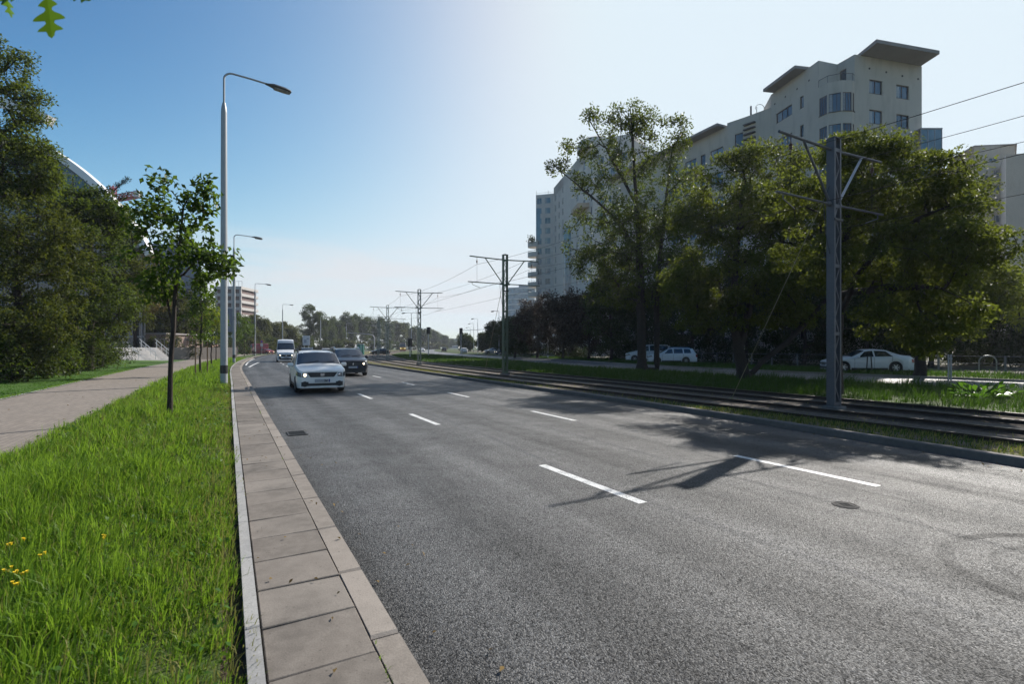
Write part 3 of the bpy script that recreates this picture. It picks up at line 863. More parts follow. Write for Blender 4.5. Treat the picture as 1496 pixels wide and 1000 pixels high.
# the row of trees beyond the second carriageway, in the shade of the flats
rows = [
 # px, d, top row, half-width, leaf, label, category name
 (752, 78, 462, 2.6, 'bush', 'small dark tree at the left end of the row below the tall tower block', 'dark_tree'),
 (785, 74, 432, 3.6, 'plum', 'purple-leaved tree below the tower block, left of the far street lamp', 'plum_tree'),
 (822, 68, 424, 3.6, 'plum', 'purple-leaved tree right of the far street lamp, above the blue parking sign', 'plum_tree'),
 (860, 64, 415, 3.6, 'plum', 'dull purple tree between the blue parking sign and the white minivan', 'plum_tree'),
 (892, 58, 398, 3.6, 'bush', 'dark green tree rising behind the parked white minivan', 'dark_tree'),
 (945, 58, 410, 4.0, 'bush', 'dark tree hidden behind the two trunks and the white minivan roof', 'dark_tree'),
 (1010, 52, 385, 4.2, 'bush', 'dark tree behind the rear of the parked white estate car', 'dark_tree'),
 (1090, 50, 372, 4.6, 'bush', 'dark tree in the shade behind the leaning forked trunk', 'dark_tree'),
 (1175, 46, 372, 4.4, 'bush', 'dark tree behind the steel mast, left of the parked white saloon', 'dark_tree'),
 (1265, 43, 372, 4.2, 'bush', 'dark tree behind the roof of the parked white saloon', 'dark_tree'),
 (1360, 43, 384, 4.2, 'bush', 'dark tree behind the fence right of the parked white saloon', 'dark_tree'),
 (1455, 43, 400, 4.2, 'bush', 'dark tree behind the fence at the right edge of the scene', 'dark_tree'),
 (1560, 40, 390, 4.4, 'bush', 'dark tree just past the right edge behind the fence', 'dark_tree'),
]
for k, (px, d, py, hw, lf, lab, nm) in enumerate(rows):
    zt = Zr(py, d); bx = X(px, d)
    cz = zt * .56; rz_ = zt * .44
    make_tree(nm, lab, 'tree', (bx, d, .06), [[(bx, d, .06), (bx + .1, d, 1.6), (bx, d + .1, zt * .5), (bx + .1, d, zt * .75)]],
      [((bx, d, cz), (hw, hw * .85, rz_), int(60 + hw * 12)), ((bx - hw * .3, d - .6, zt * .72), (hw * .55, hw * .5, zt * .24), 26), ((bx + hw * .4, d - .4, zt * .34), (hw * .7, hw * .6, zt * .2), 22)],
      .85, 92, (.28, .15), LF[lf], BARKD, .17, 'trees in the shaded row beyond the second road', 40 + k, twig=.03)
# shrubs in front of the flats, filling the shade
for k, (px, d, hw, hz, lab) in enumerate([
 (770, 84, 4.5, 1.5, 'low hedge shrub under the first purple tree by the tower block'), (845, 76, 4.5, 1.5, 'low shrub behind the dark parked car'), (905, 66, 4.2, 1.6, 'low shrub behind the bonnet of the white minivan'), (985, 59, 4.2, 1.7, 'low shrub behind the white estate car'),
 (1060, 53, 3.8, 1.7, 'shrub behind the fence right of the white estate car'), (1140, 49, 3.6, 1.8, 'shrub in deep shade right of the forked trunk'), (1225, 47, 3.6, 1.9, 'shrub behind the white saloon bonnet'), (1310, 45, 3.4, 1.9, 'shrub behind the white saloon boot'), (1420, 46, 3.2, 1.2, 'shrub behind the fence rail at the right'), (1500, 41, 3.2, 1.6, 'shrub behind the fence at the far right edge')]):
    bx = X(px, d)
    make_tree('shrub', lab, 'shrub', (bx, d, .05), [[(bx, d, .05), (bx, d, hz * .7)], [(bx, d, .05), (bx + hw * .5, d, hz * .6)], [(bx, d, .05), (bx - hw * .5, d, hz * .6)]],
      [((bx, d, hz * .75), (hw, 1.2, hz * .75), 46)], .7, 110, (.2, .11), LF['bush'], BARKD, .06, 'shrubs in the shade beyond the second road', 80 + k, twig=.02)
# --- left: tall trees beside the path
def lt(name, lab, px, d, off_y, py_top, blobs, lf, tr, seed, npl=80, cr=.6, leaf=(.16, .08), stems=None, extra=None):
    b = (X(px, d), d, .25)
    zt = Zr(py_top, d)
    st = stems or [[b, (b[0] + .1, d, zt * .25), (b[0] - .1, d + .1, zt * .55), (b[0] + .05, d, zt * .85)]]
    return make_tree(name, lab, 'tree', b, st, [((X(p_, dd), dd, Zr(q_, dd)), r_, int(n_ * .95)) for p_, q_, dd, r_, n_ in blobs], cr * .8, int(npl * .95), leaf, LF[lf], BARKD, tr, None, seed, extra=extra)
lt('locust_tree', 'tallest dark tree at the left edge, its crown reaching above the white arch', -35, 25, 0, 40,
   [(-45, 200, 25, (3.2, 2.6, 3.4), 105), (-20, 95, 25, (2.0, 1.8, 1.8), 40), (20, 235, 24.4, (1.8, 1.6, 1.5), 38), (10, 130, 25, (1.2, 1.2, 1.1), 20), (30, 90, 25, (.8, .8, .35), 7), (48, 172, 25, (.7, .7, .45), 12), (55, 225, 25, (.9, .8, .6), 16), (48, 262, 25, (1.5, 1.2, .8), 34), (0, 275, 25, (1.8, 1.4, .9), 40), (35, 140, 25, (.9, .9, .5), 14), (-60, 330, 24.5, (3.4, 2.2, 2.6), 80), (35, 205, 24.6, (1.1, 1.0, .8), 16)], 'maple', .28, 21, 72)
lt('bushy_maple_tree', 'olive tree at the left edge hanging over the lawn below the white arch', 25, 23.5, 0, 280,
   [(25, 350, 23.5, (2.6, 2.0, 2.2), 90), (-30, 400, 23, (2.6, 2.0, 2.4), 70), (80, 400, 24.5, (2.0, 1.6, 2.2), 60), (20, 470, 22.8, (2.6, 1.5, 1.4), 56), (95, 340, 25, (1.3, 1.2, 1.2), 24), (60, 480, 23.8, (2.2, 1.4, 1.3), 44)], 'oliveleft', .2, 22, 84, .55, (.15, .075))
lt('dense_broadleaf_tree', 'dark broadleaf tree in the middle of the left row, beside the conifer branches', 105, 31, 0, 255,
   [(85, 300, 31, (2.4, 2.0, 1.7), 60), (110, 370, 30.5, (2.9, 2.2, 2.3), 95), (140, 440, 30, (2.3, 1.8, 2.0), 66), (85, 470, 29, (2.8, 1.6, 1.8), 70), (150, 345, 32, (1.6, 1.5, 1.2), 34), (158, 312, 32, (1.7, 1.5, .9), 36), (160, 318, 33, (.9, 1.0, .8), 18), (135, 290, 32, (1.0, 1.1, .7), 18), (115, 305, 31, (1.6, 1.5, 1.1), 36), (160, 320, 32, (.9, 1.0, .6), 12)], 'dark', .24, 23, 80, .6, (.17, .09))
lt('leaning_lime_tree', 'mid-green tree with drooping yellowish foliage above the stone steps', 146, 38, 0, 335,
   [(172, 400, 38, (2.3, 2.0, 2.6), 76), (182, 345, 38, (1.2, 1.2, 1.0), 18), (185, 450, 37.5, (1.9, 1.6, 1.4), 44), (150, 480, 36, (1.8, 1.4, 1.1), 34), (200, 400, 39, (1.3, 1.2, 1.4), 24)], 'oliveleft', .2, 24, 76, .65, (.19, .1))
lt('rusty_leaved_tree', 'brownish tree behind the steps, left of the blue glazed block', 196, 64, 0, 345,
   [(208, 395, 64, (2.3, 2.0, 3.2), 50), (222, 435, 64, (2.4, 2.0, 2.2), 38)], 'brown', .2, 25, 66, .85, (.26, .14))
# conifer with long horizontal boughs
cb = Vector((X(132, 33), 33, .25))
zt = Zr(272, 33)
boughs = []
cst = [[tuple(cb), (cb.x + .1, 33, 4), (cb.x, 33, 9), (cb.x + .05, 33, zt)]]
for px, py, zs in ((185, 262, 11.1), (188, 283, 10.6), (176, 308, 9.9), (105, 285, 11.0), (170, 335, 9.0), (182, 352, 8.3), (96, 320, 9.6), (165, 375, 7.2)):
    e = Vector((X(px, 32.5), 32.5, Zr(py, 32.5)))
    s0 = Vector((cb.x, 33, zs - .25)); mid = (s0 + e) / 2 + Vector((0, 0, -.25))
    cst.append([tuple(s0), tuple(mid), tuple(e)])
    for t in map(float, np.linspace(.3, 1, 8)):
        q = (1 - t) ** 2 * s0 + 2 * t * (1 - t) * mid + t * t * e
        boughs.append((q.x, q.y + random.uniform(-.15, .15), q.z + .03))
make_tree('spruce_tree', 'dark conifer with upturned horizontal boughs pointing at the red crane', 'tree', tuple(cb), cst,
   [((cb.x, 33, 7.0), (1.3, 1.2, 3.2), 40)], .24, 100, (.13, .03), LF['conifer'], BARKD, .18, None, 26, droop=.5, extra=boughs, flat=.7)
# understorey hedge along the lawn
for k, (px, d, hw, hz, lab) in enumerate([(-55, 21.5, 2.4, 2.6, 'shrub at the lawn edge just past the left border of the photo'), (18, 22.6, 2.2, 2.3, 'shrub at the left border growing down to the lawn'), (60, 25.5, 2.2, 2.4, 'shrub under the olive tree, second from the left border'), (95, 29.5, 2.2, 2.3, 'shrub under the dark broadleaf tree'), (128, 34, 2.2, 2.0, 'shrub nearest to the flank of the stone steps'), (30, 33, 3.4, 3.2, 'tall shrub deep in the shade between the left trees'), (100, 40, 3.6, 3.2, 'tall shrub deep in the shade behind the conifer'), (160, 46, 2.6, 2.4, 'shrub behind the top landing of the steps')]):
    bx = X(px, d)
    make_tree('hedge_shrub', lab, 'shrub', (bx, d, .22), [[(bx, d, .22), (bx, d, hz * .7)], [(bx, d, .22), (bx + hw * .5, d, hz * .6)], [(bx, d, .22), (bx - hw * .5, d, hz * .6)]],
      [((bx, d, hz * .55), (hw, 1.1, hz * .55), 60)], .5, 80, (.14, .08), LF['bush' if k % 2 else 'dark'], BARKD, .05, 'shrubs along the left lawn', 100 + k, twig=.014)

# --- young trees on the verge
d0 = 11.3
b = Vector((X(248, d0), d0, .09))
zz = lambda py: Zr(py, d0)
xx = lambda px: X(px, d0)
make_tree('young_maple_tree', 'nearest young tree on the grass verge, slim dark trunk and large glossy leaves', 'tree', tuple(b),
   [[tuple(b), (xx(250), d0, zz(520)), (xx(255), d0, zz(440)), (xx(262), d0, zz(370)), (xx(268), d0, zz(300)), (xx(262), d0 - .1, zz(255))],
    [(xx(253), d0, zz(480)), (xx(238), d0 + .15, zz(440)), (xx(222), d0 + .25, zz(395)), (xx(205), d0 + .2, zz(330))],
    [(xx(257), d0, zz(420)), (xx(285), d0 - .2, zz(385)), (xx(315), d0 - .3, zz(375))]],
   [((xx(255), d0, zz(388)), (1.0, .9, .72), 36), ((xx(222), d0, zz(330)), (.55, .6, .55), 14), ((xx(212), d0, zz(300)), (.36, .35, .3), 9), ((xx(285), d0, zz(300)), (.36, .4, .5), 13), ((xx(298), d0, zz(285)), (.25, .3, .35), 8), ((xx(232), d0, zz(268)), (.25, .25, .22), 6),
    ((xx(315), d0 - .2, zz(380)), (.5, .5, .38), 18), ((xx(225), d0 + .2, zz(415)), (.55, .5, .35), 15), ((xx(335), d0 - .2, zz(395)), (.2, .3, .25), 5), ((xx(260), d0, zz(340)), (.7, .6, .4), 13)],
   .25, 20, (.15, .082), LF['young'], BARKD, .048, None, 31, twig=.006)
yt = [(293, 28.5, 400, .85, 'second young tree on the verge, standing between two wooden stakes'), (309, 44, 432, 1.1, 'third young tree on the verge, just left of the nearest street lamp'), (316, 56, 446, 1.1, 'fourth young tree along the verge, behind the direction board'), (344, 78, 452, 1.7, 'fifth young tree along the verge, above the two pedestrians'), (357, 92, 458, 1.9, 'sixth young tree along the verge, in front of the red van')]
for k, (px, d, py, hw, lab) in enumerate(yt):
    bx = X(px, d); zt = Zr(py, d)
    make_tree('young_street_tree', lab, 'tree', (bx, d, .09), [[(bx, d, .09), (bx, d, 2.0), (bx + .05, d, zt * .6), (bx, d, zt * .9)]],
      [((bx, d, zt * .62), (hw, hw, zt * .30), 34 if k < 2 else 42), ((bx, d, zt * .85), (hw * .5, hw * .5, zt * .13), 10)], .4 + .1 * k * .5, 34, (.17 + .03 * k, .1 + .015 * k), LF['young' if k != 1 else 'yellow'], BARKD, .05, 'young street trees on the verge', 60 + k, twig=.01)
# stakes of the second young tree and its grey tree guard bag
for px, py, d, lab in ((285.5, 497, 27.6, 'thin wooden stake left of the second young tree'), (303, 500, 29.4, 'thin wooden stake right of the second young tree')):
    mb = MB(); mb.tube([(0, 0, -.1), (0, 0, 1.9), (0, 0, 1.95)], [.035, .032, .02], 8); mb.bar((-.12, 0, 1.7), (.25, 0, 1.72), .04, .02)
    o = mb.build('tree_stake', WOOD); o.location = (X(px, d), d, .09); tag(o, lab, 'stake', 'stakes of the young trees')
# pair of pale stakes by the second carriageway on the right
sp = Vector((X(1388, 24), 24, .08))
for k, lab in enumerate(('left one of two pale upright stakes beside the second road at the right', 'right one of two pale upright stakes beside the second road at the right')):
    mb = MB(); mb.box((0, 0, .62), (.06, .05, 1.24), bev=.01); mb.box((0, -.03, 1.05), (.075, .02, .1))
    o = mb.build('marker_stake', M('pale_stake', (.34, .33, .31), .8, 0, .2, 6)); o.location = sp + Vector((-.075 + .15 * k, .04 * k, 0)); tag(o, lab, 'stake', 'pale stakes by the second road')
# dock weeds at the track side
for k, (px, d, s, lab) in enumerate(((1432, 14.6, 1.0, 'large-leaved green weed in the median grass near the right edge'), (1462, 14.9, .7, 'smaller large-leaved weed right of the big one in the median grass'))):
    bx = X(px, d); g_ = np.random.default_rng(300 + k)
    n = int(70 * s)
    az = g_.uniform(0, 6.28, n); el = g_.uniform(.2, 1.3, n); r_ = g_.uniform(.1, .62, n) * s
    C = np.stack([r_ * np.cos(az) * 1.1, r_ * np.sin(az), .12 + r_ * np.tan(np.minimum(el, .9)) * .55], 1)
    D = unit(np.stack([np.cos(az) * np.cos(el), np.sin(az) * np.cos(el), np.sin(el) * .7], 1)); N = unit(np.stack([-np.cos(az) * .4, -np.sin(az) * .4, np.ones(n)], 1) + g_.normal(0, .25, (n, 3)))
    V, Q = leaf_quads(C, D, N, g_.uniform(.16, .3, n), g_.uniform(.1, .17, n))
    root = empty('dock_weed', (bx, d, .1), 0, lab, 'weed', 'broad-leaved weeds')
    link('foliage', npmesh('foliage', V, Q, leafmat('leaf_dock', (.03, .085, .01), (.07, .15, .02), (.13, .28, .02), .4, .35, 2)), root)
    mb = MB()
    for i in range(0, n, 5): mb.tube([(0, 0, 0), tuple(C[i] * .6 + np.array([0, 0, .03])), tuple(C[i])], [.008, .006, .004], 4, cap=False)
    mb.build('stem', M('weed_stem', (.06, .09, .03), .6), root)
# yellow wildflowers bottom left
FL = [(12, 798, .30), (37, 789, .31), (62, 810, .3), (12, 832, .29), (20, 838, .30), (36, 836, .3), (25, 852, .28), (152, 783, .28)]
YEL = M('petal_yellow', (.75, .52, .01), .5, 0, .15, 60)
SK = M('flower_stem', (.06, .11, .02), .6)
fl_lab = ['yellow wildflower at the left border, upper one', 'yellow wildflower just right of the upper left one', 'yellow wildflower at the right of the left cluster', 'yellow wildflower at the left border, lower one', 'yellow wildflower in the middle of the lower trio', 'yellow wildflower at the right of the lower trio', 'lowest yellow wildflower of the left cluster', 'single yellow wildflower standing apart in the middle of the grass']
for k, (px, py, zf_) in enumerate(FL):
    p = G(px, py, zf_)
    root = empty('yellow_wildflower', (p.x, p.y, .09), random.random() * 6, fl_lab[k], 'flower', 'yellow wildflowers in the grass')
    mb = MB(); mb.tube([(.02, 0, 0), (.015, .01, .1), (0, 0, zf_ - .09)], [.003, .0025, .002], 5, cap=False); mb.build('stem', SK, root)
    mb = MB()
    for j in range(3):
        c = Vector((random.uniform(-.018, .018), random.uniform(-.018, .018), zf_ - .09 + random.uniform(-.012, .015)))
        mb.tube([c - Vector((0, 0, .012)), c], [.003, .006], 5)
        for i in range(8):
            a = i * math.pi / 4; u = Vector((math.cos(a), math.sin(a), .5)); w_ = Vector((-math.sin(a), math.cos(a), 0))
            mb.quad(c, c + u * .006 + w_ * .004, c + u * .011, c + u * .006 - w_ * .004)
    mb.build('blossom', YEL, root)

# --- far trees
def far_tree(px, d, py, hw, lab, lf, seed, nm='distant_tree', grp='trees at the far end of the road'):
    bx = X(px, d); zt = Zr(py, d); s = d / 140
    make_tree(nm, lab, 'tree', (bx, d, -.05), [[(bx, d, -.05), (bx, d, zt * .3), (bx + .2, d, zt * .7)]],
      [((bx, d, zt * .5), (hw, hw * .8, zt * .42), 60), ((bx - hw * .35, d - 1, zt * .76), (hw * .45, hw * .5, zt * .2), 15), ((bx + hw * .35, d - 1, zt * .62), (hw * .6, hw * .5, zt * .22), 16)],
      1.0 * s ** .6 * 1.15, 92, (.46 * s ** .7, .28 * s ** .7), LF[lf], BARKD, .3, grp, seed, twig=.06)
FT = [(366, 140, 478, 3.4, 'low tree behind the red van at the left end of the distant trees', 'distant2'), (379, 150, 458, 3.6, 'feathery tree left of the third street lamp in the distance', 'distant2'),
 (398, 160, 466, 4.0, 'rounded distant tree behind the fourth street lamp', 'distant2'), (418, 172, 468, 4.6, 'rounded distant tree above the white van', 'distant2'), (440, 178, 488, 4, 'low distant tree right of the white van', 'distant'),
 (458, 200, 442, 5.6, 'tallest distant tree, above the white estate car', 'distant'), (478, 235, 466, 4.5, 'slender distant tree right of the tallest one', 'distant'), (492, 250, 462, 4.5, 'distant tree left of the signal gantry', 'distant'), (509, 270, 455, 5.0, 'distant tree above the dark hatchback', 'distant'), (527, 285, 457, 5.6, 'distant tree above the signal gantry', 'distant'),
 (545, 300, 460, 6.0, 'distant tree behind the fourth tram mast', 'distant'), (562, 320, 462, 6.2, 'distant tree left of the tram front', 'distant'), (580, 345, 467, 6.5, 'distant tree right above the yellow tram', 'distant2'), (597, 370, 470, 7, 'distant tree left of the third tram mast', 'distant'), (614, 400, 477, 7.5, 'distant tree behind the third tram mast', 'distant'), (630, 430, 480, 7.5, 'distant tree right of the third tram mast', 'distant'), (643, 470, 487, 8, 'distant tree at the right end of the left avenue row', 'distant'), (653, 540, 494, 8, 'farthest small tree where the avenue vanishes', 'distant')]
for k, (px, d, py, hw, lab, lf) in enumerate(FT): far_tree(px, d, py, hw, lab, lf, 200 + k)
for k, (px, d, hw, hz, lab) in enumerate([(372, 128, 6, 4, 'dark hedge behind the red car'), (405, 145, 7, 4.5, 'dark hedge behind the white van'), (470, 190, 9, 4.5, 'dark hedge behind the far white car'), (505, 215, 10, 5, 'dark hedge under the signal gantry'), (545, 260, 12, 5.5, 'dark hedge behind the dark estate car by the tram track'), (590, 320, 15, 6, 'dark hedge behind the yellow tram'), (630, 410, 16, 6, 'hedge at the far left side of the avenue'), (330, 110, 6, 4, 'hedge behind the brick wall on the left'), (290, 80, 6, 3.6, 'hedge above the brick wall beside the path'), (255, 66, 5, 3.4, 'hedge behind the railing of the steps')]):
    bx = X(px, d); s = d / 140
    make_tree('hedge', lab, 'hedge', (bx, d, -.05), [[(bx, d, -.05), (bx, d, hz * .6)], [(bx, d, -.05), (bx - hw * .6, d, hz * .6)], [(bx, d, -.05), (bx + hw * .6, d, hz * .6)]],
       [((bx, d, hz * .45), (hw, 2, hz * .5), 44)], 1.0 * s ** .5, 90, (.42 * s ** .6, .25 * s ** .6), LF['distant' if k % 3 else 'distant2'], BARKD, .1, 'distant hedges', 240 + k, twig=.05)
far_tree(681, 190, 488, 2.6, 'small round tree standing alone left of the far parked cars', 'distant', 260)
far_tree(710, 150, 487, 2.6, 'thin dark sapling left of the second tram mast', 'bush', 261)
far_tree(727, 120, 470, 3.0, 'dark tree just left of the second tram mast', 'bush', 262)
far_tree(744, 105, 468, 3.2, 'dark tree right behind the second tram mast', 'bush', 263)

LIT = leafmat('fallen_leaf', (.07, .045, .015), (.20, .13, .04), (.2, .13, .03), .2, .6, 3)
litter('fallen_leaves', 70, off(xL, -.64), off(xL, -.02), 1.2, 30, .035, LIT, .112)
litter('fallen_leaves', 60, off(xL, .05), off(xL, .6), 1.5, 40, .04, LIT, .012)
litter('fallen_leaves', 70, off(xR, -.5), off(xR, -.03), 5, 40, .05, LIT, .012)
litter('fallen_leaves', 90, off(xL, -6.7), off(xL, -3.6), 6, 40, .05, LIT, .098)
litter('verge_herbs', 2600, gA, gB, 1, 16, .045, leafmat('herb_leaf', (.03, .085, .012), (.08, .17, .03), (.14, .26, .02), .35, .45, 2), .17, 1.2, .5)
litter('verge_herbs', 1500, gA, gB, 10, 35, .07, MATS['herb_leaf'], .2, 1.2, .5)

far_tree(258, 72, 408, 4.6, 'leafy tree in front of the blue glazed block', 'distant2', 264, 'background_tree', 'background trees left of the path')
far_tree(285, 82, 430, 4.0, 'leafy tree above the brick wall, right of the blue glazed block', 'distant', 265, 'background_tree', 'background trees left of the path')
far_tree(225, 78, 425, 3.6, 'leafy tree behind the brick pavilion roof', 'distant', 266, 'background_tree', 'background trees left of the path')
# ------------------------------------------------------------------ vehicles
def pl(pts, x):
    return float(np.interp(x, [p[0] for p in pts], [p[1] for p in pts]))
class Shell:
    """car skin: stations along the length (local +Y runs from nose to tail), section points 0..5 from sill to roof centre"""
    def __init__(s, sp): s.sp = sp
    def pt(s, x, v, side=1):
        sp = s.sp
        zt = pl(sp['top'], x); zb = min(pl(sp['belt'], x), zt - .03); w = pl(sp['wid'], x)
        bot = sp['clear']
        for wc in sp['wheels']:
            ra = sp['r'] + .055
            if abs(x - wc) < ra: bot = max(bot, sp['r'] + math.sqrt(max(0, ra * ra - (x - wc) ** 2)))
        gh = zt - zb
        wt = w - sp['tumble'] * gh - .035
        P_ = [(w * .955, bot), (w * 1.0, bot + .5 * (zb - bot)), (w * .985, zb), (wt, zt - min(.05, gh * .35)), (wt * .72, zt - .004), (0, zt + .012)]
        i = min(int(v), 4); t = v - i
        a, b = P_[i], P_[i + 1]
        return Vector((side * (a[0] + (b[0] - a[0]) * t), x, a[1] + (b[1] - a[1]) * t))
    def normal(s, x, v, side):
        e = .02
        a = s.pt(min(x + e, s.sp['L']), v, side) - s.pt(max(x - e, 0), v, side)
        b = s.pt(x, min(v + e, 5), side) - s.pt(x, max(v - e, 0), side)
        n = a.cross(b) * (-side)
        if n.length < 1e-9: return Vector((0, 0, 1))
        n.normalize()
        c = s.pt(x, v, side) - Vector((0, x, .6))
        return n if n.dot(c) >= 0 else -n
    def stations(s):
        sp = s.sp; xs = set(np.round(np.linspace(0, sp['L'], 44), 3))
        for k in ('top', 'belt', 'wid'): xs |= {p[0] for p in sp[k]}
        for wc in sp['wheels']:
            ra = sp['r'] + .055
            xs |= {wc - ra - .001, wc + ra + .001}
            xs |= {round(wc + ra * math.cos(a), 4) for a in np.linspace(0, math.pi, 15)}
        return sorted(x for x in xs if 0 <= x <= sp['L'])
    def body(s, mat, parent):
        mb = MB(); xs = s.stations(); V = [0, .35, 1, 1.5, 2, 2.5, 3, 3.5, 4, 4.5, 5]
        ring = [(1, v) for v in V] + [(-1, v) for v in reversed(V[:-1])]
        n = len(ring); vs = [s.pt(x, v, sd) for x in xs for sd, v in ring]
        fs = [(k * n + i, k * n + i + 1, k * n + n + i + 1, k * n + n + i) for k in range(len(xs) - 1) for i in range(n - 1)]
        fs.append(tuple(range(n - 1, -1, -1))); fs.append(tuple((len(xs) - 1) * n + i for i in range(n)))
        mb.add(vs, fs)
        return mb.build('body', mat, parent, 32)
    def patch(s, mb, x0b, x1b, x0t, x1t, v0, v1, side=1, nu=6, nv=4, offs=.006, mi=0):
        vs = []
        for j in range(nv + 1):
            t = j / nv; v = v0 + (v1 - v0) * t
            a = x0b + (x0t - x0b) * t; b = x1b + (x1t - x1b) * t
            for i in range(nu + 1):
                x = a + (b - a) * i / nu
                vs.append(s.pt(x, v, side) + s.normal(x, v, side) * offs)
        m = nu + 1
        mb.add(vs, [(j * m + i, j * m + i + 1, j * m + m + i + 1, j * m + m + i) for j in range(nv) for i in range(nu)], mi)
    def screen(s, mb, xb, xt, vb=3.1, offs=.006, n=6):
        """windscreen / rear window: across the car between xb (low) and xt (high)"""
        cols = [(1, vb + (5 - vb) * k / 6) for k in range(7)] + [(-1, vb + (5 - vb) * k / 6) for k in range(5, -1, -1)]
        vs = []
        for j in range(n + 1):
            x = xb + (xt - xb) * j / n
            for sd, v in cols: vs.append(s.pt(x, v, sd) + s.normal(x, v, sd) * offs)
        m = len(cols)
        mb.add(vs, [(j * m + i, j * m + i + 1, j * m + m + i + 1, j * m + m + i) for j in range(n) for i in range(m - 1)])

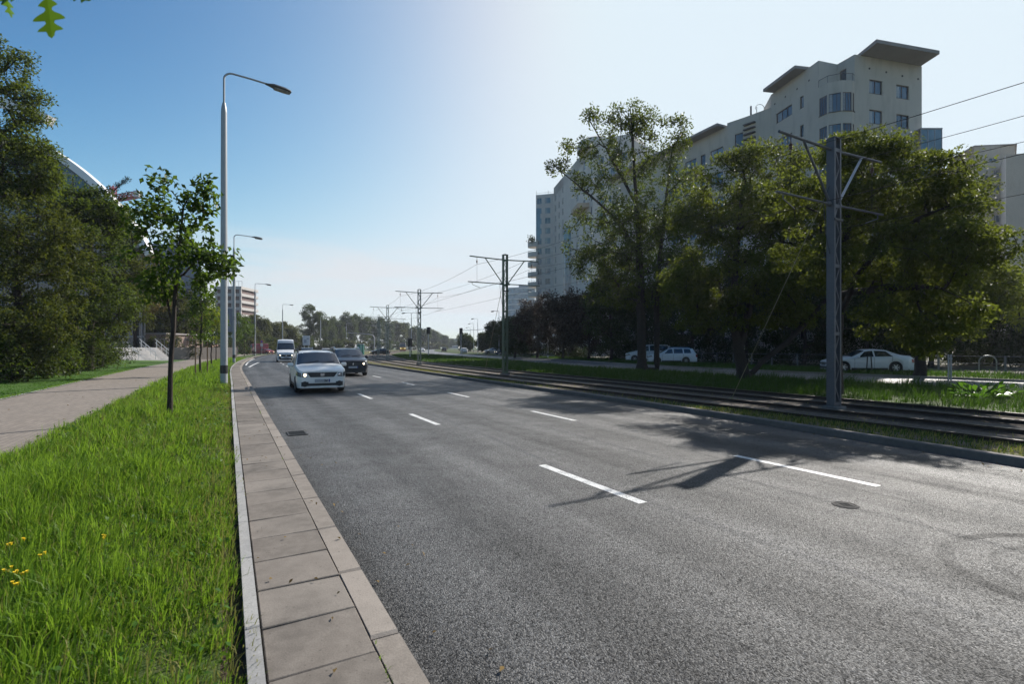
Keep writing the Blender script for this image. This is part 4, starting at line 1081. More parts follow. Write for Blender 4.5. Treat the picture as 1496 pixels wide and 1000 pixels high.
def make_car(name, label, cat, sp, loc, rz, col, group=None, lod=0):
    root = empty(name, loc, rz, label, cat, group)
    s = Shell(sp); L = sp['L']
    # shift so that the origin is under the middle of the car
    body = s.body(col, root)
    gl = sp.get('glass', GLASS_CAR)
    mb = MB(); s.screen(mb, *sp['ws']); mb.build('windscreen', gl, root, 40)
    mb = MB(); s.screen(mb, *sp['rs']); mb.build('rear_window', gl, root, 40)
    for side in (1, -1):
        for a, b, c, d in sp['side']:
            mb = MB(); s.patch(mb, a, b, c, d, 2.12, 2.9, side, 8, 3); mb.build('side_window', gl, root, 40)
    fx = -.012
    fr = sp.get('front', {})
    if fr:
        w0 = pl(sp['wid'], 0)
        g = fr['grille']; mb = MB()                                    # (half width low, half width high, z low, z high)
        mb.prism([(-g[0], fx), (g[0], fx), (g[0], .05), (-g[0], .05)], 0, .01) if False else None
        mb.add([(-g[0], fx, g[2]), (g[0], fx, g[2]), (g[1], fx, g[3]), (-g[1], fx, g[3]), (-g[0], .05, g[2]), (g[0], .05, g[2]), (g[1], .05, g[3]), (-g[1], .05, g[3])],
               [(0, 1, 2, 3), (0, 4, 5, 1), (1, 5, 6, 2), (2, 6, 7, 3), (3, 7, 4, 0)])
        gr = mb.build('grille', BLACKP, root)
        mb = MB()
        for k in range(3):
            t = (k + .5) / 3; hw = g[0] + (g[1] - g[0]) * t
            mb.box((0, fx - .004, g[2] + (g[3] - g[2]) * t), (2 * hw - .05, .012, .009))
        mb.build('grille_bar', M('dark_chrome', (.12, .12, .13), .35, .6, .1, 9), gr)
        mb = MB(); zc = (g[2] + g[3]) / 2
        if fr.get('badge') == 'shield':                                # chrome shield of two mirrored uprights
            for sg in (-1, 1):
                mb.poly([(sg * .005, fx - .02, zc - .06), (sg * .05, fx - .02, zc - .035), (sg * .075, fx - .02, zc + .055), (sg * .012, fx - .02, zc + .055), (sg * .012, fx - .02, zc + .03), (sg * .045, fx - .02, zc + .03), (sg * .03, fx - .02, zc - .02), (sg * .005, fx - .02, zc - .03)][::sg])
            mb.box((0, fx - .012, zc), (.13, .012, .09))
        elif fr.get('badge') == 'diamond':
            mb.poly([(0, fx - .018, zc - .085), (.055, fx - .018, zc), (0, fx - .018, zc + .085), (-.055, fx - .018, zc)])
            mb.box((0, fx - .008, zc), (.06, .014, .1))
        else:
            mb.lathe([(0, -.018), (.06, -.018), (.07, -.01), (.07, .0)], 16, 'Y', (0, fx, zc))
        mb.build('badge', CHROME, root)
        lo = fr['lower']; mb = MB()
        mb.add([(-lo[0], fx + .004, lo[2]), (lo[0], fx + .004, lo[2]), (lo[1], fx + .004, lo[3]), (-lo[1], fx + .004, lo[3]), (-lo[0], .05, lo[2]), (lo[0], .05, lo[2]), (lo[1], .05, lo[3]), (-lo[1], .05, lo[3])],
               [(0, 1, 2, 3), (0, 4, 5, 1), (1, 5, 6, 2), (2, 6, 7, 3), (3, 7, 4, 0)])
        mb.build('lower_grille', BLACKP, root)
        pzz = fr['plate']; mb = MB(); mb.box((0, fx - .014, pzz), (.52, .02, .114), bev=.004)
        plate = mb.build('licence_plate', M('plate_white', (.36, .37, .39), .5, 0, .1, 20), root)
        mb = MB(); mb.box((.237, fx - .0262, pzz), (.04, .002, .108)); mb.build('country_band', M('plate_blue', (.01, .03, .22), .5), plate)
        # plate characters (only WE is legible in the photograph)
        mb = MB(); y_ = fx - .0266
        def st(x0, z0, x1, z1): mb.bar((-x0, y_, pzz + z0), (-x1, y_, pzz + z1), .013, .0025, up=(0, 1, 0))
        if fr.get('text'):
            x0 = -.17
            for a, b in (((0, .036), (.014, -.036)), ((.014, -.036), (.028, .012)), ((.028, .012), (.042, -.036)), ((.042, -.036), (.056, .036))): st(x0 + a[0], a[1], x0 + b[0], b[1])
            x0 = -.095
            st(x0, .04, x0, -.04)
            for zz in (.035, 0, -.035): st(x0, zz, x0 + .04, zz)
            mb.build('plate_letters', BLACKP, plate)
        for side in (1, -1):
            mb = MB(); h = fr['head']                                # patch on flank wrapping the corner + block on the nose
            s.patch(mb, .0, h[0], .02, h[1], h[2], h[3], side, 6, 4, .008)
            zl, zh = s.pt(0, h[2]).z, s.pt(0, h[3]).z
            y1 = fx - .006
            mb.add([(side * w0 * .985, y1 + .012, zl), (side * h[4], y1, zl + .02), (side * h[5], y1, zh - .01), (side * w0 * .97, y1 + .012, zh), (side * w0 * .985, .03, zl), (side * h[4], .03, zl + .02), (side * h[5], .03, zh - .01), (side * w0 * .97, .03, zh)],
                   [(0, 1, 2, 3), (0, 4, 5, 1), (1, 5, 6, 2), (2, 6, 7, 3)])
            hl = mb.build('headlight', glassmat('headlamp_lens', (.20, .21, .22), .06, 1.0, .25, 14), root)
            mb = MB(); mb.lathe([(0, -.012), (.038, -.010), (.05, .0), (.055, .012)], 18, 'Y', (side * (h[4] + .065), y1, (zl + zh) / 2))
            lit = fr.get('lit')
            on = lit == 'both' or lit == side
            mb.build('lamp', emit('lamp_on', (1.0, .86, .58), 4.0) if on else CHROME, hl)
            mb = MB(); mb.lathe([(.04, -.008), (.075, -.012), (.1, .0)], 16, 'Y', (side * (w0 * .84), fx, fr['fog'])); mb.lathe([(0, -.002), (.045, -.004)], 16, 'Y', (side * (w0 * .84), fx, fr['fog']))
            mb.box((side * w0 * .84, fx + .012, fr['fog']), (.24, .02, .15), bev=.006)
            mb.build('fog_lamp', BLACKP, root)
    rr = sp.get('rear')
    if rr:
        for side in (1, -1):
            mb = MB(); s.patch(mb, L - rr[0], L, L - rr[0], L, rr[1], rr[2], side, 4, 4, .008)
            wl = pl(sp['wid'], L); zl, zh = s.pt(L, rr[1]).z, s.pt(L, rr[2]).z
            mb.box((side * wl * .84, L + .004, (zl + zh) / 2), (wl * .26, .02, (zh - zl) * .9))
            mb.build('tail_light', M('tail_lens', (.20, .01, .012), .12, 0, .15, 30, 0, 1, .8), root)
        mb = MB(); mb.box((0, L + .006, rr[3]), (.52, .02, .114), bev=.004); mb.build('rear_plate', M('plate_white', (.36, .37, .39)), root)
        mb = MB(); mb.box((0, L - .01, sp['clear'] + .13), (pl(sp['wid'], L) * 1.9, .09, .2), bev=.02); mb.build('rear_bumper', sp.get('bumper', BLACKP), root)
    # underbody
    mb = MB(); wmax = pl(sp['wid'], L / 2)
    mb.box((0, L / 2, sp['clear'] + .14), (wmax * 1.62, L - .25, .2)); mb.box((0, L / 2, .48), (wmax * 1.2, L - 1.0, .4)); mb.build('underbody', BLACKP, root)
    # wheels
    rad = sp['r']
    for wc in sp['wheels']:
        for side in (1, -1):
            wx = (pl(sp['wid'], wc) - .105) * side
            mb = MB(); mb.lathe([(rad * .62, -.10), (rad * .92, -.105), (rad, -.075), (rad, .075), (rad * .92, .105), (rad * .62, .10)], 26, 'X', (wx, wc, rad))
            wh = mb.build('wheel', RUBBER, root, 40)
            mb = MB(); xo = wx + side * .085
            mb.lathe([(rad * .66, side * .012), (rad * .6, -side * .01), (rad * .57, -side * .05), (.0, -side * .055)], 26, 'X', (xo, wc, rad), 1)
            for k in range(6):
                a = k * math.pi / 3
                c_, s_ = math.cos(a), math.sin(a)
                mb.bar((xo - side * .008, wc + c_ * .05, rad + s_ * .05), (xo - side * .004, wc + c_ * rad * .6, rad + s_ * rad * .6), .055, .02, 0, up=(1, 0, 0))
            mb.lathe([(rad * .66, side * .012), (rad * .60, side * .008), (rad * .6, -side * .01)], 26, 'X', (xo, wc, rad), 0)
            mb.lathe([(0, .004 * side), (.05, 0), (.06, -.02 * side)], 14, 'X', (xo, wc, rad), 0)
            mb.build('rim', [sp.get('rim', ALLOY), BLACKP], wh)
    # mirrors
    mx = sp['mirror']
    for side in (1, -1):
        p = s.pt(mx, 2.05, side)
        mb = MB(); mb.box((p.x + side * .12, mx, p.z + .07), (.2, .12, .15), bev=.035); mb.bar((p.x - side * .02, mx + .02, p.z + .0), (p.x + side * .06, mx, p.z + .04), .05)
        mb.build('wing_mirror', sp.get('mirror_mat', col), root, 50)
    if sp.get('rails'):
        a, b = sp['rails']
        for side in (1, -1):
            mb = MB(); pts = []
            for k in range(9):
                x = a + (b - a) * k / 8; p = s.pt(x, 3.35, side); pts.append(p + Vector((side * .04, 0, .085 if 0 < k < 8 else .0)))
            mb.tube(pts, .03, 6); mb.build('roof_rail', sp.get('rail_mat', BLACKP), root, 50)
    if not lod:
        mb = MB()
        for side in (1, -1):                                           # door handles, sill trim and shut lines
            for hx in sp.get('handles', ()):
                p = s.pt(hx, 1.72, side); mb.box(p + Vector((side * .012, 0, 0)), (.03, .18, .03), bev=.008)
        if mb.v: mb.build('door_handle', sp.get('handle_mat', col), root)
        for side in (1, -1):
            for dx in sp.get('doors', ()):
                mb = MB(); s.patch(mb, dx, dx + .014, dx, dx + .014, .15, 2.08, side, 1, 10, .003)
                mb.build('door_gap', BLACKP, root)
            mb = MB(); s.patch(mb, sp['wheels'][0] + sp['r'] + .1, sp['wheels'][1] - sp['r'] - .1, sp['wheels'][0] + sp['r'] + .1, sp['wheels'][1] - sp['r'] - .1, .0, .3, side, 4, 2, .008)
            mb.build('sill_trim', BLACKP, root)
        # wipers and cowl
        mb = MB(); xw = sp['ws'][0]
        for sx in (-.5, .1):
            a = s.pt(xw + .02, 4.0, -1 if sx < 0 else 1); mb.bar((sx, xw - .02, s.pt(xw, 4.5).z + .02), (sx + .5, xw + .12, s.pt(xw + .12, 4.6).z + .025), .015)
        mb.build('wiper', BLACKP, root)
        # dark cabin lining seen through the tinted glass: interior mirror
        mb = MB(); mb.box((0, sp['ws'][1] - .1, s.pt(sp['ws'][1], 5).z - .12), (.2, .03, .06), bev=.01); mb.build('interior_mirror', BLACKP, root)
    # local shift: origin under the centre
    for c in kids(root):
        c.location.y -= L / 2
    return root

ESTATE = dict(L=4.5, clear=.19, r=.305, wheels=[.84, 3.47], tumble=.24, bumper=None,
  top=[(0, .80), (.06, .84), (.3, .91), (.75, .97), (1.02, 1.0), (1.1, 1.03), (1.82, 1.44), (2.05, 1.50), (2.6, 1.525), (3.7, 1.50), (4.12, 1.45), (4.38, 1.05), (4.5, .92)],
  belt=[(0, .74), (.3, .82), (1.0, .90), (2.5, .92), (4.2, .96), (4.5, .85)],
  wid=[(0, .70), (.06, .77), (.18, .825), (.45, .86), (.9, .866), (3.6, .866), (4.2, .83), (4.42, .77), (4.5, .72)],
  ws=(1.12, 1.84), rs=(4.36, 4.13), side=[(1.42, 2.28, 1.84, 2.24), (2.36, 3.2, 2.34, 3.16), (3.3, 3.95, 3.26, 3.85)], mirror=1.45, rails=(1.95, 3.95), handles=(2.15, 3.05), doors=(1.3, 2.31, 3.24),
  front=dict(grille=(.40, .52, .58, .75), lower=(.50, .56, .27, .36), plate=.45, head=(.42, .30, 1.45, 1.98, .52, .53), fog=.34, badge='shield', lit=-1, text=True), rear=(.14, 1.3, 2.2, .75))
ESTATE['bumper'] = BLACKP
SUV = dict(L=4.45, clear=.21, r=.33, wheels=[.86, 3.5], tumble=.26,
  top=[(0, .86), (.06, .91), (.3, .99), (.8, 1.06), (1.0, 1.09), (1.85, 1.53), (2.1, 1.58), (2.7, 1.60), (3.7, 1.57), (4.05, 1.52), (4.35, 1.1), (4.45, .95)],
  belt=[(0, .80), (.3, .9), (1.0, .98), (4.1, 1.05), (4.45, .9)],
  wid=[(0, .70), (.06, .78), (.2, .85), (.5, .90), (1.0, .915), (3.6, .915), (4.2, .86), (4.45, .74)],
  ws=(1.06, 1.86), rs=(4.33, 4.07), side=[(1.45, 2.3, 1.88, 2.26), (2.38, 3.2, 2.36, 3.15), (3.3, 3.85, 3.26, 3.7)], mirror=1.42, rails=(1.95, 3.9), handles=(2.15, 3.05), doors=(1.3, 2.33, 3.24),
  front=dict(grille=(.42, .5, .62, .80), lower=(.56, .62, .27, .44), plate=.52, head=(.5, .36, 1.45, 1.98, .52, .54), fog=.36, badge='diamond', lit=1), rear=(.14, 1.3, 2.2, .8), rail_mat=CHROME)
VAN = dict(L=5.6, clear=.22, r=.34, wheels=[.95, 4.6], tumble=.10,
  top=[(0, .98), (.05, 1.08), (.4, 1.22), (.85, 1.32), (.95, 1.36), (1.75, 2.12), (1.95, 2.45), (2.3, 2.58), (5.4, 2.60), (5.56, 2.5), (5.6, 2.3)],
  belt=[(0, .9), (.4, 1.05), (1.0, 1.22), (1.8, 1.26), (5.6, 1.26)],
  wid=[(0, .78), (.06, .86), (.25, .95), (.6, .985), (5.4, .985), (5.6, .95)],
  ws=(1.0, 1.78), rs=(5.595, 5.57), side=[(1.32, 2.12, 1.72, 2.1)], mirror=1.4, mirror_mat=BLACKP, handles=(2.0, 2.9), doors=(1.22, 2.2, 3.3),
  front=dict(grille=(.46, .5, .62, .84), lower=(.68, .70, .28, .44), plate=.52, head=(.34, .26, 1.35, 1.98, .54, .56), fog=.5, badge='disc', lit='both'), rear=(.1, 1.1, 1.9, .6))
SALOON = dict(L=4.75, clear=.17, r=.325, wheels=[.85, 3.7], tumble=.3,
  top=[(0, .68), (.08, .74), (.5, .84), (1.1, .93), (1.25, .96), (2.0, 1.36), (2.3, 1.43), (2.8, 1.44), (3.3, 1.38), (3.9, 1.14), (4.15, 1.08), (4.6, 1.03), (4.75, .88)],
  belt=[(0, .62), (.5, .76), (1.2, .88), (3.8, .97), (4.75, .82)],
  wid=[(0, .62), (.1, .75), (.35, .86), (.9, .91), (3.7, .91), (4.4, .86), (4.75, .70)],
  ws=(1.3, 2.02), rs=(3.88, 3.34), side=[(1.6, 2.5, 2.02, 2.46), (2.58, 3.55, 2.55, 3.2)], mirror=1.62, handles=(2.35, 3.3), doors=(1.45, 2.53, 3.5),
  front=dict(grille=(.34, .36, .46, .62), lower=(.6, .62, .22, .34), plate=.4, head=(.45, .4, 1.4, 1.95, .4, .42), fog=.28, badge='disc'), rear=(.16, 1.35, 2.0, .7))
MINIVAN = dict(L=4.85, clear=.19, r=.33, wheels=[.92, 3.9], tumble=.2,
  top=[(0, .85), (.08, .93), (.5, 1.05), (.95, 1.14), (1.05, 1.18), (1.95, 1.72), (2.3, 1.84), (2.8, 1.87), (4.4, 1.85), (4.7, 1.75), (4.82, 1.1), (4.85, .8)],
  belt=[(0, .78), (.5, .95), (1.1, 1.06), (4.7, 1.12), (4.85, .75)],
  wid=[(0, .70), (.1, .82), (.35, .92), (.9, .945), (4.4, .945), (4.85, .84)],
  ws=(1.1, 1.98), rs=(4.81, 4.71), side=[(1.5, 2.45, 2.02, 2.42), (2.55, 3.5, 2.52, 3.48), (3.6, 4.5, 3.58, 4.42)], mirror=1.55, handles=(2.3, 2.75), doors=(1.4, 2.5, 3.55),
  front=dict(grille=(.4, .44, .56, .72), lower=(.6, .64, .24, .4), plate=.48, head=(.5, .34, 1.4, 1.98, .5, .5), fog=.32, badge='disc'), rear=(.14, 1.2, 2.3, .7))
HATCH = dict(ESTATE, L=4.1, wheels=[.8, 3.35], rails=None,
  top=[(0, .72), (.06, .78), (.35, .88), (.9, .96), (1.05, 1.0), (1.75, 1.38), (2.1, 1.46), (2.8, 1.46), (3.5, 1.36), (3.95, 1.0), (4.1, .85)],
  wid=[(0, .66), (.06, .74), (.2, .82), (.5, .86), (3.4, .86), (3.9, .8), (4.1, .7)], belt=[(0, .66), (.35, .8), (1.0, .9), (3.6, .97), (4.1, .8)],
  ws=(1.08, 1.77), rs=(3.93, 3.53), side=[(1.4, 2.2, 1.78, 2.16), (2.28, 3.2, 2.26, 3.05)], handles=(2.05, 2.95), doors=(1.28, 2.24, 3.15),
  front=dict(ESTATE['front'], badge='disc', lit='both', text=False))
for s_ in (ESTATE, SUV, VAN, SALOON, MINIVAN, HATCH):
    s_['rear'] = s_['rear']
WHITEP = paint('white_car_paint', (.62, .64, .66)); SILVERW = paint('silver_white_car_paint', (.80, .785, .75), 0)
NAVY = paint('dark_blue_car_paint', (.010, .013, .022), .1); BLACKC = paint('black_car_paint', (.012, .012, .014)); REDC = paint('red_car_paint', (.30, .012, .014)); SILV = paint('silver_car_paint', (.34, .36, .38), .5); BLUEC = paint('blue_car_paint', (.03, .07, .17), .2)
def place(front_px, d, ang, L):
    a = R(ang); fx, fy = math.sin(a), -math.cos(a)
    x = X(front_px, d)
    return (x - fx * L / 2, d - fy * L / 2)
def car(name, label, cat, sp, px, d, ang, col, group=None, lod=0, z=0.0):
    x, y = place(px, d, ang, sp['L'])
    return make_car(name, label, cat, sp, (x, y, z), R(ang), col, group, lod)
car('estate_car', 'white estate car with one headlight lit, leading the oncoming traffic', 'car', ESTATE, 471, 18.5, 27, SILVERW)
car('dark_hatchback', 'dark blue car with roof rails close behind the leading white estate car', 'car', SUV, 516, 29.2, 27, NAVY)
car('panel_van', 'white high-roofed panel van with both headlights on, in the left lane', 'van', VAN, 418, 57.5, 25, WHITEP)
g_ = 'cars queueing far behind the van'
car('dark_car', 'dark car half hidden behind the roof of the leading white estate car', 'car', dict(SUV, front=dict(SUV['front'], lit=None)), 450, 72, 25, BLACKC, g_, 1)
car('white_car', 'white car visible between the two leading cars, far back on the road', 'car', HATCH, 478, 94, 25, WHITEP, g_, 1)
car('dark_estate_car', 'black car seen side-on beyond the tram track, right of the green kiosk', 'car', HATCH, 541, 112, -62, BLACKC, None, 1)
car('minivan', 'white minivan parked behind the double tree trunk, nose to the left', 'van', MINIVAN, 914, 57, -100, paint('parked_white_paint', (.66, .68, .70)), 'cars parked under the trees', 0, .1)
car('parked_estate_car', 'white estate car with a dark rear bumper parked right of the white minivan', 'car', dict(ESTATE, front=dict(ESTATE['front'], lit=None, text=False, badge='disc'), rail_mat=CHROME), 946, 50, -100, paint('parked_white_paint', (.66, .68, .70)), 'cars parked under the trees', 0, .1)
car('saloon_car', 'low white saloon parked behind the nearest tram mast', 'car', SALOON, 1203, 33, -103, paint('parked_white_paint', (.66, .68, .70)), 'cars parked under the trees', 0, .1)
car('parked_dark_car', 'dark car parked in shade beneath the blue parking sign', 'car', HATCH, 812, 83, -100, NAVY, 'cars parked under the trees', 1, .1)
car('receding_white_car', 'white car driving away on the far carriageway', 'car', HATCH, 677, 139, 190, WHITEP, 'cars driving away on the second carriageway', 1, .02)
car('receding_dark_car', 'small black car farther up the far carriageway, left of the white one', 'car', SUV, 648, 200, 192, BLACKC, 'cars driving away on the second carriageway', 1, .02)
car('parked_silver_car', 'silver car parked by the road just left of the second tram mast', 'car', HATCH, 707, 118, -70, SILV, 'cars parked left of the second tram mast', 1, .1)
car('parked_blue_car', 'blue car parked behind the second tram mast', 'car', HATCH, 724, 112, -70, BLUEC, 'cars parked left of the second tram mast', 1, .1)
car('red_car', 'red car at the far left, behind the pedestrian railing', 'car', HATCH, 397, 122, 62, REDC, None, 1)
car('red_van', 'red delivery van standing behind the third street lamp', 'van', dict(VAN, L=5.6), 354, 122, -66, REDC, None, 1)
car('distant_white_car', 'tiny white car right of the yellow tram', 'car', HATCH, 618, 210, 20, WHITEP, None, 1)

# tram
def tram():
    d = 190; root = empty('tram', (X(588.5, d), d, .2), R(12), 'yellow and red tram with a blue windscreen, coming from the far end of the track', 'tram')
    W, H, L = 2.4, 3.1, 14
    ring = [(-1.2, .35), (1.2, .35), (1.2, 1.9), (1.1, 2.9), (.8, 3.1), (-.8, 3.1), (-1.1, 2.9), (-1.2, 1.9)]
    mb = MB(); sec = [(0, .86, .1), (.35, 1, 0), (L - .35, 1, 0), (L, .86, .1)]
    vs = [(x * k, y, z_ if z_ < 1 else z_) for y, k, _ in sec for x, z_ in ring]
    n = 8
    mb.add(vs, [(k * n + i, k * n + (i + 1) % n, k * n + n + (i + 1) % n, k * n + n + i) for k in range(3) for i in range(n)] + [tuple(range(7, -1, -1)), tuple(range(24, 32))])
    mb.build('body', paint('tram_grey', (.16, .15, .155)), root)
    mb = MB(); mb.box((0, -.02, 1.05), (2.1, .06, .9), bev=.02); mb.box((1.205, 3.5, .95), (.03, 6.9, .95)); mb.build('yellow_panel', paint('tram_yellow', (.75, .36, .02)), root)
    mb = MB(); mb.box((0, -.03, .42), (2.1, .1, .32), bev=.03); mb.build('bumper', paint('tram_red', (.25, .02, .015)), root)
    mb = MB(); mb.box((0, -.03, 2.15), (1.85, .06, 1.15), bev=.02); mb.build('windscreen', GLASS_B, root)
    for sx in (-.75, .75):
        mb = MB(); mb.lathe([(0, -.02), (.13, -.01), (.15, .03)], 14, 'Y', (sx, -.06, 1.1)); mb.build('headlight', emit('tram_lamp', (1, .8, .45), 2.0), root)
    for k in range(6):
        for sx in (-1, 1):
            mb = MB(); mb.box((sx * 1.19, 1.6 + k * 2.1, 2.2), (.06, 1.6, .95)); mb.build('side_window', GLASS_B, root)
    mb = MB(); mb.box((0, 5, 3.25), (1.4, 4, .3), bev=.05); mb.bar((0, 5, 3.4), (0, 6.2, 4.4), .06); mb.bar((0, 6.2, 4.4), (0, 5.0, 5.1), .05); mb.bar((-.8, 5, 5.1), (.8, 5, 5.1), .05); mb.build('pantograph', STEELD, root)
    for y in (2, 4, 10, 12):
        for sx in (-.72, .72):
            mb = MB(); mb.lathe([(0, -.05), (.32, -.05), (.34, .05), (0, .05)], 18, 'X', (sx, y, .14)); mb.build('wheel', BLACKP, root)
tram()
# ------------------------------------------------------------------ buildings
def plaster(name, a, b, stain, sscale=.25):
    t = NT(name)
    co = t.coord()
    mp = t.n.new('ShaderNodeMapping'); mp.inputs['Scale'].default_value = (1, 1, .25); t.l.new(co, mp.inputs[0])
    n1 = t.noise(sscale, 5); n2 = t.noise(1.6, 5, mp.outputs[0]); n3 = t.noise(30, 3)
    c = t.mix(t.ramp(n1, [(.35, 0.0), (.65, 1.0)]), a, b)
    c = t.mix(t.ramp(n2, [(.5, 0.0), (.8, .5)]), c, stain)
    c = t.mix(1.0, c, t.ramp(n3, [(.3, .93), (.7, 1.06)]), 'MULTIPLY')
    t.color(c); t.set(Roughness=.85, Specular_IOR_Level=.3); t.bump(n3, .15, .01)
    MATS[name] = t.m
    return t.m
PL1 = plaster('beige_render', (.455, .415, .365), (.50, .455, .40), (.28, .25, .22))
PL2 = plaster('pale_render', (.52, .49, .46), (.56, .53, .49), (.38, .35, .32))
PLTAN = plaster('tan_render', (.40, .32, .24), (.46, .37, .28), (.28, .22, .17))
PLE = plaster('tower_render', (.40, .355, .30), (.44, .39, .33), (.28, .245, .21))
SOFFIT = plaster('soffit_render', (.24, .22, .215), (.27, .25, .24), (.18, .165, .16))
t = NT('window_pane')
oi = t.n.new('ShaderNodeObjectInfo'); cz = t.n.new('ShaderNodeSeparateXYZ'); t.l.new(t.coord('Generated'), cz.inputs[0])
cur = t.math('MULTIPLY', t.ramp(oi.outputs['Random'], [(.40, 0.0), (.42, 1.0)]), t.ramp(cz.outputs[0], [(.30, 1.0), (.34, .0)]))
wav = t.noise(9, 2)
t.color(t.mix(cur, t.ramp(oi.outputs['Random'], [(0, (.02, .035, .055)), (.5, (.05, .09, .14)), (1, (.10, .16, .22))]), t.ramp(wav, [(.3, (.22, .22, .22)), (.7, (.36, .35, .34))])))
t.set(Roughness=.04, Specular_IOR_Level=.9); t.bump(t.noise(1.1, 2), .02, .02)
GLASS_B = t.m
FRAME = M('window_frame_brown', (.06, .042, .04), .5, 0, .15, 6)
FRAMEL = M('window_frame_grey', (.30, .31, .33), .5, 0, .1, 6)
RAILM = M('balcony_metal', (.10, .10, .105), .5, .4, .1, 6)
def hit(px, p0, p1):
    """distance along wall p0->p1 and depth of the photo column px"""
    k = (px - 748) / F
    dx, dy = p1[0] - p0[0], p1[1] - p0[1]
    t = (k * p0[1] - p0[0]) / (dx - k * dy)
    return t * math.hypot(dx, dy), p0[1] + t * dy
def facade(mb, p0, p1, z0, z1, ops, depth=.18, mi=0, mr=0):
    p0, p1 = Vector(p0), Vector(p1); L = (p1 - p0).length; u = (p1 - p0) / L; n = Vector((u.y, -u.x))
    xs = sorted({0, L} | {o[0] for o in ops} | {o[1] for o in ops}); zs = sorted({z0, z1} | {o[2] for o in ops} | {o[3] for o in ops})
    pt = lambda s, z, k=0: (p0.x + u.x * s - n.x * k, p0.y + u.y * s - n.y * k, z)
    for i in range(len(xs) - 1):
        for j in range(len(zs) - 1):
            cx, cz = (xs[i] + xs[i + 1]) / 2, (zs[j] + zs[j + 1]) / 2
            if any(o[0] < cx < o[1] and o[2] < cz < o[3] for o in ops): continue
            mb.quad(pt(xs[i], zs[j]), pt(xs[i + 1], zs[j]), pt(xs[i + 1], zs[j + 1]), pt(xs[i], zs[j + 1]), mi)
    for a, b, c, d in ops:
        mb.quad(pt(a, c), pt(a, c, depth), pt(a, d, depth), pt(a, d), mr); mb.quad(pt(b, c, depth), pt(b, c), pt(b, d), pt(b, d, depth), mr)
        mb.quad(pt(a, d), pt(a, d, depth), pt(b, d, depth), pt(b, d), mr); mb.quad(pt(a, c, depth), pt(a, c), pt(b, c), pt(b, c, depth), mr)
WCACHE = {}
def window(parent, p0, p1, op, panes=2, frame=None, glass=None, depth=.13, fw=.07, split=True):
    frame = frame or FRAME; glass = glass or GLASS_B
    p0, p1 = Vector(p0), Vector(p1); u = (p1 - p0).normalized(); n = Vector((u.y, -u.x))
    w, h = round(op[1] - op[0], 2), round(op[3] - op[2], 2)
    key = (w, h, panes, frame.name, glass.name, fw)
    if key not in WCACHE:
        a = MB()
        for c, s in (((fw / 2, 0, h / 2), (fw, .08, h)), ((w - fw / 2, 0, h / 2), (fw, .08, h)), ((w / 2, 0, fw / 2), (w - 2 * fw, .08, fw)), ((w / 2, 0, h - fw / 2), (w - 2 * fw, .08, fw))): a.box(c, s)
        for k in range(1, panes): a.box((w * k / panes, 0, h / 2), (fw * .8, .07, h - 2 * fw))
        a.box((w / 2, -.09, -.02), (w + .06, .12, .035))
        b = MB()
        for k in range(panes):
            x0 = w * k / panes + (fw if k == 0 else fw * .4); x1 = w * (k + 1) / panes - (fw if k == panes - 1 else fw * .4)
            b.quad((x0, .01, fw), (x1, .01, fw), (x1, .01, h - fw), (x0, .01, h - fw))
            b.quad((x0, .03, fw), (x1, .03, fw), (x1, .03, h - fw), (x0, .03, h - fw))
        WCACHE[key] = (a.mesh('window', frame), b.mesh('pane', glass))
    o = link('window', WCACHE[key][0], parent)
    q = p0 + u * op[0] - n * depth
    o.location = (q.x, q.y, op[2] + .001); o.rotation_euler = (0, 0, math.atan2(u.y, u.x))
    link('pane', WCACHE[key][1], o)
    return o

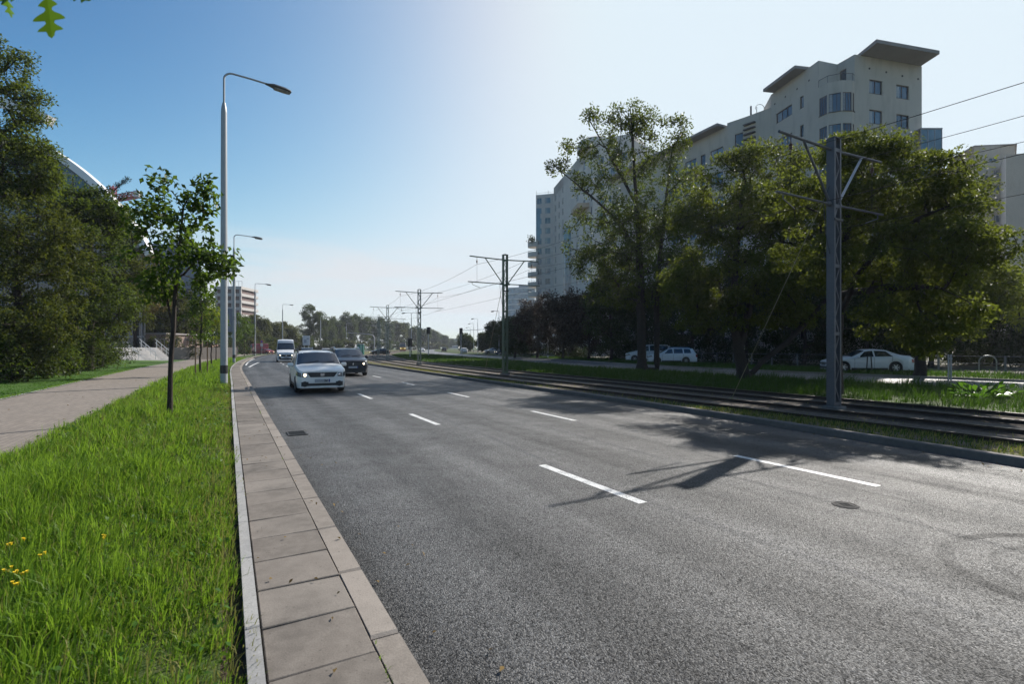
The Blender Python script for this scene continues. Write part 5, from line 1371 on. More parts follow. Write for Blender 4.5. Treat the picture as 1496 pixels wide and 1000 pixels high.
# --- nearest block of flats
def near_block():
    root = empty('apartment_block', (0, 0, 0), 0, 'grey-beige apartment block with flat overhanging roofs above the yellow-topped tree', 'building')
    A0, A1 = (32.15, 48.06), (40.1, 50.1); B1, B0 = (29.4, 49.1), (28.2, 55.7)
    N0 = (31.6, 49.75)
    ZT = 29.2
    wl = MB()
    # gable facing the camera
    ops = []
    def ap(pl_, pr, py0, py1, p0, p1, at='r', rep=0, dz=2.85):
        s0, da = hit(pl_, p0, p1); s1, db = hit(pr, p0, p1)
        if s0 > s1: s0, s1, da, db = s1, s0, db, da
        d = db if at == 'r' else da
        if at == 'm': d = (da + db) / 2
        za, zb = Zr(py1, d), Zr(py0, d)
        return [(s0, s1, za - dz * k, zb - dz * k) for k in range(rep + 1) if za - dz * k > .9]
    oa = ap(1270, 1289, 117, 137, A0, A1, 'm', 8) + ap(1309.5, 1328, 124.5, 144, A0, A1, 'm', 8)
    facade(wl, A0, A1, 0, ZT, oa)
    ob = ap(1157, 1134, 151.5, 166.5, B0, B1, 'r', 8, 2.9)
    # hit() gives positions from B0; the high end (px 1157) is the nearer one
    s0, dd = hit(1157, B0, B1); s1, dd2 = hit(1134, B0, B1)
    zt_, zb_ = Zr(151.5, dd), Zr(166.5, dd)
    ob = [(min(s0, s1), max(s0, s1), zb_ - 2.9 * k, zt_ - 2.9 * k) for k in range(9)]
    s0, dd = hit(1174, B0, B1); s1, _ = hit(1168.5, B0, B1)
    zt_, zb_ = Zr(138.5, dd), Zr(156, dd)
    ob2 = [(min(s0, s1), max(s0, s1), zb_ - 2.9 * k, zt_ - 2.9 * k) for k in range(9)]
    facade(wl, B0, B1, 0, ZT, ob + ob2)
    # recessed corner with terrace
    ZTER = Zr(134, 49.2)
    facade(wl, B1, N0, ZTER, ZT, [])
    sN = math.dist(N0, A0)
    facade(wl, N0, A0, ZTER, ZT, [(.25, .95, ZTER + .02, ZTER + 2.1)])
    window(root, N0, A0, (.25, .95, ZTER + .02, ZTER + 2.1), 1)
    bay = [B1, (29.72, 48.2), (30.75, 47.72), (31.75, 47.75), A0]
    for k in range(len(bay) - 1):
        p0, p1 = bay[k], bay[k + 1]; L = math.dist(p0, p1)
        zz = ZTER - 1.05
        ops = []
        for r_ in range(8):
            top = ZTER - .75 - 2.9 * r_
            if top - 1.75 > 1: ops.append((.08, L - .08, top - 1.75, top))
        facade(wl, p0, p1, 0, ZTER + .35, ops, .1)
        for o_ in ops: window(root, p0, p1, o_, 3 if L > .9 else 2, FRAME, GLASS_B, .06, .055)
    wl.poly([(*p, ZTER + .35) for p in bay] + [(*N0, ZTER + .35)])
    tp = MB()
    for k in range(len(bay) - 1):
        a, b = bay[k], bay[k + 1]
        tp.bar((*a, ZTER + 1.0), (*b, ZTER + 1.0), .04); tp.bar((*a, ZTER + .35), (*a, ZTER + 1.0), .03)
    tp.build('terrace_railing', RAILM, root)
    # lower wing following the road
    D0, D1, D2, D3, D4 = (28.2, 55.7), (26.45, 58.0), (25.05, 59.6), (20.1, 69.7), (15.4, 79.5)
    ZD = 27.8
    s0, dd = hit(1073, D1, D2) if False else hit(1071.5, D2, D1)
    facade(wl, D1, D0, 0, ZD, [])
    od = []
    L12 = math.dist(D1, D2)
    zt_ = Zr(197, 59.0)
    od12 = [(L12 * .42, L12 * .42 + .95, zt_ - 1.45 - 2.9 * k, zt_ - 2.9 * k) for k in range(8)]
    facade(wl, D2, D1, 0, ZD, od12)
    for o_ in od12: window(root, D2, D1, o_, 1)
    L23 = math.dist(D2, D3)
    z1 = Zr(215.6, 60.6)
    od23 = []
    for k in range(7):
        zt2 = z1 - 2.9 * k
        if zt2 < 4: continue
        for s_, w_ in ((L23 - .6 - 1.9, 1.9), (L23 - 4.0, .75), (L23 - 6.6, 1.9), (L23 - 9.6, 1.7)):
            od23.append((s_, s_ + w_, zt2 - 1.45, zt2))
    facade(wl, D3, D2, 0, ZD - .4, od23)
    for o_ in od23: window(root, D3, D2, o_, 2 if o_[1] - o_[0] > 1 else 1)
    facade(wl, D4, D3, 0, ZD - .4, [])
    # blank sides at the back and the roofs
    back = [A1, (37.5, 63.0), (31.5, 76.0), (25.5, 84), D4]
    for a, b in zip(back[:-1], back[1:]): facade(wl, a, b, 0, ZD - .4 if b != (37.5, 63.0) else ZT, [])
    wl.poly([(*p, ZT) for p in (A0, A1, (37.5, 63), (29, 59), B0, B1, N0)])
    wl.poly([(*p, ZD - .4) for p in (D1, D0, (37.5, 63), (31.5, 76), (25.5, 84), D4, D3, D2)])
    facade(wl, (29, 59), B0, ZD - .4, ZT, []); facade(wl, (37.5, 63), (29, 59), ZD - .4, ZT, [])
    wl.build('wall', PL1, root)
    for o_ in oa: window(root, A0, A1, o_, 2)
    for o_ in ob: window(root, B0, B1, o_, 3)
    for o_ in ob2: window(root, B0, B1, o_, 1)
    # small vent holes under the roof
    vm = MB()
    for px, py in ((1270, 100), (1294.5, 105.5), (1318, 111), (1341, 115.5)):
        s_, d = hit(px, A0, A1); u = (Vector(A1) - Vector(A0)).normalized(); q = Vector(A0) + u * s_
        vm.box((q.x, q.y - .01, Zr(py, d)), (.16, .05, .16))
    for px, py in ((1182, 117.5), (1164.5, 130), (1147.5, 141.5), (1132, 152)):
        s_, d = hit(px, B0, B1); u = (Vector(B1) - Vector(B0)).normalized(); q = Vector(B0) + u * s_
        vm.box((q.x - .01, q.y, Zr(py, d)), (.05, .16, .16))
    vm.build('air_vent', BLACKP, root)
    # roof slabs
    def slab(poly, z0, z1, name='roof'):
        mb = MB(); mb.prism(poly, z0, z1); return mb.build(name, SOFFIT, root)
    ua = (Vector(A1) - Vector(A0)).normalized(); na = Vector((ua.y, -ua.x))
    a0 = Vector(A0) + ua * .9; a1 = Vector(A0) + ua * 8.05
    o0, o1 = a0 + Vector((-.1, -2.05)), a1 + Vector((.15, -2.05))
    slab([tuple(o0), tuple(o1), tuple(a1 + Vector((-.4, 9))), tuple(a0 + Vector((-.4, 8.5)))], ZT + .003, ZT + .33)
    ub = (Vector(B1) - Vector(B0)).normalized(); nb = Vector((ub.y, -ub.x))
    b0 = Vector(B0) + ub * .35; b1 = Vector(B0) + ub * 5.1
    slab([tuple(b0 + nb * 1.25), tuple(b1 + nb * 1.25), tuple(b1 - nb * 1.6), tuple(b0 - nb * 3)], ZT + .003, ZT + .30)
    d2, d3 = Vector(D2), Vector(D4); ud = (Vector(D3) - d2).normalized(); nd = Vector((-ud.y, ud.x))
    if nd.x > 0: nd = -nd
    slab([tuple(d2 + nd * 1.3 + ud * .3), tuple(Vector(D3) + nd * 1.3), tuple(d3 + nd * 1.3), tuple(d3 - nd * 3), tuple(Vector(D3) - nd * 3), tuple(d2 - nd * 3 + ud * .3)], ZD - .397, ZD - .12)
    # glazed box balcony on the far right corner
    q = Vector(A1)
    for k in range(7):
        zb = Zr(225, 50) - 2.9 * k
        if zb < 2: break
        mb = MB(); mb.box((q.x + .1, q.y - .2, zb), (2.1, 1.7, .18)); mb.box((q.x + .1, q.y - .2, zb + 2.1), (2.1, 1.7, .12)); 
        for sx in (-1.0, -.33, .33, 1.0): mb.box((q.x + .1 + sx, q.y - 1.02, zb + 1.07), (.06, .06, 1.98))
        mb.box((q.x + 1.1, q.y + .55, zb + 1.07), (.06, .06, 1.98))
        bal = mb.build('balcony', FRAMEL, root)
        mb = MB(); mb.box((q.x + .1, q.y - 1.0, zb + 1.05), (1.96, .03, 1.9)); mb.box((q.x + 1.1, q.y - .2, zb + 1.05), (.03, 1.4, 1.9)); mb.build('balcony_glass', GLASS_TEAL, bal)
    # roof ladders and aerials in the dip between the two parts
    mb = MB()
    for px, py0, py1, d in ((1097, 155, 171, 57.6), (1105.5, 156, 169, 57.0)):
        mb.bar((X(px, d), d, Zr(py1, d)), (X(px, d), d, Zr(py0, d)), .14 if px < 1100 else .05)
    c = Vector((X(1110, 57), 57, 0))
    for k in range(8):
        a = k * .42; mb.bar((c.x + .5 * math.cos(a), 57, ZD + .5 + .45 * math.sin(a)), (c.x + .5 * math.cos(a + .42), 57, ZD + .5 + .45 * math.sin(a + .42)), .04)
    mb.build('roof_ladder', RAILM, root)
    mb = MB()
    for k in range(5): mb.box((X(1092, 58.0) , 57.5, ZD - 1.0 - k * .55), (1.3, .5, .12), M=Matrix.Rotation(R(-52), 3, 'Z'))
    mb.build('vent_louvre', M('louvre_grey', (.05, .052, .06), .6), root)
near_block()

# --- tall tower block
def tall_tower():
    root = empty('tower_block', (0, 0, 0), 0, 'tall stepped pale tower block with rows of small windows left of the tall thin-topped tree', 'building')
    F0, F1, F2, F3 = (X(783, 140), 140), (X(809, 138.5), 138.5), (X(866, 107), 107), (X(925, 103), 103)
    wl = MB()
    z1 = Zr(283.5, 139); z2 = Zr(241, 121); z3 = Zr(197, 104)
    rows = [Zr(288.5, 139) - 2.75 * k for k in range(10)]
    o1_ = []
    L01 = math.dist(F0, F1)
    for r in rows:
        for s_, w_ in ((.25, 1.35), (2.5, 1.55)): o1_.append((s_, s_ + w_, r - 1.6, r))
    facade(wl, F0, F1, 0, z1, o1_)
    for o in o1_: window(root, F0, F1, o, 2, FRAMEL, GLASS_B, .1, .07)
    L12 = math.dist(F1, F2); o2_ = []
    for k, r in enumerate(rows):
        for s_, w_ in ((1.6, .8), (5.0, .8), (8.6, .8)) if k < 5 else ((1.6, .8),): o2_.append((s_, s_ + w_, r - 1.7, r))
        for s_, w_ in ((20.5, 1.5), (25.6, 1.5), (30.6, .9)): o2_.append((s_, s_ + w_, r - 1.75, r))
    facade(wl, F1, F2, 0, z2, o2_)
    for o in o2_: window(root, F1, F2, o, 2 if o[1] - o[0] > 1 else 1, FRAMEL, GLASS_B, .1, .07)
    L23 = math.dist(F2, F3); o3_ = []
    z = z3 - 3.5
    for r in range(6):
        for s_ in (.9, 3.4, 5.8): o3_.append((s_, s_ + 1.5, z - 1.6 - 2.8 * r, z - 2.8 * r))
    facade(wl, F2, F3, 0, z3, o3_)
    for o in o3_: window(root, F2, F3, o, 2, FRAMEL, GLASS_B, .1, .07)
    back = [F3, (F3[0] + 10, 112), (F0[0] + 30, 145), F0]
    LS = math.dist(F3, back[1]); o4_ = [(s_, s_ + 1.4, z1 - 3.2 - 2.8 * r, z1 - 1.6 - 2.8 * r) for r in range(5) for s_ in (1.2, 5.0, 9.0)]
    facade(wl, back[0], back[1], 0, z1, o4_)
    for o in o4_: window(root, back[0], back[1], o, 2, FRAMEL, GLASS_B, .1, .07)
    for a, b in list(zip(back[:-1], back[1:]))[1:]: facade(wl, a, b, 0, z1, [])
    wl.poly([(*p, z1) for p in (F0, F1, (F1[0] + 14, 143))]); wl.prism([F1, F2, (F2[0] + 13, F2[1] + 5), (F1[0] + 13, F1[1] + 3)], z1 - 1, z2, bot=False)
    wl.prism([(F2[0] + .3, F2[1] + .12), (F3[0] - .1, F3[1] + .2), (F3[0] + 3.5, F3[1] + 5), (F2[0] + 7, F2[1] + 6)], z2 - 1, z3, bot=False)
    wl.poly([(*p, z1 - .01) for p in (F3, back[1], (F0[0] + 30, 145), (F1[0] + 14, 143), (F2[0] + 13, F2[1] + 5))])
    wl.build('wall', PL2, root)
    # rounded stair-head on top and set-back upper stage
    mb = MB(); c = (X(878, 106), 112)
    mb.lathe([(4.2, z2 - .5), (4.2, z3 + .4), (3.9, z3 + 1.4), (2.6, z3 + 2.1), (0, z3 + 2.3)], 28, 'Z', (c[0], c[1], 0)); mb.build('stair_head', PL2, root, 40)
    # glazed vertical strips
    u = (Vector(F1) - Vector(F0)).normalized(); n = Vector((u.y, -u.x))
    mb = MB(); q = Vector(F0) + u * .9 + n * .06; mb.box((q.x, q.y, (rows[1] + rows[4]) / 2 - .3), (1.7, .1, rows[1] - rows[4] + .6)); mb.build('glazed_strip', GLASS_TEAL, root)
    u = (Vector(F2) - Vector(F1)).normalized(); n = Vector((u.y, -u.x))
    mb = MB()
    for k in range(9):
        a = math.pi * k / 8; 
    q = Vector(F1) + u * 14.5
    ring = [q + u * (1.5 * math.cos(a)) + n * (1.3 * math.sin(a)) for a in np.linspace(math.pi, 0, 9)]
    mb.prism([tuple(p) for p in ring][::-1], 3, rows[4] - 1)
    bay = mb.build('glazed_bay', GLASS_TEAL, root)
    for k in range(8):
        z = rows[4] - 1 - 2.75 * k - .3
        r2 = [q + u * (1.56 * math.cos(a)) + n * (1.36 * math.sin(a)) for a in np.linspace(math.pi, 0, 9)]
        mb = MB(); mb.prism([tuple(p) for p in r2][::-1], z - .35, z); mb.build('bay_band', FRAMEL, bay)
    # curved balconies on the left corner
    for k in range(7):
        z = rows[4] - 2.75 * k - .9
        mb = MB(); ring = [(F0[0] + .4 - 2.6 * math.sin(a), F0[1] + 1.2 - 2.1 * math.cos(a)) for a in np.linspace(0, math.pi, 9)]
        mb.prism(ring, z - 1.3, z); 
        b = mb.build('balcony', PL2, root)
        mb = MB()
        for p in ring[1:-1:2]: mb.bar((p[0] + .1, p[1], z), (p[0] + .1, p[1], z + .35), .05)
        mb.tube([(p[0] + .1, p[1], z + .35) for p in ring], .04, 5); mb.build('railing', RAILM, b)
        if k == 0:
            V, Q = leaf_quads(np.array([[F0[0] - 1.2, F0[1] - .3, z + .5]]) + rng.normal(0, .5, (260, 3)), unit(rng.normal(size=(260, 3))), unit(rng.normal(size=(260, 3))), np.full(260, .4), np.full(260, .25))
            link('balcony_plant', npmesh('balcony_plant', V, Q, LF['bush']), b)
    # jutting canopy in mid facade and roof aerials
    q = Vector(F1) + u * 21; mb = MB(); mb.prism([tuple(q + n * .05), tuple(q + u * 9 + n * .05), tuple(q + u * 8 + n * 2.4), tuple(q + u * 2 + n * 2.0)][::-1], Zr(318, 118), Zr(312, 118)); mb.build('canopy', PLTAN, root)
    mb = MB()
    for px in (783.6, 801, 878, 892, 895): mb.bar((X(px, 139 if px < 850 else 110), 139.3 if px < 850 else 110, z1 - 1), (X(px, 139 if px < 850 else 110), 139.3 if px < 850 else 110, (z1 + 1.0) if px < 850 else z3 + 4), .07)
    mb.tube([(F0[0] + .1, F0[1] + .1, z1 + .5), (F1[0] + .1, F1[1] + .1, z1 + .5)], .03, 4); mb.build('aerial', RAILM, root)
tall_tower()

# --- pale block at the right edge
def right_tower():
    root = empty('pale_tower_block', (0, 0, 0), 0, 'tan and grey tower block at the right edge behind the round-crowned tree', 'building')
    E0, E1, E2, E3, E4 = (X(1386, 101), 101), (X(1423, 94), 94), (X(1461.5, 93), 93), (X(1469.5, 87.5), 87.5), (X(1580, 85), 85)
    zt = Zr(215, 94); zg = Zr(226, 87.5)
    wl = MB(); facade(wl, E0, E1, 0, zt, [], mi=1)
    ops = []; L = math.dist(E1, E2)
    for k in range(9):
        z = Zr(247.5, 93) - 2.75 * k
        if z < 4: break
        ops.append((L - 1.25, L - .08, z - 1.35, z)); ops.append((L * .42, L * .42 + .6, z - 1.9, z - .9))
    ops.append((L * .58, L - .5, Zr(236, 93), Zr(230, 93)))
    facade(wl, E1, E2, 0, zt, ops)
    for o in ops: window(root, E1, E2, o, 2 if o[1] - o[0] > .8 else 1, FRAMEL)
    facade(wl, E2, E3, 0, zg, [], mi=2); facade(wl, E3, E4, 0, zg, [])  # narrow side face paler: the light it catches is put into its colour
    b = [E4, (E4[0] + 5, 105), (E0[0] + 8, 112), E0]
    for p, q in zip(b[:-1], b[1:]): facade(wl, p, q, 0, zg, [])
    wl.poly([(*p, zg) for p in (E2, E3, E4, (E4[0] + 5, 105))])
    wl.prism([E0, E1, (X(1484, 93), 93.2), (X(1484, 104), 104)], zg - .5, zt, bot=False)
    wl.build('wall', [PLE, PLTAN, PL2], root)
    mb = MB(); c = (X(1476, 95), 95.5, zt + .35); mb.box(c, (1.4, 1.2, .9), bev=.05); mb.build('roof_vent', DARKG, root)
    mb = MB(); mb.prism([(E0[0] - .25, E0[1]), (E1[0] - .2, E1[1] - .25), (X(1485, 93), 92.9), (X(1485, 104), 104.2)], zt + .002, zt + .22); mb.build('roof', SOFFIT, root)
right_tower()

# --- glass office tower far away
def glass_tower():
    d = 300; root = empty('glass_tower', (0, 0, 0), 0, 'hazy blue glass tower far away between the second tram mast and the tall tower block', 'building')
    cx = X(762, d); zt = Zr(416, d); zr = Zr(420, d)
    ring = [(cx + 8.5 * math.cos(a) , d + 6 - 6 * abs(math.sin(a)) ** .8) for a in np.linspace(math.pi, 0, 13)]
    poly = ring + [(cx + 8.5, d + 22), (cx - 8.5, d + 22)]
    mb = MB(); mb.prism(poly, 0, zr); g = mb.build('glazing', glassmat('far_glass', (.16, .24, .30), .12, .8), root)
    mb = MB()
    for k in range(13):
        z = zr - k * 3.2
        mb.prism([(cx + (p[0] - cx) * 1.03, d + 10 + (p[1] - d - 10) * 1.03) for p in poly], z - .8, z)
    mb.build('floor_band', M('band_white', (.55, .57, .58), .5), root)
    mb = MB(); mb.box((cx + 3, d + 10, zt - .8), (9, 9, 2.4), bev=.2); mb.build('plant_room', M('band_grey', (.3, .33, .36), .5), root)
glass_tower()

# --- left: arched office building
def arched():
    d = 63.0; K = 1.26; root = empty('arched_office_building', (0, 0, 0), 0, 'white arched office building with dark glazing, mostly hidden by the left trees', 'building')
    c = Vector((-58.2 * K, 0, (-1.3 - CH) * K + CH))
    def arc(r0, r1, a0, a1, y0, y1, mat, name, n=40):
        mb = MB()
        for k in range(n):
            a, b = R(a0 + (a1 - a0) * k / n), R(a0 + (a1 - a0) * (k + 1) / n)
            q = lambda r, t, y: (c.x + r * math.sin(t), y, c.z + r * math.cos(t))
            mb.quad(q(r0, a, y0), q(r0, b, y0), q(r1, b, y0), q(r1, a, y0)); mb.quad(q(r1, a, y0), q(r1, b, y0), q(r1, b, y1), q(r1, a, y1))
            mb.quad(q(r0, b, y0), q(r0, a, y0), q(r0, a, y1), q(r0, b, y1))
        for t in (R(a0), R(a1)):
            q = lambda r, y: (c.x + r * math.sin(t), y, c.z + r * math.cos(t))
            mb.quad(q(r0, y0), q(r1, y0), q(r1, y1), q(r0, y1))
        return mb.build(name, mat, root)
    wp = M('white_cladding', (.74, .74, .74), .35, 0, .05, .8, .02, 3)
    arc(25.35 * K, 26.0 * K, 27.6, 62, d, d + .9, wp, 'arch_band'); arc(27.8 * K, 28.75 * K, -40, 26.6, d, d + 1.2, wp, 'roof_band')
    arc(25.05 * K, 25.3 * K, -60, 60, d + .91, d + 1.6, M('arch_soffit', (.09, .09, .1), .5), 'soffit')
    mb = MB(); n = 36
    pts = [(c.x + 25.1 * K * math.sin(R(a)), d + 1.2, c.z + 25.1 * K * math.cos(R(a))) for a in np.linspace(-70, 60, n)]
    mb.poly([(pts[-1][0], d + 1.2, 0)] + pts[::-1] + [(pts[0][0], d + 1.2, 0)])
    gl = mb.build('glazing', glassmat('office_glass', (.035, .045, .055), .06, .8), root)
    mb = MB()
    for k in range(26):
        x_ = c.x - 28 + k * 2.2; hh = c.z + math.sqrt(max(0, (25 * K) ** 2 - (x_ - c.x) ** 2))
        if hh > 1: mb.box((x_, d + 1.13, hh / 2), (.12, .12, hh))
    for k in range(8):
        z_ = 3 + 3.4 * k; hw = math.sqrt(max(.1, (25 * K) ** 2 - (z_ - c.z) ** 2)); hw2 = min(hw, 25 * K * math.sin(R(60))); mb.box((c.x + (hw2 - hw) / 2, d + 1.14, z_), (hw + hw2, .13, .22))
    mb.build('mullion', M('mullion_grey', (.2, .2, .21), .4, .4), gl)
arched()
def blue_block():
    d = 85; root = empty('blue_glazed_block', (0, 0, 0), 0, 'dark blue glazed block glimpsed behind the nearest young tree', 'building')
    x0, x1 = X(206, d), X(272, d); zt = Zr(355, d)
    mb = MB(); mb.prism([(x0, d), (x1, d + 4), (x1 * 1.22, d * 1.22), (x0 * 1.2, d * 1.2)], .05, zt); mb.build('glazing', glassmat('blue_office_glass', (.035, .075, .16), .07, .8), root)
    mb = MB()
    for k in range(6): mb.prism([(x0 - .2, d - .2), (x1 + .2, d + 3.8), (x1 * 1.22, d * 1.222), (x0 * 1.2 - .2, d * 1.202)], zt - .45 - k * 3.4, zt + .02 - k * 3.4)
    mb.build('floor_band', M('band_bluegrey', (.17, .21, .28), .45), root)
    mb = MB(); mb.prism([(x0 + 2, d + 4), (x1 - 3, d + 7), (x1 - 6, d + 15), (x0, d + 12)], zt + .025, zt + 1.6); mb.build('plant_room', M('plant_grey', (.3, .32, .36), .5), root)
blue_block()
def balcony_block():
    d = 210; root = empty('balcony_apartment_block', (0, 0, 0), 0, 'beige block with white balcony bands behind the row of young trees', 'building')
    x0, x1 = X(312, d), X(353.5, d); zt = Zr(418, d)
    mb = MB(); mb.box(((x0 + x1) / 2, d + 7, zt / 2), (x1 - x0 - 1.4, 12, zt - .4)); mb.build('wall', M('brown_brick', (.13, .085, .075), .8, 0, .2, 2), root)
    for k in range(8):
        z = zt - .8 - 2.85 * k
        mb = MB(); mb.box(((x0 + x1) / 2, d + 6.5, z), (x1 - x0, 14.2, 1.15), bev=.05); mb.build('balcony', M('balcony_white', (.40, .38, .36), .7, 0, .08, 1), root)
    for k in range(4):
        mb = MB(); mb.box((x1 - .5 - k * 3.3, d - .2, zt / 2 - .3), (.7, .6, zt - .8)); mb.build('pier', M('pier_cream', (.38, .36, .34), .7, 0, .08, 1), root)
    mb = MB()
    for k in range(7): mb.bar((x1 - 1 - k * 1.4, d + 2, zt - .3), (x1 - 1 - k * 1.4, d + 2, zt + 2.2), .09)
    mb.bar((x1 - 9.5, d + 2, zt + 2.2), (x1 - 1, d + 2, zt + 2.2), .09); mb.build('roof_railing', RAILM, root)
balcony_block()
def avenue_block():
    d = 620; root = empty('distant_pale_block', (0, 0, 0), 0, 'tiny pale building closing the end of the avenue', 'building')
    x0, x1 = X(655, d), X(670, d); zt = Zr(495, d)
    mb = MB(); mb.prism([(x0, d), (x1, d), (x1, d + 14), (x0, d + 14)], 0, zt); mb.build('wall', PL2, root)
    for k in range(4):
        mb = MB(); mb.box(((x0 + x1) / 2, d - .1, 2 + k * 2.8), (x1 - x0 - 1.5, .3, 1.3)); mb.build('window', GLASS_B, root)
avenue_block()

# --- red tower crane
def crane():
    d = 120; x0 = X(165, d); root = empty('tower_crane', (x0, d, 0), 0, 'red lattice tower crane peeping over the left trees', 'crane')
    rd = paint('crane_red', (.45, .05, .07)); zj = Zr(293, d)
    def lattice(mb, a, b, w, n, t=.1):
        a, b = Vector(a), Vector(b); ax = (b - a).normalized(); u = ax.orthogonal().normalized() if abs(ax.z) < .9 else Vector((1, 0, 0)); v = ax.cross(u)
        cs = [(u * i + v * j) * w / 2 for i, j in ((-1, -1), (1, -1), (1, 1), (-1, 1))]
        for c in cs: mb.bar(a + c, b + c, t)
        for k in range(n):
            p, q = a + (b - a) * k / n, a + (b - a) * (k + 1) / n
            for i in range(4): mb.bar(p + cs[i], q + cs[(i + 1) % 4], t * .7); mb.bar(p + cs[i], p + cs[(i + 1) % 4], t * .7)
    mb = MB(); lattice(mb, (0, 0, 0), (0, 0, zj), 1.5, 18, .14); mb.build('mast', rd, root)
    mb = MB(); lattice(mb, (-3, 0, zj + .2), (0, 0, zj + .6), 1.1, 3, .14); lattice(mb, (0, 0, zj + .4), (5.6, 0, zj + 1.3), 1.2, 6, .16); mb.box((3, 0, zj + .55), (5.4, 1.2, .16), M=Matrix.Rotation(R(-9), 3, 'Y')); mb.build('jib', rd, root)
    mb = MB(); lattice(mb, (0, 0, zj + .5), (0, 0, zj + 3.4), .9, 4, .13); mb.build('tower_head', rd, root)
    mb = MB(); mb.box((5.9, 0, zj + 1.4), (1.3, 1.4, 1.5), bev=.08); mb.build('counterweight', M('ballast_white', (.6, .55, .55), .6), root)
crane()

# --- stone steps on the left with railings
def steps():
    o = Vector((-42.2, 55.0, .1)); ph = R(62)
    v = Vector((math.cos(ph), math.sin(ph), 0)); a = Vector((-math.sin(ph), math.cos(ph), 0))
    root = empty('stone_steps', tuple(o), 0, 'wide flight of pale stone steps with railings left of the path', 'steps')
    n, W, t, r = 10, 5.4, .34, .155
    mb = MB()
    for k in range(n):
        c = a * (t * (k + .5)) + v * (W / 2)
        for k2 in range(1): 
            p = [a * (t * k) , a * (t * k) + v * W, a * (t * n + .4) + v * W, a * (t * n + .4)]
            mb.prism([(q.x, q.y) for q in p], r * k + (.002 if k else 0), r * (k + 1) - .001, top=True, bot=False)
    mb.build('stair', M('pale_granite', (.52, .50, .48), .7, 0, .12, 3, .2, 40), root)
    mb = MB(); p = [a * -.0 - v * .32, a * (t * n + .4) - v * .32, a * (t * n + .4) - v * .02, -v * .02]
    mb.add([(q.x, q.y, 0) for q in p] + [(p[0].x, p[0].y, .12), (p[1].x, p[1].y, n * r + .05), (p[2].x, p[2].y, n * r + .05), (p[3].x, p[3].y, .12)], [(0, 1, 5, 4), (1, 2, 6, 5), (2, 3, 7, 6), (3, 0, 4, 7), (4, 5, 6, 7)])
    mb.build('side_wall', M('dark_stone', (.06, .055, .05), .8, 0, .2, 3), root)
    for off_ in (0.05, W * .36, W * .68, W - .05):
        mb = MB()
        for k in range(0, n + 1, 3):
            q = a * (t * k + .1) + v * off_; z = r * (k + .5)
            mb.bar((q.x, q.y, z), (q.x, q.y, z + .92), .045)
        q0, q1 = a * .1 + v * off_, a * (t * n + .1) + v * off_
        mb.bar((q0.x, q0.y, r * .5 + .92), (q1.x, q1.y, r * (n + .5) + .92), .05); mb.bar((q0.x, q0.y, r * .5 + .5), (q1.x, q1.y, r * (n + .5) + .5), .03)
        mb.build('railing', GALV, root)
    # raised terrace behind
    tr = empty('raised_terrace', tuple(o + a * (t * n + .4)), 0, 'raised plaza wall behind the stone steps', 'terrace')
    mb = MB(); p = [v * -9, v * 16, v * 16 + a * 16, v * -9 + a * 16]; mb.prism([(q.x, q.y) for q in p], -.1, n * r - .002); mb.build('wall', M('terrace_stone', (.22, .19, .17), .8, 0, .2, 2), tr)
    mb = MB()
    for k in range(22):
        q = v * (W + .3 + k * .48) + a * .15; mb.bar((q.x, q.y, n * r), (q.x, q.y, n * r + 1.0), .03)
    q0, q1 = v * (W + .3) + a * .15, v * (W + 10.4) + a * .15; mb.bar((q0.x, q0.y, n * r + 1), (q1.x, q1.y, n * r + 1), .05); mb.build('railing', STEELD, tr)
steps()
def brick_house():
    root = empty('brick_pavilion', (0, 0, 0), 0, 'low pink-brown brick pavilion behind the stone steps', 'building')
    d = 66; x0, x1 = X(183, d), X(242, d); zt = Zr(489, d)
    bk = NT('pavilion_brick'); b = bk.n.new('ShaderNodeTexBrick'); mp = bk.n.new('ShaderNodeMapping'); mp.inputs['Rotation'].default_value = (R(90), 0, 0); bk.l.new(bk.coord(), mp.inputs[0]); bk.l.new(mp.outputs[0], b.inputs['Vector'])
    b.inputs['Color1'].default_value = (.26, .175, .145, 1); b.inputs['Color2'].default_value = (.21, .14, .115, 1); b.inputs['Mortar'].default_value = (.3, .27, .25, 1); b.inputs['Scale'].default_value = 1; b.inputs['Brick Width'].default_value = .25; b.inputs['Row Height'].default_value = .08; b.inputs['Mortar Size'].default_value = .01
    bk.color(b.outputs['Color']); bk.set(Roughness=.85)
    mb = MB(); mb.prism([(x0, d), (x1, d), (x1, d + 8), (x0, d + 8)], .1, zt); mb.build('wall', bk.m, root)
    mb = MB(); mb.prism([(x0 - .2, d - .2), (x1 + .2, d - .2), (x1 + .2, d + 8.2), (x0 - .2, d + 8.2)], zt + .002, zt + .2); mb.build('roof', SOFFIT, root)
    mb = MB(); mb.box((X(196, d), d - .03, 2.3), (.9, .08, 1.9)); mb.build('door', STEELD, root)
    # brown garden wall beside the path
    w = empty('brick_wall', (0, 0, 0), 0, 'long brown brick wall along the path behind the young trees', 'wall')
    mb = MB(); cp = MB()
    ys = np.linspace(73, 114, 22)
    for a, c in zip(ys[:-1], ys[1:]):
        p, q, r_, s_ = off(xL, -9.4)(a), off(xL, -9.4)(c), off(xL, -9.75)(c), off(xL, -9.75)(a)
        mb.prism([p, q, r_, s_], .05, 2.25, top=False)
        p, q, r_, s_ = off(xL, -9.32)(a), off(xL, -9.32)(c), off(xL, -9.83)(c), off(xL, -9.83)(a)
        cp.prism([p, q, r_, s_], 2.252, 2.36)
    mb.build('wall', plaster('wall_brown', (.21, .125, .095), (.24, .145, .11), (.13, .085, .065), .8), w); cp.build('coping', SOFFIT, w)
brick_house()
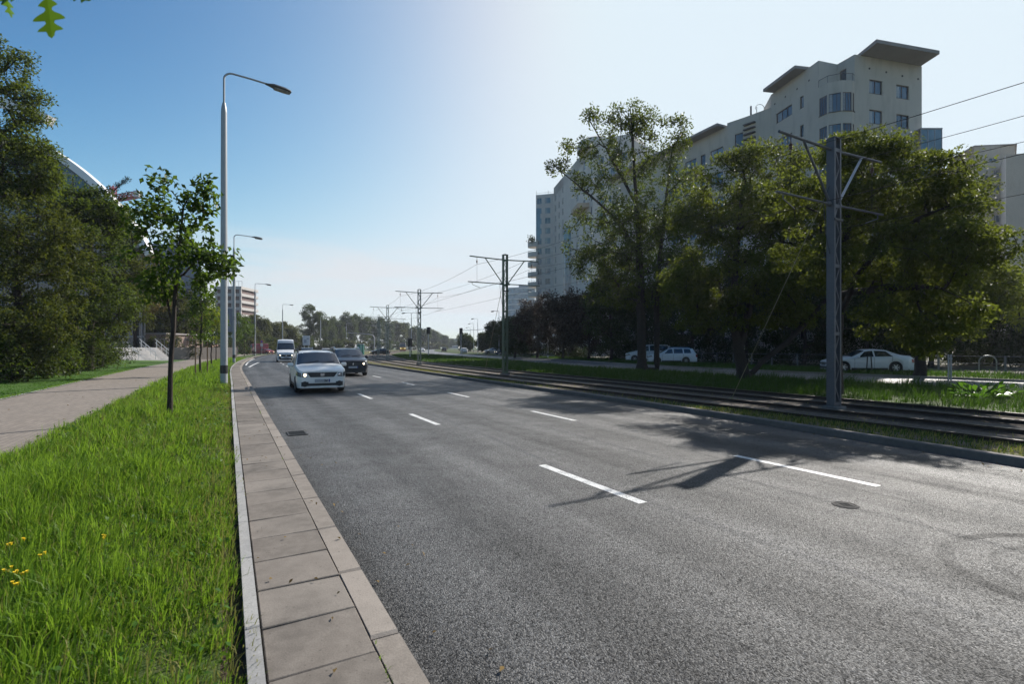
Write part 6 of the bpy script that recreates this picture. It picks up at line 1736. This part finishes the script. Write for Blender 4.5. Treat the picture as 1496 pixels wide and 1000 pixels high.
# ------------------------------------------------------------------ tram masts and wires
POLY = [-3.6, 12.87, 29.0, 46.4, 63.8, 83, 101, 120, 140, 165]
ARMU, ARML = 6.52, 5.15
def mast(k, y, mat, label):
    h = -heading(xP, y)                       # local X = across the track (right), local Y = along
    q = off(xP, 0)(y)
    root = empty('tram_mast', (q[0], q[1], .09), h, label, 'tram mast', 'tram masts between the tracks')
    H = 6.8
    mb = MB()
    for sx in (-1, 1):                        # two channels facing each other
        mb.box((sx * .135, 0, H / 2), (.022, .20, H)); mb.box((sx * .11, -.089, H / 2), (.03, .022, H)); mb.box((sx * .11, .089, H / 2), (.03, .022, H))
    for sy in (-1, 1):
        n = 15
        for i in range(n):
            za, zb = .2 + (H - .5) * i / n, .2 + (H - .5) * (i + 1) / n
            sg = 1 if i % 2 else -1
            mb.bar((-.1 * sg, sy * .082, za), (.1 * sg, sy * .082, zb), .035, .008, up=(0, 1, 0))
        for z_ in (.15, 1.9, 3.6, 5.1, 6.5): mb.box((0, sy * .084, z_), (.24, .012, .09))
    mb.box((0, 0, H + .004), (.31, .23, .02))
    mb.add([(-.155, -.115, H + .016), (.155, -.115, H + .016), (.155, .115, H + .016), (-.155, .115, H + .016), (0, 0, H + .07)], [(0, 1, 4), (1, 2, 4), (2, 3, 4), (3, 0, 4)])
    mb.build('mast', mat, root)
    mb = MB(); mb.box((0, 0, .03), (.46, .38, .12), bev=.02); mb.build('footing', M('footing_concrete', (.13, .12, .11), .85, 0, .2, 5, .3, 40), root)
    for sx in (-1, 1):
        mb = MB(); mb.tube([(sx * .15, 0, ARMU - .0), (sx * 2.15, 0, ARMU + .06)], .033, 8); mb.build('upper_arm', mat, root, 40)
        mb = MB(); mb.tube([(sx * .30, 0, ARML), (sx * 2.25, 0, ARML + .02)], .028, 8); mb.box((sx * .22, 0, ARML), (.18, .08, .1), bev=.02); mb.build('lower_arm', mat, root, 40)
        mb = MB(); mb.tube([(sx * .16, 0, ARML + .02), (sx * 1.22, 0, ARMU + .01)], .03, 8); mb.build('brace', GALV if (sx > 0 and k == 1) else mat, root, 40)
        mb = MB(); mb.bar((sx * 1.72, 0, ARMU + .02), (sx * 1.72, 0, ARMU - .38), .018)
        mb.lathe([(0, .16), (.035, .15), (.05, .12), (.03, .1), (.05, .07), (.03, .05), (.05, .02), (0, 0)], 10, 'Z', (sx * 1.72, 0, ARMU - .3)); mb.build('insulator', M('insulator_brown', (.07, .035, .025), .3, 0, .2, 9), root, 40)
        mb = MB(); mb.bar((sx * 1.72, 0, ARMU - .38), (sx * 1.72, 0, ARML + .02), .008); mb.build('dropper', WIRE, root)
        mb = MB(); mb.tube([(sx * 2.0, 0, ARML - .0), (sx * 2.0, 0, ARML - .12), (sx * 1.5, .05, ARML - .28)], .014, 6); mb.build('steady_arm', mat, root, 40)
    mb = MB()
    mb.tube([(-.16, .02, 5.6), (-.3, .08, 5.2), (-.24, .06, 4.4), (-.17, 0, 3.9)], .010, 5); mb.bar((-.17, -.12, 4.75), (.17, -.12, 4.75), .03, .06); mb.build('feeder_cable', BLACKP, root)
    return root
mlab = {1: 'nearest tram mast, dark grey lattice post standing on the right between the tracks', 2: 'second tram mast, greenish lattice post in front of the far road', 3: 'third tram mast, pale lattice post right of the yellow tram', 4: 'fourth tram mast along the curve', 5: 'fifth tram mast along the curve', 6: 'sixth tram mast along the curve, among the distant trees', 7: 'seventh tram mast along the curve', 8: 'eighth tram mast, almost lost in the distance', 9: 'farthest tram mast, almost lost in front of the avenue trees'}
for k, y in enumerate(POLY):
    if k == 0: continue
    mast(k, y, STEELD if k == 1 else (STEELG if k == 2 else STEELL), mlab[k])
def catenary(o_, z0, sag, rad, label, extra=()):
    mb = MB()
    for a, b in zip(POLY[:-1], POLY[1:]):
        p, q = Vector((*off(xP, o_)(a), z0)), Vector((*off(xP, o_)(b), z0))
        pts = []
        for i in range(9):
            t = i / 8; r_ = p.lerp(q, t); r_.z -= sag * 4 * t * (1 - t); pts.append(r_)
        mb.tube(pts, rad, 5, cap=False)
    return tag(mb.build('overhead_wire', WIRE), label, 'overhead wire', 'overhead tram wires')
catenary(-1.72, ARMU - .28, .30, .007, 'upper carrier wire over the near track, crossing the flats at the top right')
catenary(-1.55, ARML - .2, .06, .0068, 'lower contact wire over the near track, below the carrier wire')
catenary(1.72, ARMU - .28, .30, .007, 'upper carrier wire over the far track, hanging from the right mast arms')
catenary(1.55, ARML - .2, .06, .0068, 'lower contact wire over the far track, below its carrier wire')
catenary(1.15, ARMU + .05, .22, .0072, 'thick feeder wire running beside the far track carrier wire')
def guy(y, label, t=.0):
    p = Vector((*off(xP, 0)(y), 5.9)); q = Vector((*off(xP, 0)(y + 2.7), .05))
    mb = MB(); mb.tube([p, q], .011, 5); mb.box(q, (.12, .12, .14), bev=.02)
    tag(mb.build('guy_wire', M('guy_yellow', (.20, .18, .10), .5, .3, .2, 6)), label, 'guy wire', 'mast guy wires')
guy(POLY[1], 'thin yellowish stay wire slanting down behind the nearest tram mast'); guy(POLY[2], 'thin stay wire slanting down behind the second tram mast')

# ------------------------------------------------------------------ street lamps
def lamp(name, x, y, rz, H, arm, label, group, headL=.95, pr=.12, double=False, mat=None):
    root = empty(name, (x, y, .08), rz, label, 'street lamp', group)      # arm points to local +X
    mat = mat or LAMPG
    mb = MB()
    mb.tube([(0, 0, -.05), (0, 0, H * .45), (0, 0, H * .87)], [pr, pr * .92, pr * .82], 14)
    mb.tube([(0, 0, H * .87), (0, 0, H * .885), (0, 0, H * .9)], [pr * .82, pr * .7, pr * .42], 14)
    mb.build('pole', mat, root, 40)
    mb = MB(); mb.tube([(0, 0, .45), (0, 0, .6), (0, 0, .8)], [pr * 1.08, pr * 1.06, pr * 1.06], 14, cap=False); mb.build('base_band', BLACKP, root, 40)
    mb = MB(); mb.box((0, -pr * .93, 1.25), (pr * 1.0, .03, .5), bev=.008); mb.build('service_door', mat, root)
    mb = MB()
    for z_ in (H * .335, H * .35): mb.tube([(0, 0, z_), (0, 0, z_ + .05)], pr * .96, 14, cap=False)
    mb.build('clamp_band', DARKG, root)
    for sg in ((1, -1) if double else (1,)):
        mb = MB(); r_ = .35
        pts = [(0, 0, H * .89), (0, 0, H - r_ * .9)] + [(sg * r_ * (1 - math.cos(a)), 0, H - r_ * .9 + r_ * .9 * math.sin(a)) for a in np.linspace(.3, 1.5, 6)] + [(sg * arm * .6, 0, H - .02), (sg * arm, 0, H - .06)]
        mb.tube(pts, .042 if not double else .05, 8); mb.build('arm', mat, root, 50)
        # wedge-shaped luminaire
        x0, x1 = sg * (arm - .08), sg * (arm + headL); zc = H - .08
        prof = [(0, .05, .05), (.12, .09, .07), (.32, .17, .13), (.75, .19, .13), (.95, .15, .09), (1.0, .10, .05)]
        mb = MB(); vs = []; n = 10
        for t, hw, hh in prof:
            xx_ = x0 + (x1 - x0) * t; zc_ = zc - .10 * t
            for i in range(n):
                a = 2 * math.pi * i / n; vs.append((xx_, hw * math.cos(a), zc_ + (hh if math.sin(a) > 0 else hh * .45) * math.sin(a)))
        fs = [(k * n + i, k * n + (i + 1) % n, k * n + n + (i + 1) % n, k * n + n + i) for k in range(len(prof) - 1) for i in range(n)] + [tuple(range(n))[::-1], tuple((len(prof) - 1) * n + i for i in range(n))]
        mb.add(vs, fs); hd = mb.build('lamp_head', DARKG, root, 40)
        mb = MB(); vs = []
        for t, hw, hh in prof[2:5]:
            xx_ = x0 + (x1 - x0) * t; zc_ = zc - .10 * t - hh * .45
            for i in range(7): a = math.pi * i / 6; vs.append((xx_, hw * .82 * math.cos(a), zc_ - .07 * math.sin(a)))
        mb.add(vs, [(k * 7 + i, k * 7 + i + 1, k * 7 + 8 + i, k * 7 + 7 + i) for k in range(2) for i in range(6)] + [tuple(range(7)), tuple(range(14, 21))[::-1]])
        mb.build('lens', glassmat('lamp_lens', (.25, .25, .24), .15, .6, 0, 12), hd)
    return root
gl_ = 'street lamps along the left verge'
ll = ['nearest street lamp, tall grey post on the grass verge with its arm over the road', 'second street lamp along the left verge', 'third street lamp along the left verge, beside the red van', 'fourth street lamp along the left verge, left of the white van', 'fifth street lamp along the left verge, by the tallest distant tree', 'sixth street lamp along the left verge, far beyond the van', 'seventh street lamp along the left verge, barely visible']
for k, (y, H) in enumerate(((22.6, 13.5), (54, 13.4), (94, 13.3), (138, 13.2), (192, 13.2), (245, 13.2), (300, 13))):
    q = off(xL, -1.0)(y)
    lamp('street_lamp', q[0], q[1], -heading(xL, y) + R(4), H, 1.7, ll[k], gl_, 1.0, .145 if k == 0 else .14)
gr_ = 'street lamps along the second carriageway'
for px, d, H, lab in ((800.5, 73, 9.1, 'white street lamp in front of the purple trees'), (933.5, 47, 9.0, 'white street lamp post next to the double tree trunk'), (729, 104, 9.0, 'street lamp just left of the second tram mast'), (698, 131, 9.0, 'street lamp above the small round tree, taller one'), (692, 158, 9.0, 'street lamp just left of the taller one above the small round tree'), (687, 190, 9, 'farthest street lamp along the far carriageway')):
    lamp('far_street_lamp', X(px, d), d, R(180) - heading(xS, d), H, 1.0, lab, gr_, .7, .075, mat=GALV if px != 800.5 else M('white_lamp_paint', (.62, .63, .64), .5, 0, .08, 2))
lamp('double_street_lamp', X(601, 112), 112, 0, 9.2, 1.3, 'double-armed street lamp beside the third tram mast', None, .8, .09, True)

# ------------------------------------------------------------------ signs, signals, small street furniture
def signpost(name, x, y, rz, label, cat, h, build, group=None, pr=.035, posts=((0, 0),)):
    root = empty(name, (x, y, .08), rz, label, cat, group)
    mb = MB()
    for px_, py_ in posts: mb.tube([(px_, py_, -.1), (px_, py_, h)], pr, 8)
    mb.build('post', GALV, root, 40); build(root); return root
d = 68
def board(root):
    mb = MB(); mb.box((0, -.05, 5.2), (2.0, .04, 3.1), bev=.01); mb.build('panel', M('sign_back', (.16, .18, .22), .5, .2, .06, 1), root)
    mb = MB()
    for z_ in (4.0, 5.2, 6.4): mb.box((0, .0, z_), (1.9, .06, .07))
    mb.build('stiffener', GALV, root)
signpost('direction_board', X(333, d), d, R(22), 'tall grey direction board seen from behind, just behind the nearest street lamp', 'road sign', 6.7, board, None, .06, ((-.7, .05), (.75, .05)))
d = 104
def nopark(root):
    mb = MB(); mb.lathe([(0, -.012), (.30, -.012), (.30, .012), (0, .012)], 24, 'Y', (0, -.05, 2.75)); s_ = mb.build('disc', M('sign_red', (.45, .03, .04), .4), root)
    mb = MB(); mb.lathe([(0, -.004), (.21, -.004)], 24, 'Y', (0, -.064, 2.75)); mb.build('disc_face', M('sign_blue', (.02, .07, .32), .4), s_)
    mb = MB(); mb.box((0, -.05, 2.1), (.5, .02, .62), bev=.01); mb.build('plate', M('sign_white', (.6, .6, .62), .4), root)
signpost('traffic_sign', X(382.5, d), d, 0, 'small round red sign with a white plate beneath, above the pedestrian railing', 'road sign', 3.05, nopark)
d = 78
def psign(root):
    mb = MB(); mb.box((0, -.05, 2.6), (.95, .03, 1.0), bev=.02); s_ = mb.build('panel', M('sign_blue', (.02, .07, .32), .4), root)
    mb = MB()
    for sx in (-.14, .12): mb.box((sx, -.07, 2.6), (.1, .01, .6))
    mb.build('marking', M('sign_pale', (.42, .46, .55), .4), s_)
signpost('parking_sign', X(821.5, d), d, R(-12), 'blue square sign with pale upright strokes above the dark parked car', 'road sign', 3.0, psign)
d = 150
def bill(root):
    mb = MB(); mb.box((0, -.1, 3.6), (2.0, .14, 2.8), bev=.03); f = mb.build('panel', M('poster_white', (.62, .62, .62), .5, 0, .1, .9), root)
    mb = MB(); mb.box((-.3, -.18, 3.4), (.7, .012, 1.0)); mb.box((.4, -.18, 4.1), (.6, .012, .4)); mb.build('print', M('poster_print', (.35, .36, .4), .5), f)
signpost('billboard', X(447.5, d), d, R(20), 'white advertising board on posts behind the dark car', 'billboard', 2.4, bill, None, .08, ((-.6, 0), (.6, 0)))
def signal_head(root, x, z, n=3, y=-.12):
    mb = MB(); mb.box((x, y, z), (.36, .26, n * .34), bev=.04); mb.box((x, y + .15, z), (.72, .02, n * .34 + .3), bev=.008); hd = mb.build('signal_head', BLACKP, root)
    mb = MB()
    for k in range(n):
        zz = z + (k - (n - 1) / 2) * .33
        mb.lathe([(0, -.02), (.10, -.01), (.11, .01)], 14, 'Y', (x, y - .13, zz)); mb.lathe([(.13, -.2), (.13, 0)], 14, 'Y', (x, y - .13, zz))
    mb.build('signal_lens', M('unlit_lens', (.05, .04, .035), .2), hd)
def signal(px, d, H, zhead, label, arm=0, rz=0.0):
    root = empty('traffic_light', (X(px, d), d, .05), rz, label, 'traffic light', 'traffic lights at the junction')
    mb = MB(); mb.tube([(0, 0, 0), (0, 0, H)], [.075, .055], 10)
    mb.build('post', GALV, root, 40)
    if arm:
        mb = MB(); mb.tube([(0, 0, H - .5), (arm * .12, 0, H - .12), (arm, 0, H + .08)], .05, 8); mb.build('arm', GALV, root, 40)
    signal_head(root, 0, zhead, 3)
    return root
signal(626, 96, 5.2, 4.75, 'traffic light right of the third tram mast, with an arm to its left', -2.6)
signal(673.5, 110, 5.4, 5.1, 'traffic light at the far carriageway with an arm reaching right', 5.0)
signal(599, 80, 2.6, 2.35, 'low traffic light in front of the yellow tram')
root = empty('signal_gantry', (X(547, 118), 118, .05), 0, 'curved grey gantry arm over the road behind the dark hatchback', 'gantry')
mb = MB(); mb.tube([(0, 0, 0), (0, 0, 3.8), (-.35, 0, 4.4), (-1.2, 0, 4.65), (-6.1, 0, 5.0)], [.11, .1, .09, .08, .06], 10); mb.build('mast', GALV, root, 40)
root = empty('green_kiosk', (X(527, 108), 108, .05), R(10), 'small green and white kiosk right of the dark hatchback roof', 'kiosk')
mb = MB(); mb.box((0, 0, 1.1), (1.3, 1.3, 2.2), bev=.06); mb.build('cabin', M('kiosk_green', (.02, .16, .12), .5, 0, .1, 2), root)
mb = MB(); mb.box((0, 0, 2.27), (1.4, 1.4, .14), bev=.05); mb.build('roof', M('kiosk_roof', (.5, .55, .54), .5), root)
mb = MB(); mb.box((.15, -.66, 1.15), (.5, .03, 1.9), bev=.01); mb.build('door', M('kiosk_door', (.25, .5, .42), .5), root)
# pedestrian railing, left far
root = empty('pedestrian_railing', (X(386, 106), 106, .08), R(16), 'dark pedestrian railing in front of the red car', 'railing')
mb = MB()
for k in range(7): mb.bar((-2.1 + k * .7, 0, 0), (-2.1 + k * .7, 0, 1.1), .06)
mb.bar((-2.1, 0, 1.1), (2.1, 0, 1.1), .06); mb.bar((-2.1, 0, .55), (2.1, 0, .55), .04); mb.build('rail', STEELD, root)
# low fence beyond the second road
root = empty('yard_fence', (0, 0, 0), 0, 'low dark fence of posts and one rail behind the parked cars', 'fence')
prev = None
for k, y in enumerate(np.arange(16, 80, 2.6)):
    q = off(xS, SW + 8.6)(y)
    mb = MB(); mb.box((q[0], q[1], .6), (.09, .09, 1.1), bev=.01); mb.build('post', M('fence_post', (.15, .15, .15), .7, .2, .2, 5), root)
    if prev is not None:
        mb = MB(); mb.bar((*prev, 1.1), (*q, 1.1), .05); mb.bar((*prev, .65), (*q, .65), .035); mb.build('rail', STEELD, root)
    prev = q
for k, (px, d, lab) in enumerate(((1443, 33, 'round-topped hoop stand behind the grass at the right'), )):
    root = empty('bicycle_hoop', (X(px, d), d, .08), R(-20), lab, 'bicycle hoop')
    mb = MB(); mb.tube([(-.45, 0, 0), (-.45, 0, .65)] + [(-.45 * math.cos(a), 0, .65 + .4 * math.sin(a)) for a in np.linspace(.3, math.pi - .3, 7)] + [(.45, 0, .65), (.45, 0, 0)], .04, 8); mb.build('hoop', STEELL, root, 50)
root = empty('a_frame_barrier', (X(1270, 31.2), 31.2, .1), R(30), 'black folding A-frame stand in front of the white saloon door', 'barrier')
for sx in (-1, 1):
    mb = MB(); mb.bar((sx * .34, 0, 0), (sx * .2, 0, 1.0), .05); mb.build('leg', BLACKP, root)
mb = MB(); mb.bar((-.2, 0, 1.0), (.2, 0, 1.0), .05); mb.build('top_bar', BLACKP, root)

# ------------------------------------------------------------------ pedestrians
SKIN = M('skin', (.36, .21, .15), .55, 0, .05, 9); HAIR = M('hair_dark', (.03, .02, .015), .6)
def person(x, y, rz, label, top, trousers, stride=.3):
    root = empty('person', (x, y, .09), rz, label, 'person')
    J = [((0, 0, .93), .14), ((0, .01, 1.12), .135), ((0, .02, 1.32), .155), ((0, .0, 1.46), .075), ((0, -.01, 1.55), .06), ((0, -.02, 1.64), .095), ((0, -.015, 1.72), .085)]
    E = [(0, 1), (1, 2), (2, 3), (3, 4), (4, 5), (5, 6)]
    def chain(root_i, pts):
        pr = root_i
        for p, r_ in pts:
            J.append((p, r_)); E.append((pr, len(J) - 1)); pr = len(J) - 1
    for sx, st in ((-1, stride), (1, -stride)):
        chain(0, [((sx * .10, 0, .86), .10), ((sx * .11, -st * .5 - .02, .49), .065), ((sx * .11, -st * .8 + .05, .10), .045), ((sx * .12, -st * .8 - .02, .04), .045), ((sx * .13, -st * .8 - .16, .03), .03)])
        chain(2, [((sx * .19, .02, 1.38), .07), ((sx * .235, .04 + st * .25, 1.12), .048), ((sx * .235, -.05 + st * .5, .88), .036), ((sx * .23, -.08 + st * .55, .78), .035)])
        h_ = len(J) - 1
        for f_ in range(5):
            b = (sx * (.215 + .012 * (f_ % 2)), -.11 + st * .55 + .018 * f_, .735 + (.04 if f_ == 0 else 0))
            J.append((b, .010)); E.append((h_, len(J) - 1))
            t_ = (b[0] - sx * .006, b[1] - .012, b[2] - (.03 if f_ == 0 else .05 - .006 * abs(f_ - 2))); J.append((t_, .008)); E.append((len(J) - 2, len(J) - 1))
    me = bpy.data.meshes.new('body'); me.from_pydata([j[0] for j in J], E, [])
    tmp = bpy.data.objects.new('tmp_body', me); COL.objects.link(tmp)
    m = tmp.modifiers.new('s', 'SKIN'); ly = me.skin_vertices[0] if me.skin_vertices else None
    if ly is None:
        bpy.context.view_layer.objects.active = tmp; ly = me.skin_vertices.new() if hasattr(me.skin_vertices, 'new') else me.skin_vertices[0]
    for i, j in enumerate(J): ly.data[i].radius = (j[1], j[1]); ly.data[i].use_root = (i == 0)
    tmp.modifiers.new('u', 'SUBSURF').levels = 1
    dg = bpy.context.evaluated_depsgraph_get(); dg.update()
    bm_ = bpy.data.meshes.new_from_object(tmp.evaluated_get(dg)); bm_.name = 'body'
    bpy.data.objects.remove(tmp)
    bm_.materials.clear()
    for mm in (SKIN, top, trousers, BLACKP): bm_.materials.append(mm)
    for p in bm_.polygons:
        c = p.center; p.use_smooth = True
        p.material_index = 3 if c.z < .09 else (2 if c.z < .95 and abs(c.x) < .205 else (1 if c.z < 1.47 and not (c.z < .86 and abs(c.x) > .2) else 0))
    link('body', bm_, root)
    mb = MB(); mb.lathe([(.0, 1.815), (.06, 1.80), (.095, 1.74), (.1, 1.68), (.09, 1.62)], 14, 'Z', (0, .012, .0)); mb.build('hair', HAIR, root, 60)
    mb = MB()
    mb.box((0, -.115, 1.655), (.025, .03, .04), bev=.008)
    for sx in (-1, 1): mb.box((sx * .035, -.102, 1.685), (.02, .012, .012)); mb.box((sx * .097, .0, 1.66), (.018, .035, .06), bev=.006)
    mb.box((0, -.105, 1.605), (.045, .01, .01)); mb.build('face', SKIN, root)
person(X(346, 101), 101, R(10), 'person in dark clothes walking on the path at the far left', M('dark_jacket', (.02, .022, .03), .8), M('dark_trousers', (.018, .018, .022), .8))
person(X(369.5, 99), 99, R(-150), 'person in a pale pink top beside the third street lamp', M('pink_top', (.5, .32, .32), .8), M('black_trousers', (.02, .02, .024), .8), .2)

# ------------------------------------------------------------------ oak twig hanging into the top left corner
def oak_leaf(mb, base, tip, side, w, mi=0):
    base, tip = Vector(base), Vector(tip); ax = tip - base; L = ax.length; ax.normalize(); s_ = Vector(side).normalized(); nn = ax.cross(s_)
    half = [(0, .02), (.08, .03), (.14, .12), (.22, .25), (.27, .30), (.29, .22), (.31, .12), (.36, .10), (.41, .16), (.48, .34), (.55, .46), (.60, .50), (.61, .42), (.60, .28), (.61, .15), (.66, .13), (.71, .20), (.78, .34), (.84, .40), (.845, .30), (.84, .16), (.88, .12), (.94, .10), (1.0, .0)]
    pts = lambda sg: [base + ax * (L * t) + s_ * (sg * h_ * w) + nn * (.05 * L * (t * t) + .10 * h_ * w) for t, h_ in half]
    mid = [base + ax * (L * t) + nn * (.05 * L * t * t) for t, _ in half]
    for sg in (-1, 1):
        p = pts(sg); m = len(half)
        mb.add(mid + p, [(i, i + 1, m + i + 1, m + i) if sg > 0 else (i + 1, i, m + i, m + i + 1) for i in range(m - 1)], mi)
dq = 1.75
root = empty('oak_twig', tuple(P(40, -60, dq)), 0, 'blurred oak twig with lobed green leaves hanging into the top left corner', 'twig')
O = Vector(P(40, -60, dq))
OAK = leafmat('leaf_oak', (.03, .075, .008), (.045, .10, .012), (.15, .28, .012), .45, .35, 9)
def twl(a, b, w, sd):
    mb = MB(); oak_leaf(mb, Vector(P(*a, dq)) - O, Vector(P(*b, dq)) - O, sd, w); mb.build('leaf', OAK, root)
twl((68, -10), (78, 58), .10, (1, .2, .25)); twl((4, -16), (20, 27), .09, (.9, -.4, -.4)); twl((-12, 2), (36, -4), .09, (.2, .5, 1)); twl((95, -16), (134, 3), .07, (.3, .5, 1)); twl((60, -40), (20, -70), .13, (.2, .5, 1))
mb = MB(); mb.tube([Vector(P(-80, -160, dq)) - O, Vector(P(0, -90, dq)) - O, Vector(P(40, -40, dq)) - O, Vector(P(67, -12, dq)) - O], [.008, .006, .004, .002], 6)
mb.tube([Vector(P(20, -65, dq)) - O, Vector(P(4, -14, dq)) - O], [.003, .0015], 5); mb.tube([Vector(P(40, -40, dq)) - O, Vector(P(95, -16, dq)) - O], [.003, .0015], 5); mb.tube([Vector(P(4, -14, dq)) - O, Vector(P(-12, 2, dq)) - O], [.002, .0015], 5); mb.build('stem', BARK, root)

# ------------------------------------------------------------------ sky, sun, camera
SUN_AZ, SUN_EL = R(41.5), R(37.3)          # azimuth from +Y towards +X
w = bpy.data.worlds.new('World'); scene.world = w; w.use_nodes = True
nt = w.node_tree; bg = nt.nodes['Background']
sky = nt.nodes.new('ShaderNodeTexSky'); sky.sky_type = 'NISHITA'; sky.sun_disc = False
sky.sun_elevation = SUN_EL; sky.sun_rotation = SUN_AZ; sky.altitude = 110; sky.air_density = .7; sky.dust_density = SKY_DUST; sky.ozone_density = SKY_OZONE
tc = nt.nodes.new('ShaderNodeTexCoord')
mp = nt.nodes.new('ShaderNodeMapping'); mp.inputs['Scale'].default_value = (1.6, 1.6, 9.0); mp.inputs['Rotation'].default_value = (0, R(9), 0); nt.links.new(tc.outputs['Generated'], mp.inputs[0])
nz = nt.nodes.new('ShaderNodeTexNoise'); nz.inputs['Scale'].default_value = 2.1; nz.inputs['Detail'].default_value = 8; nz.inputs['Roughness'].default_value = .58; nz.inputs['Distortion'].default_value = .5; nt.links.new(mp.outputs[0], nz.inputs['Vector'])
rp = nt.nodes.new('ShaderNodeValToRGB'); rp.color_ramp.elements[0].position = .36; rp.color_ramp.elements[0].color = (0, 0, 0, 1); rp.color_ramp.elements[1].position = .60; rp.color_ramp.elements[1].color = (1, 1, 1, 1); nt.links.new(nz.outputs[0], rp.inputs[0])
sx = nt.nodes.new('ShaderNodeSeparateXYZ'); nt.links.new(tc.outputs['Generated'], sx.inputs[0])
eb = nt.nodes.new('ShaderNodeValToRGB'); el = eb.color_ramp.elements; el[0].position = .0; el[0].color = (.9, .9, .9, 1); el[1].position = .215; el[1].color = (0, 0, 0, 1); e_ = el.new(.15); e_.color = (.85, .85, .85, 1); nt.links.new(sx.outputs[2], eb.inputs[0])
mu = nt.nodes.new('ShaderNodeMath'); mu.operation = 'MULTIPLY'; nt.links.new(rp.outputs[0], mu.inputs[0]); nt.links.new(eb.outputs[0], mu.inputs[1])
hs = nt.nodes.new('ShaderNodeHueSaturation'); hs.inputs['Saturation'].default_value = SKY_SAT; nt.links.new(sky.outputs[0], hs.inputs['Color'])
# soft shoulder: the hazy aureole round the sun saturates gently instead of growing without limit
SH_A, SH_S = (.745, .862, .945), (.245, .174, .093)
sep_ = nt.nodes.new('ShaderNodeSeparateColor'); nt.links.new(hs.outputs[0], sep_.inputs[0]); cmb = nt.nodes.new('ShaderNodeCombineColor')
def wm(op, a, b=None):
    m = nt.nodes.new('ShaderNodeMath'); m.operation = op
    for k, v in ((0, a), (1, b)):
        if v is None: continue
        if hasattr(v, 'is_linked'): nt.links.new(v, m.inputs[k])
        else: m.inputs[k].default_value = v
    return m.outputs[0]
for i in range(3):
    c2 = wm('POWER', wm('MAXIMUM', sep_.outputs[i], 0.0), 2.0)
    e1 = wm('EXPONENT', wm('MULTIPLY', c2, -SH_S[i] / SH_A[i]))
    nt.links.new(wm('MULTIPLY', wm('SUBTRACT', 1.0, e1), SH_A[i] / (SKY_STR * 2 ** EXPO)), cmb.inputs[i])
mx = nt.nodes.new('ShaderNodeMix'); mx.data_type = 'RGBA'; nt.links.new(mu.outputs[0], mx.inputs[0]); nt.links.new(cmb.outputs[0], mx.inputs[6]); mx.inputs[7].default_value = CLOUD
nt.links.new(mx.outputs[2], bg.inputs['Color']); bg.inputs['Strength'].default_value = SKY_STR
S = Vector((math.sin(SUN_AZ) * math.cos(SUN_EL), math.cos(SUN_AZ) * math.cos(SUN_EL), math.sin(SUN_EL)))
if HAZE > 0:
    hb = MB(); hb.box((0, 0, 34), (3700, 3700, 70.2))
    t = NT('haze_air'); t.n.remove(t.b)
    pv = t.n.new('ShaderNodeVolumePrincipled'); pv.inputs['Color'].default_value = (.84, .90, 1, 1); pv.inputs['Density'].default_value = HAZE; pv.inputs['Anisotropy'].default_value = .3
    t.l.new(pv.outputs[0], t.out.inputs['Volume'])
    tag(hb.build('haze', t.m), kind='stuff')
ld = bpy.data.lights.new('sun', 'SUN'); ld.energy = SUN_STR; ld.angle = R(.53); ld.color = (1, .945, .87)
lo = bpy.data.objects.new('sun', ld); COL.objects.link(lo); lo.rotation_euler = (-S).to_track_quat('-Z', 'Y').to_euler(); lo.location = S * 100
cd = bpy.data.cameras.new('camera'); cam = bpy.data.objects.new('camera', cd); COL.objects.link(cam)
cd.lens = 18; cd.sensor_width = 36; cd.sensor_fit = 'HORIZONTAL'; cd.clip_start = .05; cd.clip_end = 4000; cd.shift_y = 8 / 1496
cam.location = (0, 0, CH); cam.rotation_euler = (R(90), 0, 0)
cd.dof.use_dof = True; cd.dof.focus_distance = 16; cd.dof.aperture_fstop = 3.2
scene.camera = cam
vs_ = scene.view_settings; scene.display_settings.display_device = 'sRGB'
vs_.view_transform = 'Standard'; vs_.look = 'None'; vs_.exposure = EXPO; vs_.gamma = 1; vs_.use_curve_mapping = False
cy = scene.cycles if hasattr(scene, 'cycles') else None
if cy:
    cy.use_denoising = True; cy.max_bounces = 6; cy.diffuse_bounces = 3; cy.glossy_bounces = 3; cy.transmission_bounces = 3; cy.transparent_max_bounces = 6; cy.sample_clamp_indirect = 6
    cy.use_adaptive_sampling = True; cy.adaptive_threshold = .01
